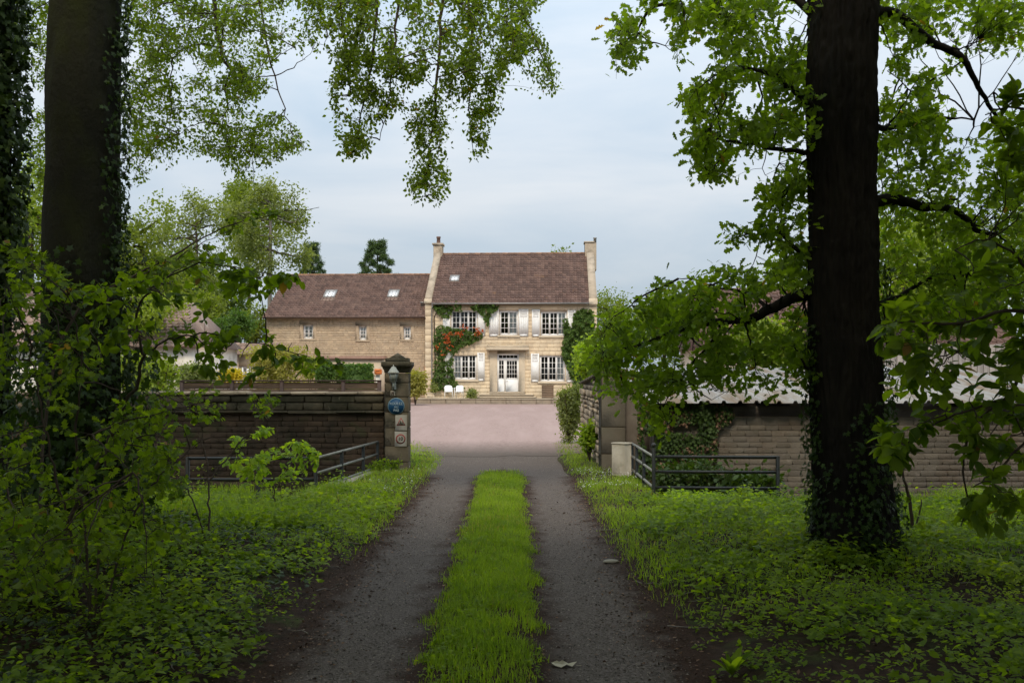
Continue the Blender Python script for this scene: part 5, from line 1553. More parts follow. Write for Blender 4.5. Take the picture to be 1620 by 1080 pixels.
for poly, ya, yb, nb, ntw, gap in OAKM:
    op.twigs(poly_points(poly, ntw, ya, yb, gap + 0.06 if gap else None, 0.035), 9, 0.086, 'oak', 0.003, K=4, up=0.35, jit=0.045, maxlen=0.40, start=0.3, droop=0.1, spread=0.9)
obj('crown', op.leaf_mesh('crown', M['oak_leaf']), oak, ooff)
obj('limbs', op.wood_mesh('limbs', M['oak_bark']), oak, ooff)
up = Plant(); up.skel.append(np.array([(OX, OY, z) for z in np.linspace(6, 10, 10)]))  # unseen upper crown of the oak, shaped to shade the near drive
up.limb([(OX, OY, 6.5), (3.2, 5.5, 7.6), (2.6, 2.0, 8.0), (2.0, -2.0, 7.6)], 0.14, 0.03); up.limb([(OX, OY, 6.5), (5.5, 7.0, 7.5), (7.5, 5.0, 7.4)], 0.12, 0.03); up.limb([(OX, OY, 7.5), (1.2, 7.4, 8.8), (-0.5, 6.0, 9.2)], 0.1, 0.03)
C = np.concatenate([ball_points((3.2, 4.6, 7.0), (4.4, 3.6, 2.6), 680, 0.2), ball_points((3.6, 0.8, 6.8), (5.0, 4.6, 2.4), 2000, 0.2), ball_points((6.5, 10.5, 8.6), (3.4, 2.6, 2.6), 120, 0.2), ball_points((7.6, 5.0, 5.6), (2.2, 4.6, 2.6), 380, 0.2)])
C = out_of_frame(C, 0.6)
C = C[(C[:, 1] < 7.0 + 0.8 * rng.random(len(C))) | (np.abs(C[:, 0]) > 5.5)]
up.branches(C[rng.choice(len(C), 90, False)], 0.03, 0.008, 7, 0.1, 4)
up.twigs(C, 11, 0.20, 'quad', 0.005, K=3, wood=False, up=0.5, jit=0.28, maxlen=1.1, start=0.0)
obj('upper_crown', up.leaf_mesh('upper_crown', M['oak_leaf']), oak, ooff)
obj('upper_limbs', up.wood_mesh('upper_limbs', M['oak_bark']), oak, ooff)
iv = join([cling(opath, orad, 2400, -3.6, 0.4, 0.0, 1.5, 0.05, off=0.09, dens=lambda th, z: np.clip(1.0 - 0.62 * z + 0.35 * np.sin(th * 4 + 1), 0, 1)),
           cling(opath, orad, 420, -0.9, 0.5, 1.2, 2.7, 0.045, off=0.1), cling(opath, orad, 260, -3.6, -2.6, 1.0, 2.2, 0.045, off=0.06)])
obj('ivy', mesh_np('ivy', iv[0], iv[1], M['ivy_leaf'], iv[2]), oak, ooff)

# ---- unseen trees added beside and behind the viewpoint to shade the foreground
def shade_tree(label, x, y, h, rx, n, seed):
    t = empty('unseen_shade_tree', (x, y, 0)); tag(t, label, 'tree', 'unseen trees added for shade')
    obj('trunk', trunk_mesh('trunk', [(0, 0, 0), (0.05, 0, h * 0.5), (0, 0, h)], [0.3, 0.24, 0.1], M['oak_bark'], 24, 40, 0.0, lump=0.03, flare=0.1), t)
    p = Plant(); p.skel.append(np.array([(0, 0, z) for z in np.linspace(h * 0.35, h, 12)]))
    for k in range(6):
        a = k * 1.05 + seed
        p.limb([(0, 0, h * 0.4 + k * 0.4), (math.cos(a) * rx * 0.5, math.sin(a) * rx * 0.5, h * 0.55 + k * 0.3), (math.cos(a) * rx * 0.9, math.sin(a) * rx * 0.9, h * 0.6 + k * 0.3)], 0.08, 0.02, 6, 12)
    C = np.concatenate([ball_points((0, 0, h * 0.66), (rx, rx, h * 0.36), n, 0.3), ball_points((0, 0, h * 0.3), (rx * 0.9, rx * 0.9, h * 0.18), n // 3, 0.2)])
    Cw = C + np.array([x, y, 0])
    C = C[((Cw[:, 1] < 0.3) | (np.abs(Cw[:, 0]) > 0.52 * np.maximum(Cw[:, 1], 0) + 0.6) | (Cw[:, 2] > CAM_H + 0.385 * Cw[:, 1] + 0.6)) & ((Cw ** 2 * [1, 1, 0]).sum(1) > 5.0)]
    p.twigs(C, 9, 0.27, 'quad', 0.006, K=3, wood=False, up=0.5, jit=0.3, maxlen=1.2, start=0.0)
    obj('crown', p.leaf_mesh('crown', M['beech_leaf']), t); obj('limbs', p.wood_mesh('limbs', M['twig']), t)
WT = [('unseen tree added for shade beside the drive, past the left edge of the view', -7.6, 5.0, 9.0, 3.4, 420, 0.3),
      ('unseen tree added for shade beside the drive, past the right edge of the view', 7.4, 6.0, 9.0, 3.2, 420, 1.1),
      ('unseen tree added for shade beside the viewpoint on its left', -6.0, -3.5, 9.0, 3.8, 460, 2.0),
      ('unseen tree added for shade beside the viewpoint on its right', 5.8, -3.0, 9.0, 3.8, 460, 2.9),
      ('unseen tree added for shade beyond the right edge of the view, beside the ditch', 10.6, 9.5, 9.0, 3.4, 480, 0.9),
      ('unseen tree added for shade beyond the right edge of the view, near the viewpoint', 8.8, 1.5, 8.5, 3.4, 480, 2.2),
      ('unseen tree added for shade beyond the left edge of the view, near the viewpoint', -9.4, 0.5, 8.5, 3.4, 480, 1.3),
      ('unseen tree added for shade behind the viewpoint, left of the drive', -3.2, -9.5, 8.5, 3.6, 520, 0.7),
      ('unseen tree added for shade behind the viewpoint, right of the drive', 3.4, -9.0, 8.5, 3.6, 520, 1.7),
      ('unseen tree added for shade far behind the viewpoint', 0.0, -15.0, 9.0, 4.2, 560, 2.4)]
for wt_ in WT:
    shade_tree(*wt_)

# ------------------------------------------------------------------ understorey
# ---- hornbeam branches reaching in from the right, close by
hb = Plant()
hb.limb([W(1990, 620, 5.2), W(1800, 470, 5.1), W(1660, 500, 5.0), W(1600, 490, 5.0), W(1520, 510, 5.0), W(1440, 510, 5.0), W(1400, 512, 5.0)], 0.018, 0.003, 6, 30, 0.004)
hb.limb([W(1990, 620, 5.2), W(1720, 500, 5.0), W(1640, 540, 4.9), W(1612, 590, 4.9), W(1598, 625, 4.9), W(1545, 645, 4.9), W(1480, 670, 5.0), W(1430, 705, 5.0)], 0.016, 0.003, 6, 34, 0.004)
hb.limb([W(1612, 590, 4.9), W(1600, 640, 4.9), W(1625, 700, 4.9)], 0.008, 0.003, 5, 12, 0.004)
hb.limb([W(1600, 625, 4.9), W(1535, 680, 4.95), W(1525, 740, 5.0), W(1530, 800, 5.0), W(1520, 830, 5.0)], 0.008, 0.003, 5, 20, 0.004)
hb.limb([W(1720, 700, 5.1), W(1640, 690, 5.0), W(1580, 740, 5.0), W(1540, 770, 5.0)], 0.010, 0.003, 5, 18, 0.004)
hb.limb([W(1990, 620, 5.2), W(1800, 300, 5.0), W(1680, 200, 4.8), W(1600, 170, 4.7), W(1560, 180, 4.7)], 0.014, 0.003, 5, 24, 0.004)
hb.limb([W(1660, 500, 5.0), W(1620, 420, 5.0), W(1560, 380, 5.0), W(1510, 395, 5.0)], 0.010, 0.003, 5, 18, 0.004)
HB = [([(1365, 490), (1420, 480), (1480, 465), (1530, 430), (1580, 370), (1640, 340), (1640, 560), (1540, 560), (1470, 560), (1400, 555)], 4.6, 5.5, 12, 62),
      ([(1400, 560), (1540, 540), (1640, 560), (1640, 660), (1560, 650), (1480, 660), (1420, 620)], 4.7, 5.6, 12, 60),
      ([(1355, 715), (1380, 680), (1430, 655), (1480, 650), (1470, 700), (1430, 745), (1370, 720)], 4.8, 5.2, 4, 18),
      ([(1480, 660), (1640, 640), (1640, 800), (1590, 850), (1510, 835), (1505, 800), (1560, 780), (1530, 730)], 4.7, 5.5, 12, 44),
      ([(1545, 170), (1640, 120), (1640, 330), (1590, 300), (1560, 200)], 4.5, 5.0, 6, 20)]
for poly, ya, yb, nb, ntw in HB:
    hb.branches(poly_points(poly, nb, ya, yb), 0.0045, 0.0018, 7, 0.03, 4, 0.03)
for poly, ya, yb, nb, ntw in HB:
    hb.twigs(poly_points(poly, ntw, ya, yb), 8, 0.078, 'fold', 0.0018, up=0.62, maxlen=0.22, start=0.1, droop=0.25, spread=0.8, wid=0.95)
plant_thing('hornbeam', 'leafy hornbeam branches hanging in from the right edge', 'tree', tuple(W(1990, 620, 5.2) * [1, 1, 0]), hb, M['horn_leaf'], M['twig'], crown='leaves', stem='branches')

# ---- saplings on the left bank
def sapling(name, label, base, limbs, masses, leaf_m, L, kind, nl=9, up=0.55, wid=1.0, maxlen=0.3, r=0.0022, cat='sapling', rb=0.006, dn=0.72):
    p = Plant()
    for pts, r0, r1 in limbs:
        p.limb(pts, r0, r1, 6, 30, 0.006)
    for poly, ya, yb, nb, ntw, gap in masses:
        p.branches(poly_points(poly, nb, ya, yb, gap), rb, rb * 0.4, 8, 0.05, 4, 0.015)
    for poly, ya, yb, nb, ntw, gap in masses:
        p.twigs(poly_points(poly, int(ntw * dn), ya, yb, gap + 0.08 if gap else None, 0.035), nl, L, kind, r, up=up, jit=0.012, maxlen=maxlen, start=0.15, droop=0.3, wid=wid)
    return plant_thing(name, label, cat, base, p, leaf_m, M['twig'], crown='leaves', stem='stems')
g0 = lambda x, y: (x, y, float(gz(x, y)))
b1 = g0(W(70, 0, 7.0)[0], 7.0)
sapling('hazel_sapling', 'forked hazel sapling with a dark stem in front of the beech', b1,
        [([b1, W(120, 800, 7.0), W(165, 720, 7.0), W(190, 660, 7.0), W(215, 605, 7.0), W(226, 562, 7.0)], 0.016, 0.011),
         ([W(226, 562, 7.0), W(218, 520, 7.0), W(217, 492, 7.0), W(232, 465, 7.0), W(250, 447, 7.0), W(285, 430, 7.0), W(320, 415, 7.0), W(380, 425, 7.0), W(430, 432, 7.0), W(475, 438, 7.0)], 0.010, 0.002),
         ([W(226, 562, 7.0), W(250, 545, 7.0), W(290, 532, 7.0), W(330, 528, 7.0), W(380, 538, 7.0), W(430, 548, 7.0), W(480, 562, 7.0), W(535, 578, 7.0)], 0.008, 0.002),
         ([W(217, 492, 7.0), W(200, 478, 7.0), W(170, 470, 7.0)], 0.006, 0.002)],
        [([(225, 500), (300, 505), (360, 520), (430, 525), (480, 545), (545, 575), (540, 595), (470, 585), (420, 600), (390, 610), (330, 590), (280, 570), (235, 560)], 6.7, 7.4, 12, 62, 0.3),
         ([(230, 470), (330, 400), (420, 440), (480, 430), (480, 445), (430, 470), (390, 480), (310, 480), (250, 490)], 6.6, 7.5, 12, 52, 0.3),
         ([(140, 440), (220, 420), (230, 500), (200, 560), (130, 560)], 6.6, 7.4, 8, 40, None)], M['horn_leaf'], 0.072, 'fold')
b2 = g0(W(150, 0, 6.2)[0], 6.2)
sapling('maple_sapling', 'bushy maple sapling with broad leaves over the left bank', b2,
        [([b2, W(160, 800, 6.3), W(170, 700, 6.4), W(190, 620, 6.5)], 0.010, 0.003), ([b2, W(90, 760, 6.2), W(60, 620, 6.2), W(40, 520, 6.3)], 0.010, 0.003), ([b2, W(220, 800, 6.3), W(280, 730, 6.5), W(330, 690, 6.7)], 0.008, 0.003),
         ([b2, W(120, 700, 6.2), W(130, 580, 6.2), W(110, 470, 6.3)], 0.010, 0.003)],
        [([(-20, 560), (60, 600), (150, 560), (190, 620), (240, 700), (200, 860), (100, 900), (-20, 860)], 5.6, 7.4, 26, 210, 0.3),
         ([(-20, 400), (60, 410), (150, 440), (170, 560), (60, 600), (-20, 580)], 5.8, 7.6, 16, 95, 0.36),
         ([(200, 640), (290, 650), (300, 690), (295, 770), (260, 800), (210, 760)], 6.0, 7.6, 12, 80, 0.3),
         ([(-20, 780), (120, 800), (260, 790), (330, 830), (300, 920), (160, 960), (-20, 980)], 5.0, 6.8, 18, 130, 0.36)], M['horn_leaf'], 0.052, 'comb', 8, up=0.6, maxlen=0.26, dn=0.85)
b3 = g0(W(330, 0, 9.0)[0], 9.0)
sapling('field_maple', 'thin maple shoots spreading low in front of the dark garden wall', b3,
        [([b3, W(330, 760, 9.2), W(320, 690, 9.4), W(310, 640, 9.5)], 0.010, 0.003), ([W(330, 760, 9.2), W(380, 700, 9.4), W(420, 650, 9.5), W(460, 640, 9.6)], 0.008, 0.002), ([b3, W(290, 760, 9.0), W(250, 700, 9.2)], 0.008, 0.003)],
        [([(215, 610), (300, 600), (420, 615), (480, 650), (470, 680), (430, 655), (390, 680), (330, 660), (290, 690), (220, 700)], 9.0, 10.2, 16, 130, 0.34),
         ([(220, 690), (290, 690), (296, 720), (300, 780), (280, 790), (220, 780)], 8.6, 10.0, 10, 90, 0.3)], M['horn_leaf'], 0.06, 'comb', 7, up=0.6, dn=0.5)
b4 = g0(W(435, 0, 12.0)[0], 12.0)
sapling('young_maple', 'slender young maple with bright green leaves beside the left railing', b4,
        [([b4, W(434, 780, 12.0), W(432, 740, 12.0), W(438, 690, 12.0), W(440, 665, 12.0)], 0.010, 0.003), ([W(434, 745, 12.0), W(400, 725, 11.9), W(365, 728, 11.8)], 0.005, 0.002), ([W(434, 735, 12.0), W(470, 715, 12.0), W(520, 722, 12.0)], 0.005, 0.002)],
        [([(362, 690), (385, 690), (390, 715), (375, 720)], 11.8, 12.2, 2, 16, None), ([(395, 678), (425, 672), (425, 695), (400, 692)], 11.8, 12.2, 2, 16, None),
         ([(410, 710), (470, 695), (500, 712), (528, 722), (500, 728), (440, 722), (412, 722)], 11.6, 12.3, 6, 52, None),
         ([(342, 725), (400, 720), (440, 735), (500, 730), (500, 760), (440, 765), (420, 780), (380, 770), (365, 745)], 11.6, 12.4, 8, 95, None)], M['young_leaf'], 0.072, 'comb', 7, up=0.75, maxlen=0.20, dn=0.62)
b5 = g0(W(60, 0, 8.5)[0], 8.5)
sapling('thin_ash', 'thin arching branches with sparse leaves across the gap left of the house', b5,
        [([b5, W(80, 600, 8.7), W(130, 480, 8.9), W(200, 445, 9.0), W(280, 400, 9.2), W(350, 362, 9.4), W(430, 340, 9.6), W(505, 328, 9.8)], 0.016, 0.0025),
         ([W(200, 445, 9.0), W(260, 420, 9.2), W(330, 380, 9.3), W(400, 350, 9.4)], 0.007, 0.002)],
        [([(190, 440), (260, 400), (340, 380), (350, 420), (280, 450), (210, 470)], 8.8, 9.6, 8, 42, 0.3), ([(340, 350), (430, 325), (500, 320), (505, 335), (430, 350), (360, 375)], 9.2, 9.9, 6, 22, 0.3),
         ([(-10, 380), (60, 390), (110, 430), (100, 520), (20, 500)], 8.4, 9.4, 8, 60, 0.3)], M['horn_leaf'], 0.07, 'fold', 7)

sh_ = Plant()
b6 = g0(W(1445, 0, 10.0)[0], 10.0)
sh_.limb([b6, W(1440, 800, 10), W(1432, 760, 10), W(1428, 730, 10)], 0.02, 0.010, 6, 14, 0.008); sh_.limb([W(1442, 850, 10), W(1455, 810, 10), W(1458, 790, 10)], 0.010, 0.006, 5, 10, 0.004); sh_.limb([W(1441, 850, 10), W(1418, 840, 9.9)], 0.008, 0.004, 5, 6)
sh_.twigs(np.array([W(1428, 735, 10), W(1440, 790, 10), W(1455, 800, 10)]), 5, 0.06, 'fold', 0.003, maxlen=0.2)
plant_thing('bare_sapling', 'bare double stem standing just right of the oak trunk', 'sapling', b6, sh_, M['horn_leaf'], M['twig'], crown='leaves', stem='stems')

# ------------------------------------------------------------------ climbers and shrubs by the house
def facade(px, py, d):
    v = Matrix.Rotation(HROT, 4, 'Z') @ Vector((hx(px), -d, hz(py)))
    return np.array([hloc[0] + v.x, hloc[1] + v.y, v.z])
def wall_leaves(polys, size, kind, dmax=0.4):
    out, pts = [], []
    for poly, n, gap in polys:
        poly = np.array(poly, float); lo, hi = poly.min(0), poly.max(0)
        q = rng.uniform(lo, hi, (n * 4, 2)); ok = in_poly(q[:, 0], q[:, 1], poly)
        if gap: ok &= VN1(q[:, 0] * 0.16, q[:, 1] * 0.16) > gap
        q = q[ok][:n]
        P = np.array([facade(a, b, 0.06 + dmax * (VN2(a * 0.22, b * 0.22) ** 1.5) * random.uniform(0.5, 1)) for a, b in q])
        Nn = unit(np.array([0, -1.0, 0.35]) + rng.normal(size=P.shape) * 0.45)
        D = unit(np.array([0, -0.3, -1.0]) + rng.normal(size=P.shape) * 0.6)
        out.append(leaves(P, D, Nn, size * rng.uniform(0.6, 1.3, len(P)), kind, np.clip(rng.normal(0.5, 0.25, len(P)), 0, 0.95)))
        pts.append(P)
    return join(out), pts
M['vine_leaf'] = leafmat('vine_leaf', (0.040, 0.080, 0.016), (0.100, 0.160, 0.032), 0.35)
vine = empty('trumpet_vine', tuple(facade(690, 632, 0.1)))
tag(vine, 'climbing vine with orange-red flowers on the left corner of the house', 'vine')
voff = -Vector(facade(690, 632, 0.1))
VP = [([(686, 590), (690, 560), (685, 540), (688, 520), (700, 512), (720, 518), (740, 522), (764, 525), (762, 535), (740, 545), (728, 550), (718, 560), (716, 580), (720, 600), (735, 612), (715, 614), (690, 616), (681, 606)], 2600, 0.16),
      ([(684, 484), (700, 477), (722, 475), (735, 484), (730, 492), (716, 490), (712, 500), (700, 502), (692, 492)], 620, 0.2), ([(745, 484), (770, 477), (789, 480), (788, 490), (776, 495), (773, 515), (768, 516), (766, 498), (752, 494)], 560, 0.2)]
(V_, F_, T_), vp = wall_leaves(VP, 0.15, 'oval', 0.45)
obj('leaves', mesh_np('leaves', V_, F_, M['vine_leaf'], T_), vine, voff)
mb = MB()
for pts in ([(697, 616), (694, 580), (692, 540), (700, 520), (740, 530)], [(690, 616), (688, 560), (687, 500), (700, 482), (760, 486), (772, 510)], [(705, 616), (709, 590), (704, 555)]):
    mb.tube([facade(a, b, 0.06) for a, b in pts], np.linspace(0.05, 0.015, len(pts)), 6)
mb.build('stems', M['twig'], vine, loc=voff)
fl = []
for cx_, cy_, n in ((706, 533, 26), (712, 530, 22), (728, 529, 34), (709, 540, 18), (758, 526, 36), (753, 521, 14), (736, 518, 20), (692, 549, 12), (700, 560, 10), (714, 549, 12)):
    P = np.array([facade(cx_ + rng.normal() * 3.0, cy_ + rng.normal() * 2.4, 0.40 + rng.random() * 0.12) for _ in range(n // 2)])
    for k in range(3):
        fl.append(leaves(P, unit(rng.normal(size=P.shape) + [0, -0.8, 0.3]), rng.normal(size=P.shape), 0.13, 'oval'))
V_, F_, T_ = join(fl)
tag(obj('flowers', mesh_np('flowers', V_, F_, M['flower'], T_), vine, voff), kind='stuff')
ivy = empty('wall_ivy', tuple(facade(915, 632, 0.1)))
tag(ivy, 'dense dark ivy covering the right corner of the house', 'ivy')
ioff = -Vector(facade(915, 632, 0.1))
(V_, F_, T_), _ = wall_leaves([([(908, 494), (922, 488), (938, 492), (941, 530), (940, 570), (930, 600), (905, 600), (892, 570), (888, 548), (893, 530), (890, 508), (896, 502), (902, 525), (906, 510)], 3400, None), ([(905, 595), (940, 590), (940, 632), (905, 632)], 700, None)], 0.17, 'ivy', 0.5)
obj('leaves', mesh_np('leaves', V_, F_, M['vine_leaf'], T_), ivy, ioff)
mb = MB(); mb.tube([facade(918, 632, 0.05), facade(920, 580, 0.05), facade(915, 520, 0.05)], [0.06, 0.04, 0.015], 6); mb.build('stems', M['twig'], ivy, loc=ioff)

def bush(name, label, cat, px, py, Y, rx, rz, n, L, mt, kind='oval', ry=None, nl=12, z0=0.0, spiky=False, group=None, up=0.4, fill=0.25, lumps=7):
    """a shrub: stems from its foot, lumpy mass of twigs"""
    c = W(px, py, Y); ry = ry or rx
    base = (c[0], Y, float(gz(c[0], Y)))
    p = Plant()
    for k in range(7):
        a = k * 0.9 + px; e = np.array([c[0] + math.cos(a) * rx * 0.55, Y + math.sin(a) * ry * 0.55, c[2] + rz * 0.4])
        p.limb([base, (np.array(base) * 0.5 + e * 0.5) + [0, 0, 0.1 * rz], e], 0.02, 0.006, 5, 10)
    if spiky:
        C = np.array(base) + np.stack([rng.normal(size=n) * rx * 0.5, rng.normal(size=n) * ry * 0.5, rng.uniform(0.4, 1.0, n) * (c[2] + rz - base[2])], 1)
    else:
        cs = np.array([c + rng.normal(size=3) * [rx * 0.42, ry * 0.42, rz * 0.36] for _ in range(lumps)] + [c])
        C = np.concatenate([ball_points(q, (rx * 0.62, ry * 0.62, rz * 0.62), n // (lumps + 1) + 1, fill) for q in cs])
        C = C[C[:, 2] > base[2] + 0.03]
    p.twigs(C, nl, L, kind, 0.004, K=3, up=up, jit=L * 0.8, maxlen=max(rx, rz) * 0.8, start=0.2, sag=0.3 if spiky else 0.1)
    return plant_thing(name, label, cat, base, p, mt, M['twig'], group, 'leaves', 'stems')
bush('willow_shrub', 'loose grey-green shrub spilling over the gravel at the end of the stone wall', 'shrub', 900, 648, 24.6, 0.42, 0.85, 620, 0.055, M['far_grey'], 'oval', nl=12, lumps=9)
bush('elder_shrub', 'bright green shrub rising above the stone side wall', 'shrub', 938, 572, 23.6, 0.45, 0.50, 300, 0.11, M['young_leaf'], 'oval', nl=10)
bush('side_wall_weed', 'leafy weeds growing at the foot of the stone side wall', 'shrub', 932, 692, 19.8, 0.22, 0.28, 130, 0.08, M['herb_leaf'], 'oval', nl=9)
bush('golden_shrub', 'low golden yellow shrub beside the white trellis', 'shrub', 362, 594, 34.0, 0.55, 0.28, 260, 0.08, M['yellow_leaf'])
bush('broom_shrub', 'pale olive broom-like shrub above the sliding gate', 'shrub', 437, 584, 33.0, 0.95, 0.75, 620, 0.09, M['olive_leaf'], spiky=True, up=0.2)
bush('round_shrub', 'light green rounded shrub left of the clipped hedge', 'shrub', 497, 583, 36.0, 0.55, 0.5, 300, 0.09, M['far_bright'])
bush('dark_shrub', 'small dark upright shrub between the light shrub and the hedge', 'shrub', 515, 590, 34.0, 0.3, 0.5, 300, 0.08, M['hedge_leaf'])
bush('grey_shrub', 'low silvery shrub just left of the clipped hedge', 'shrub', 533, 593, 35.0, 0.32, 0.4, 200, 0.07, M['far_grey'])
bush('left_garden_shrub', 'broad green shrub in front of the white bungalow', 'shrub', 240, 592, 24.0, 1.1, 0.55, 520, 0.09, M['far_bright'])
bush('lavender_shrub', 'grey-green bush beside the outbuilding door', 'shrub', 305, 590, 30.0, 0.7, 0.5, 360, 0.08, M['far_grey'])
bush('annex_shrub', 'yellow-green wispy shrub at the foot of the stone wing', 'shrub', 657, 610, 60.0, 0.65, 0.75, 420, 0.16, M['olive_leaf'], spiky=True)
bush('terrace_plant', 'small plant beside the steps of the house', 'plant', 747, 624, 63.0, 0.35, 0.35, 90, 0.12, M['far_grey'])
bush('urn_plant', 'pale green plant growing in the stone urn', 'plant', 686, 612.5, 63.7, 0.26, 0.2, 70, 0.1, M['far_grey'])
bush('shrub_behind_shed', 'bright yellow-green bush behind the metal-roofed shed', 'shrub', 1225, 540, 27.0, 1.1, 1.1, 520, 0.14, M['far_bright'])
bush('pillar_weed', 'pale leafy weed at the foot of the left pillar', 'plant', 603, 737, 17.5, 0.28, 0.12, 70, 0.05, M['herb_leaf'])
bush('ditch_fern', 'dark strap-leaved plant in the ditch behind the right railing', 'plant', 1185, 785, 15.6, 0.5, 0.30, 160, 0.12, M['ivy_leaf'], spiky=True)
bush('ditch_fern', 'dark leafy plant against the shed wall near the meter box', 'plant', 1080, 765, 16.0, 0.6, 0.45, 260, 0.09, M['ivy_leaf'])
# clipped hedge block
hd = empty('clipped_hedge', (W(562, 0, 35)[0], 35, 0)); tag(hd, 'square clipped green hedge behind the gate pillar', 'hedge')
P = rng.uniform([-0.56, -0.35, 1.0], [0.56, 0.35, 2.02], (2600, 3)); ax = rng.integers(0, 3, 2600); sd_ = rng.integers(0, 2, 2600)
lo_, hi_ = np.array([-0.56, -0.35, 1.0]), np.array([0.56, 0.35, 2.02])
for i_ in range(2600):
    P[i_, ax[i_]] = (lo_, hi_)[sd_[i_]][ax[i_]] + rng.normal() * 0.02
V_, F_, T_ = leaves(P, rng.normal(size=P.shape), rng.normal(size=P.shape), 0.09, 'oval')
obj('leaves', mesh_np('leaves', V_, F_, M['hedge_leaf'], T_), hd)
MB().box(-0.5, -0.3, 0.0, 0.5, 0.3, 1.96).build('inner_mass', M['hedge_leaf'], hd)

# dead and live ivy on the shed wall
wi = empty('shed_ivy', (2.6, 17.45, -0.6)); tag(wi, 'brown and green ivy on the left end of the shed wall', 'ivy')
def sheet_leaves(n, f, mt, size, nm):
    q = rng.uniform([2.2, -0.6], [4.2, 1.25], (n * 2, 2)); q = q[f(q[:, 0], q[:, 1])][:n]
    P = np.stack([q[:, 0], 17.46 - rng.random(len(q)) * 0.10, q[:, 1]], 1)
    V_, F_, T_ = leaves(P, np.array([0, -0.2, -1.0]) + rng.normal(size=P.shape) * 0.5, np.array([0, -1.0, 0.3]) + rng.normal(size=P.shape) * 0.4, size * rng.uniform(0.6, 1.3, len(P)), 'ivy')
    obj(nm, mesh_np(nm, V_, F_, mt, T_), wi, (-2.6, -17.45, 0.6))
edge = lambda x, z: x < 3.30 + 0.42 * (z + 0.2) + 0.28 * (VN1(x * 4, z * 4) - 0.5)
sheet_leaves(4200, lambda x, z: edge(x, z) & (VN2(x * 5, z * 5) > 0.3), M['ivy_leaf'], 0.06, 'leaves')
sheet_leaves(1500, lambda x, z: edge(x, z) & (VN3(x * 3, z * 3) > 0.45), M['litter'], 0.06, 'dead_leaves')

# ------------------------------------------------------------------ background trees
M['far_mid'] = leafmat('distant_mid_green_leaf', (0.060, 0.095, 0.020), (0.135, 0.180, 0.045), 0.4)
def far_tree(label, px, Y, top, bottom, rx, n, L, mt, name='broadleaf_tree', group='trees behind the buildings', lumps=14, fill=0.4, trunk_r=0.2, trunk=M['twig'], jit=1.0, squash=1.0, nl=11, kind='quad', gappy=False):
    n = int(n * 0.62)
    zt = CAM_H - (top - HZ) * Y / FPX; zb = CAM_H - (bottom - HZ) * Y / FPX
    x = (px - 810) * Y / FPX; c = np.array([x, Y, (zt + zb) / 2]); rz = (zt - zb) / 2
    p = Plant()
    p.limb([(x, Y, 0), (x + rng.normal() * 0.2, Y, c[2]), (x + rng.normal() * 0.3, Y, zt - 0.6 * rz)], trunk_r, trunk_r * 0.2, 7, 20)
    cs = []
    for k in range(lumps):
        d = unit(rng.normal(size=3)); s = rng.uniform(0.35, 0.8)
        w = 1.0 if not gappy else 1.15
        cs.append(c + d * s * np.array([rx, rx, rz]) * w)
    cs = np.array(cs)
    p.branches(cs, trunk_r * 0.4, trunk_r * 0.12, 7, 0.0, 5, 0.05)
    sz = 0.42 if not gappy else 0.30
    C = np.concatenate([ball_points(q, np.array([rx, rx, rz * squash]) * sz * rng.uniform(0.7, 1.2), n // lumps + 1, fill) for q in cs])
    p.twigs(C, nl, L, kind, 0.008, up=0.35, jit=L * jit, maxlen=rx, start=0.3, wood=False)
    return plant_thing(name, label, 'tree', (x, Y, 0), p, mt, trunk, group)
far_tree('pale slender tree with open crown and grey trunk, left of the annex roof', 425, 78, 262, 470, 3.6, 1500, 0.24, M['far_grey'], trunk=M['pale_bark'], trunk_r=0.22, gappy=True, lumps=22)
far_tree('tall yellow-green tree behind the pale slender one', 395, 95, 245, 430, 4.2, 1300, 0.30, M['far_green'])
far_tree('misty grey-green tree seen below the hanging beech leaves', 310, 85, 290, 520, 4.0, 1400, 0.26, M['far_grey'], gappy=True, lumps=20)
far_tree('dense mid-green tree behind the bungalow roof', 300, 62, 440, 560, 2.6, 900, 0.2, M['far_green'])
far_tree('round dark green bush-like tree above the outbuilding', 368, 60, 478, 545, 1.4, 500, 0.16, M['hedge_leaf'])
far_tree('green tree touching the left gable of the annex', 405, 68, 480, 560, 1.3, 450, 0.17, M['far_green'])
far_tree('light green tree seen between the beech and the ivy-clad trunk', 45, 48, 210, 520, 3.4, 1500, 0.2, M['far_bright'])
far_tree('yellow-green tree just right of the beech trunk', 235, 50, 300, 540, 2.8, 1400, 0.19, M['far_green'])
far_tree('olive tree crown above the far left cottage', 150, 60, 340, 540, 3.2, 1000, 0.22, M['far_green'])
far_tree('bright bush-like tree above the bungalow', 215, 44, 440, 540, 2.0, 700, 0.16, M['far_bright'])
far_tree('full mid-green tree between the beech and the pale slender tree', 265, 72, 372, 560, 3.4, 1300, 0.24, M['far_mid'])
far_tree('mid-green tree just behind the pale slender trunk', 345, 90, 395, 560, 3.2, 1000, 0.27, M['far_mid'])
far_tree('pale green tree right of the house chimney', 965, 95, 440, 600, 3.4, 1300, 0.26, M['far_green'])
far_tree('green tree behind the oak branches above the barn', 1050, 80, 455, 600, 3.2, 1100, 0.26, M['far_green'])
far_tree('tree top showing over the house roof ridge', 886, 96, 388, 470, 1.0, 220, 0.26, M['far_green'])
far_tree('yellow-green tree behind the oak trunk on its left', 1230, 46, 420, 580, 2.3, 800, 0.19, M['far_green'])
far_tree('yellow-green tree behind the oak trunk on its right', 1440, 36, 330, 540, 2.2, 1100, 0.17, M['far_bright'])
far_tree('mid-green tree at the right edge behind the hornbeam leaves', 1580, 40, 310, 560, 3.0, 1200, 0.19, M['far_green'])
far_tree('tall green tree beyond the right edge of the shed', 1500, 60, 300, 520, 3.6, 1100, 0.24, M['far_green'])
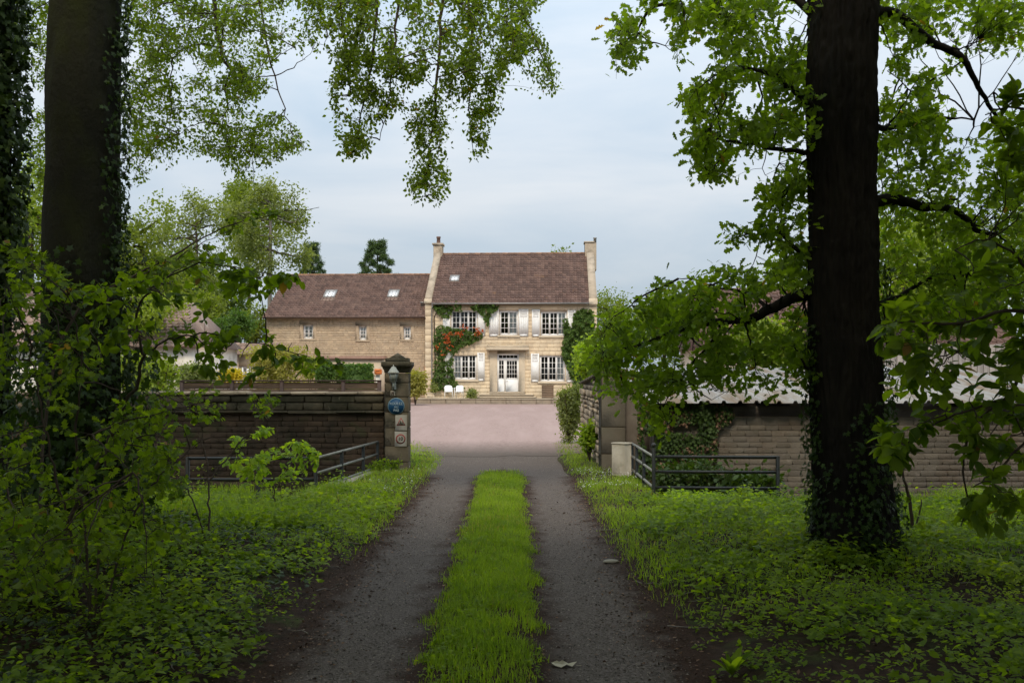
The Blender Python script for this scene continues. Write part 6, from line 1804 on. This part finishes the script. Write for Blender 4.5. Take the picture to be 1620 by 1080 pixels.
far_tree('green tree beyond the right end of the shed', 1730, 42, 250, 580, 3.4, 1000, 0.22, M['far_green'])
far_tree('green tree far beyond the right end of the shed', 1930, 46, 280, 590, 3.8, 1000, 0.24, M['far_mid'])
def pine(label, px, Y, top, base_py, rx, n):
    zt = CAM_H - (top - HZ) * Y / FPX; zb = CAM_H - (base_py - HZ) * Y / FPX; x = (px - 810) * Y / FPX
    p = Plant(); p.limb([(x, Y, 0), (x, Y, zb), (x, Y, zt)], 0.25, 0.03, 7, 24)
    ends = []
    for k in range(48):
        f = k / 48; a = k * 2.4; r = rx * (1.0 - 0.75 * f ** 1.4) * rng.uniform(0.6, 1.1)
        ends.append((x + math.cos(a) * r, Y + math.sin(a) * r, zb + (zt - zb) * (f * 0.98) + 0.25 * r))
    ends = np.array(ends); p.branches(ends, 0.06, 0.02, 6, 0.0, 4)
    C = np.concatenate([ball_points(e, (0.42, 0.42, 0.16), n // 36, 0.2) for e in ends])
    p.twigs(C, 16, 0.26, 'quad', 0.01, up=0.2, jit=0.1, maxlen=0.7, start=0.1, wid=0.28, spread=1.0, droop=-0.1, wood=False)
    plant_thing('pine_tree', label, 'tree', (x, Y, 0), p, M['pine'], M['twig'], 'pines behind the annex')
pine('dark pine above the middle of the annex roof', 597, 100, 382, 470, 2.1, 1100)
pine('small dark pine above the left end of the annex roof', 494, 105, 385, 470, 1.5, 800)

# ------------------------------------------------------------------ ground plants
def ground_pts(n, x0, x1, y0, y1, dens=None):
    out, got = [], 0
    while got < n:
        q = rng.uniform([x0, y0], [x1, y1], (n * 2, 2))
        # more blades close by, where they show
        if dens is not None: q = q[rng.random(len(q)) < dens(q[:, 0], q[:, 1])]
        out.append(q); got += len(q)
    return np.concatenate(out)[:n]

def blades(q, hmin, hmax, w, lean=0.35, hfun=None):
    n = len(q)
    h = rng.uniform(hmin, hmax, n)
    if hfun is not None: h = h * hfun(q[:, 0], q[:, 1])
    P = np.stack([q[:, 0], q[:, 1], gz(q[:, 0], q[:, 1]) - 0.005], 1)
    a = rng.uniform(0, 2 * math.pi, n); d = np.stack([np.cos(a), np.sin(a), np.zeros(n)], 1)
    s = np.stack([-np.sin(a), np.cos(a), np.zeros(n)], 1) * (w * rng.uniform(0.6, 1.3, n))[:, None] / 2
    l = (lean * rng.uniform(0.2, 1.4, n) * h)[:, None]
    mid = P + d * l * 0.3 + np.array([0, 0, 1.0]) * (h * 0.58)[:, None]
    tip = P + d * l + np.array([0, 0, 1.0]) * (h * 0.97)[:, None]
    V = np.stack([P - s, P + s, mid - s * 0.8, mid + s * 0.8, tip], 1).reshape(-1, 3)
    b = (np.arange(n) * 5)[:, None]
    tint = np.clip(0.2 + 0.6 * VN1(q[:, 0] * 2.5 + q[:, 1] * 1.3, q[:, 1] * 2.1 - q[:, 0] * 1.1) + rng.normal(0, 0.2, n), 0, 0.95)
    tint = np.where(rng.random(n) < 0.012 + 0.10 * (VN3(q[:, 0] * 1.9 + q[:, 1], q[:, 1] * 1.4) > 0.72), 1.0, tint)
    return V, [b + np.array([[0, 1, 3, 2]]), b + np.array([[2, 3, 4]])], np.repeat(tint, 5)

strip_w = lambda y: 0.35 + 0.09 * (VN1(y * 2.9, 2.2) - 0.5) + 0.06 * (VN2(y * 7.3, 5.1) - 0.5)
def strip_d(x, y):
    e = 1 - sm(strip_w(y) - 0.07, strip_w(y) + 0.14 * VN2(x * 6, y * 6), np.abs(x + 0.18))
    bare = (0.25 + 0.75 * sm(0.16, 0.36, VN2(x * 4.2 + 3 + y, y * 3.4))) * (0.35 + 0.65 * sm(5.2, 6.4, y + (x + 0.18) * -1.2))
    return e * bare * (1 - sm(16.4, 18.0, y)) * np.clip(9.0 / y, 0.35, 1.0)
gs = blades(ground_pts(45000, -0.75, 0.4, 2.5, 18.2, strip_d), 0.025, 0.085, 0.006, 0.6, lambda x, y: 0.7 + 0.35 * VN2(x * 5 + y * 2.3, y * 4.1 - x * 3) + 0.35 * VN1(x * 11 - y * 6.1, y * 7.7 + x * 9) - 0.25 * sm(0.2, 0.4, np.abs(x + 0.18)))
tag(obj('grass_strip', mesh_np('grass_strip', *gs[:2], M['grass'], gs[2])), 'strip of short green grass between the wheel tracks', 'grass', kind='stuff')
def verge_d(x, y):
    l = sm(-1.30, -1.62, x) * (1 - sm(0.05, -0.12, x - rail_x(y))) * sm(9.0, 12.5, y) + sm(-1.30, -1.6, x) * (x > -2.5) * (y > 17.7)
    l = l * (1 - sm(21.0, 25.0, y + (x + 2.2) * 4))
    r = sm(0.92, 1.25, x) * sm(6.5, 10.0, y - 0.5 * np.maximum(x - 1.6, 0)) * (1 - sm(13.8, 14.6, y) * (x > 2.08)) * (x < np.where(y > 17.6, 1.58, 99)) * (1 - sm(24.0, 25.5, y)) * (x < 1.62 + 9 * (y < 17.5))
    p = sm(0.25, 0.5, VN1(x * 1.3 + 7, y * 1.3))
    return np.clip(l + r * (0.3 + 0.7 * p), 0, 1) * np.clip(11.0 / y, 0.3, 1)
gv = blades(ground_pts(51000, -3.0, 8.5, 5.0, 25.5, verge_d), 0.03, 0.10, 0.008, 0.95, lambda x, y: (0.5 + 0.5 * sm(0.95, 1.5, np.abs(x + 0.15))) * 0.6 + 0.8 * VN2(x * 1.2, y * 1.2) + 0.35 * sm(2.2, 3.5, x) * (1 - sm(11.5, 13.5, y)))
tag(obj('verge_grass', mesh_np('verge_grass', *gv[:2], M['grass'], gv[2])), 'bright grass on both verges of the drive', 'grass', kind='stuff')
lg = blades(ground_pts(9000, -4.6, -2.4, 10.5, 14.7, lambda x, y: sm(0.3, 0.6, VN1(x * 1.5, y * 1.5)) * sm(-2.2, -2.7, x)), 0.08, 0.24, 0.007, 0.6)
lg2 = blades(ground_pts(5000, 4.0, 8.5, 13.0, 15.0, lambda x, y: sm(0.35, 0.6, VN1(x * 1.5, y * 1.5))), 0.08, 0.26, 0.008, 0.6)
V_, F_, T_ = join([lg, lg2])
tag(obj('tall_grass', mesh_np('tall_grass', V_, F_, M['grass'], T_)), 'taller wild grass along the ditch and railings', 'grass', kind='stuff')

def herbs(q, hmin, hmax, L, kind, nl=7, hf=None):
    """leafy little plants: a whorl of leaves at two or three heights"""
    n = len(q)
    h = rng.uniform(hmin, hmax, n)
    if hf is not None: h *= hf(q[:, 0], q[:, 1])
    base = np.stack([q[:, 0], q[:, 1], gz(q[:, 0], q[:, 1])], 1)
    a = rng.uniform(0, 2 * math.pi, (n, nl)); f = rng.uniform(0.35, 1.0, (n, nl))
    out = np.stack([np.cos(a), np.sin(a), np.zeros_like(a)], -1)
    P = base[:, None] + out * (0.35 * L) + np.array([0, 0, 1.0]) * (h[:, None] * f)[..., None]
    D = unit(out + rng.normal(size=out.shape) * 0.3 + np.array([0, 0, 1.0]) * rng.uniform(-0.3, 0.35, (n, nl))[..., None])
    Nn = unit(np.array([0, 0, 1.0]) + rng.normal(size=out.shape) * 0.35)
    tint = np.clip(0.2 + 0.55 * VN3(q[:, 0] * 1.7, q[:, 1] * 1.7)[:, None] + rng.normal(0, 0.17, (n, nl)), 0, 0.95)
    return leaves(P.reshape(-1, 3), D.reshape(-1, 3), Nn.reshape(-1, 3), (L * rng.uniform(0.6, 1.25, (n, nl))).ravel(), kind, tint.ravel())
def bank_d(x, y):
    edge = sm(-1.45, -1.95, x + 0.25 * (VN1(x * 2, y * 2) - 0.5) - 0.12 * sm(8, 12, y))
    return edge * (0.25 + 0.75 * sm(0.12, 0.36, VN2(x * 1.1, y * 1.1))) * (1 - sm(14.2, 14.8, y)) * np.clip(8.0 / y, 0.4, 1)
hq = ground_pts(10000, -6.8, -1.4, 4.2, 14.8, bank_d)
hsplit = VN1(hq[:, 0] * 1.4 + 9, hq[:, 1] * 1.4) + rng.normal(0, 0.08, len(hq))
hl = join([herbs(hq[hsplit > 0.55], 0.04, 0.20, 0.056, 'ivy', 4, lambda x, y: 0.5 + 1.3 * VN1(x * 1.3, y * 1.3)),
           herbs(hq[(hsplit <= 0.55) & (hsplit > 0.35)], 0.05, 0.30, 0.050, 'oval', 5, lambda x, y: 0.5 + 1.2 * VN1(x * 0.9, y * 0.9) + 0.5 * sm(-2.5, -4.5, x)),
           herbs(hq[hsplit <= 0.35], 0.03, 0.10, 0.034, 'quad', 5)])
tag(obj('bank_plants', mesh_np('bank_plants', *hl[:2], M['herb_leaf'], hl[2])), 'low leafy woodland plants covering the left bank', 'ground cover', kind='stuff')
def right_d(x, y):
    edge = sm(1.02, 1.6, x + 0.35 * (VN1(x * 2, y * 2) - 0.5) - 0.10 * (y - 6) * 0.4)
    patch = 0.35 + 0.65 * sm(0.22, 0.46, VN2(x * 0.9 + 4, y * 0.9))
    return edge * patch * (1 - sm(13.0, 14.4, y)) * np.clip(8.0 / y, 0.4, 1)
hq = ground_pts(10500, 0.95, 8.0, 4.2, 14.7, right_d)
hsplit = VN1(hq[:, 0] * 1.4 + 3, hq[:, 1] * 1.4) + rng.normal(0, 0.08, len(hq))
hr = join([herbs(hq[hsplit > 0.55], 0.04, 0.18, 0.056, 'ivy', 4, lambda x, y: 0.5 + 1.3 * VN1(x * 1.3, y * 1.3)),
           herbs(hq[(hsplit <= 0.55) & (hsplit > 0.35)], 0.05, 0.24, 0.050, 'oval', 5, lambda x, y: 0.5 + 1.2 * VN1(x * 0.9, y * 0.9)),
           herbs(hq[hsplit <= 0.35], 0.03, 0.10, 0.040, 'quad', 5)])
tag(obj('verge_plants', mesh_np('verge_plants', *hr[:2], M['herb_leaf'], hr[2])), 'low leafy plants covering the ground around the oak', 'ground cover', kind='stuff')
# ivy on the ground among them
iq = ground_pts(6000, -6.5, -1.5, 4.2, 11, lambda x, y: sm(-1.5, -2.2, x) * sm(0.45, 0.65, VN3(x * 0.8, y * 0.8)))
P = np.stack([iq[:, 0], iq[:, 1], gz(iq[:, 0], iq[:, 1]) + rng.uniform(0.02, 0.1, len(iq))], 1)
V_, F_, T_ = leaves(P, rng.normal(size=P.shape) * [1, 1, 0.3], np.array([0, 0, 1.0]) + rng.normal(size=P.shape) * 0.35, 0.055 * rng.uniform(0.6, 1.3, len(P)), 'ivy', rng.random(len(P)) * 0.9)
tag(obj('ground_ivy', mesh_np('ground_ivy', V_, F_, M['ivy_leaf'], T_)), 'glossy dark ivy creeping over the left bank', 'ground cover', kind='stuff')
# nettle clumps near the right railing
nq = ground_pts(300, 2.1, 3.4, 13.0, 14.2, lambda x, y: sm(0.9, 0.3, np.hypot((x - 2.5) / 0.6, (y - 13.7) / 0.5)) + 0.12)
nl_ = herbs(nq, 0.05, 0.20, 0.06, 'oval', 10)
tag(obj('nettles', mesh_np('nettles', *nl_[:2], M['young_leaf'], nl_[2])), 'clump of bright green nettles at the right railing corner', 'ground cover', kind='stuff')
# leaf litter along the tracks and under the trees
def lit_d(x, y):
    d = np.abs(np.abs(x + 0.18) - 1.15)
    return (np.exp(-(d / 0.24) ** 2) * 1.3 + 0.05 + 0.25 * np.exp(-((np.abs(x + 0.18) - 0.42) / 0.08) ** 2) + 0.35 * (np.abs(x) > 1.5)) * np.clip(7.0 / y, 0.25, 1)
lq = ground_pts(24000, -5.5, 6.0, 4.0, 16.5, lit_d)
P = np.stack([lq[:, 0], lq[:, 1], gz(lq[:, 0], lq[:, 1]) + 0.010 + rng.random(len(lq)) * 0.008], 1)
V_, F_, T_ = leaves(P, rng.normal(size=P.shape) * [1, 1, 0.15], np.array([0, 0, 1.0]) + rng.normal(size=P.shape) * 0.3, rng.uniform(0.008, 0.036, len(P)) , 'quad', rng.random(len(P)) ** 3)
tag(obj('leaf_litter', mesh_np('leaf_litter', V_, F_, M['litter'], T_)), 'brown leaf litter along the edges of the wheel tracks', 'leaf litter', kind='stuff')
# daisies
dq = np.concatenate([ground_pts(300, 1.0, 2.0, 14.5, 17.6, lambda x, y: VN1(x * 3, y * 3) > 0.45), ground_pts(200, -2.4, -1.4, 13.5, 18, lambda x, y: VN1(x * 3, y * 3) > 0.45)])
P = np.stack([dq[:, 0], dq[:, 1], gz(dq[:, 0], dq[:, 1]) + rng.uniform(0.06, 0.11, len(dq))], 1)
V_, F_, T_ = leaves(P, rng.normal(size=P.shape) * [1, 1, 0.2], np.array([0, -0.3, 1.0]) + rng.normal(size=P.shape) * 0.2, 0.016, 'quad', wid=1.4)
tag(obj('daisies', mesh_np('daisies', V_, F_, M['daisy'], T_)), 'tiny white daisies in the grass near the gate', 'flowers', kind='stuff')

# single things on the drive
fl_ = W(893, 1053, 5.95)
M['pale_leaf'] = leafmat('pale_dead_leaf', (0.42, 0.37, 0.27), (0.50, 0.44, 0.32), 0.1, 0.8, 0.2, (1, 1, 1))
OUT = [(-0.075, 0.004), (-0.07, 0.03), (-0.045, 0.022), (-0.05, 0.055), (-0.02, 0.05), (-0.012, 0.03), (0.03, 0.034), (0.05, 0.026), (0.075, 0.002), (0.045, -0.022), (0.012, -0.02), (0.015, -0.05), (-0.02, -0.04), (-0.06, -0.042), (-0.082, -0.018)]
mb = MB()
V = [(0, 0, 0.012)] + [(x, y, 0.006 + 0.012 * (i % 3)) for i, (x, y) in enumerate(OUT)]
mb.add(V, [(0, i + 1, (i + 1) % len(OUT) + 1) for i in range(len(OUT))], 0.6)
mb.tube([(0.07, 0, 0.008), (0.10, -0.004, 0.006)], 0.0018, 4)
t_ = mb.build('fallen_leaf', M['pale_leaf'], loc=(fl_[0], fl_[1], float(gz(fl_[0], fl_[1])) + 0.008))
tag(t_, 'large pale dead leaf lying on the right wheel track', 'leaf')
sp = W(967, 890, 9.2)
mb = MB(); mb.lathe([(0.0, 0), (0.055, 0.004), (0.06, 0.015), (0.04, 0.028), (0.0, 0.03)], (0, 0, 0), 9)
o = mb.build('flat_stone', M['concrete'], loc=(sp[0], sp[1], float(gz(sp[0], sp[1])) + 0.004)); o.scale = (1.3, 0.8, 1)
tag(o, 'flat grey stone at the edge of the right wheel track', 'stone')
# dock plant at the bottom edge
dk = Plant(); dxy = (1.27, 5.75); dz = float(gz(*dxy)); dk.skel.append(np.array([[dxy[0], dxy[1], dz]]))
P = np.repeat(np.array([[dxy[0], dxy[1], dz]]), 12, 0); a_ = np.linspace(0, 6.28, 12, endpoint=False) + 0.3
D = np.stack([np.cos(a_) * 0.6, np.sin(a_) * 0.6, rng.uniform(0.5, 1.4, 12)], 1)
dk.leaf.append(leaves(P, D, np.stack([-np.cos(a_), -np.sin(a_), np.full(12, 0.6)], 1), rng.uniform(0.1, 0.2, 12), 'fold', None, 0.5))
plant_thing('dock_plant', 'rosette of long pale leaves at the bottom edge right of the track', 'plant', (dxy[0], dxy[1], dz), dk, M['herb_leaf'], None, crown='leaves')
# clover and plantain leaves in the grass strip
cq = ground_pts(900, -0.6, 0.25, 4.0, 16.5, lambda x, y: (1 - sm(0.25, 0.42, np.abs(x + 0.18))) * sm(0.4, 0.6, VN1(x * 3 + 2, y * 2.2)) * np.clip(7 / y, 0.3, 1))
ch_ = herbs(cq, 0.02, 0.06, 0.030, 'oval', 5)
tag(obj('strip_weeds', mesh_np('strip_weeds', *ch_[:2], M['herb_leaf'], ch_[2])), 'clover and small weeds in the grass between the wheel tracks', 'ground cover', kind='stuff')
# grit on the wheel tracks
def grit_d(x, y):
    d = np.abs(np.abs(x + 0.18) - 0.78)
    return np.exp(-(d / 0.42) ** 4) * np.clip(5.5 / y, 0.2, 1) ** 1.5
gq = ground_pts(16000, -1.6, 1.25, 4.2, 13.0, grit_d)
ng = len(gq)
r_ = rng.uniform(0.0025, 0.0075, ng)[:, None, None] * np.array([(1, 0, 0.1), (-0.5, 0.87, 0.1), (-0.5, -0.87, 0.1), (0, 0, 0.9)])[None]
ca, sa = np.cos(rng.uniform(0, 6.28, ng)), np.sin(rng.uniform(0, 6.28, ng))
r_ = r_ * rng.uniform(0.6, 1.5, (ng, 1, 3))
V_ = np.stack([r_[..., 0] * ca[:, None] - r_[..., 1] * sa[:, None], r_[..., 0] * sa[:, None] + r_[..., 1] * ca[:, None], r_[..., 2]], -1)
V_ = V_ + np.stack([gq[:, 0], gq[:, 1], gz(gq[:, 0], gq[:, 1]) + 0.006], 1)[:, None]
b_ = (np.arange(ng) * 4)[:, None]
F_ = np.concatenate([b_ + np.array([[0, 1, 3]]), b_ + np.array([[1, 2, 3]]), b_ + np.array([[2, 0, 3]])])
M['grit'] = mat('drive_grit', (0.10, 0.085, 0.072), (0.16, 0.135, 0.115), 6, 0.9, tint=0.75, bmp=0)
tag(obj('loose_grit', mesh_np('loose_grit', V_.reshape(-1, 3), [F_], M['grit'], np.repeat(rng.random(ng) ** 2, 4))), 'loose grit scattered on the wheel tracks', 'grit', kind='stuff')
# taller weeds in clumps among the low plants, and fallen twigs
cc = np.concatenate([ground_pts(46, 1.5, 6.5, 6.5, 13.2, lambda x, y: sm(1.5, 2.2, x - 0.08 * (y - 7))), ground_pts(40, -5.5, -1.9, 6.0, 13.5, lambda x, y: sm(-1.9, -2.6, x))])
wq = (cc[:, None] + rng.normal(size=(len(cc), 16, 2)) * 0.14).reshape(-1, 2)
hh = np.repeat(rng.uniform(0.5, 1.4, len(cc)), 16)
kind_ = np.repeat(rng.random(len(cc)), 16)
wk = []
for lo_k, hi_k, sz, kd, nlv in ((0, 0.4, 0.060, 'oval', 8), (0.4, 0.7, 0.085, 'comb', 4), (0.7, 1.01, 0.036, 'quad', 12)):
    s_ = (kind_ >= lo_k) & (kind_ < hi_k)
    if s_.any():
        q_ = wq[s_]; hq_ = hh[s_]
        wk.append(herbs(q_, 0.10, 0.28, sz, kd, nlv, lambda x, y: hq_))
V_, F_, T_ = join(wk)
tag(obj('weed_clumps', mesh_np('weed_clumps', V_, F_, M['weed_leaf'] if 'weed_leaf' in M else leafmat('tall_weed_leaf', (0.11, 0.165, 0.012), (0.29, 0.35, 0.030), 0.5), T_)), 'taller clumps of bright weeds rising from both verges', 'ground cover', kind='stuff')
tq = ground_pts(260, -5.5, 6.0, 4.5, 13.0, lambda x, y: (np.abs(x + 0.18) > 1.2) * 1.0)
ta = rng.uniform(0, 6.28, len(tq)); tl = rng.uniform(0.06, 0.30, len(tq))
d_ = np.stack([np.cos(ta), np.sin(ta)], 1) * tl[:, None] / 2
ks = np.linspace(-1, 1, 4)
P_ = np.stack([np.stack([tq[:, 0] + d_[:, 0] * k, tq[:, 1] + d_[:, 1] * k, gz(tq[:, 0] + d_[:, 0] * k, tq[:, 1] + d_[:, 1] * k) + 0.018], 1) for k in ks], 1)
P_[:, 1:3] += rng.normal(size=P_[:, 1:3].shape) * 0.008
V_, F_, T_ = tubes(P_, np.repeat(np.linspace(0.005, 0.002, 4)[None], len(tq), 0), 4)
tag(obj('fallen_twigs', mesh_np('fallen_twigs', V_, F_, M['pale_bark'])), 'fallen twigs scattered under the trees', 'twigs', kind='stuff')
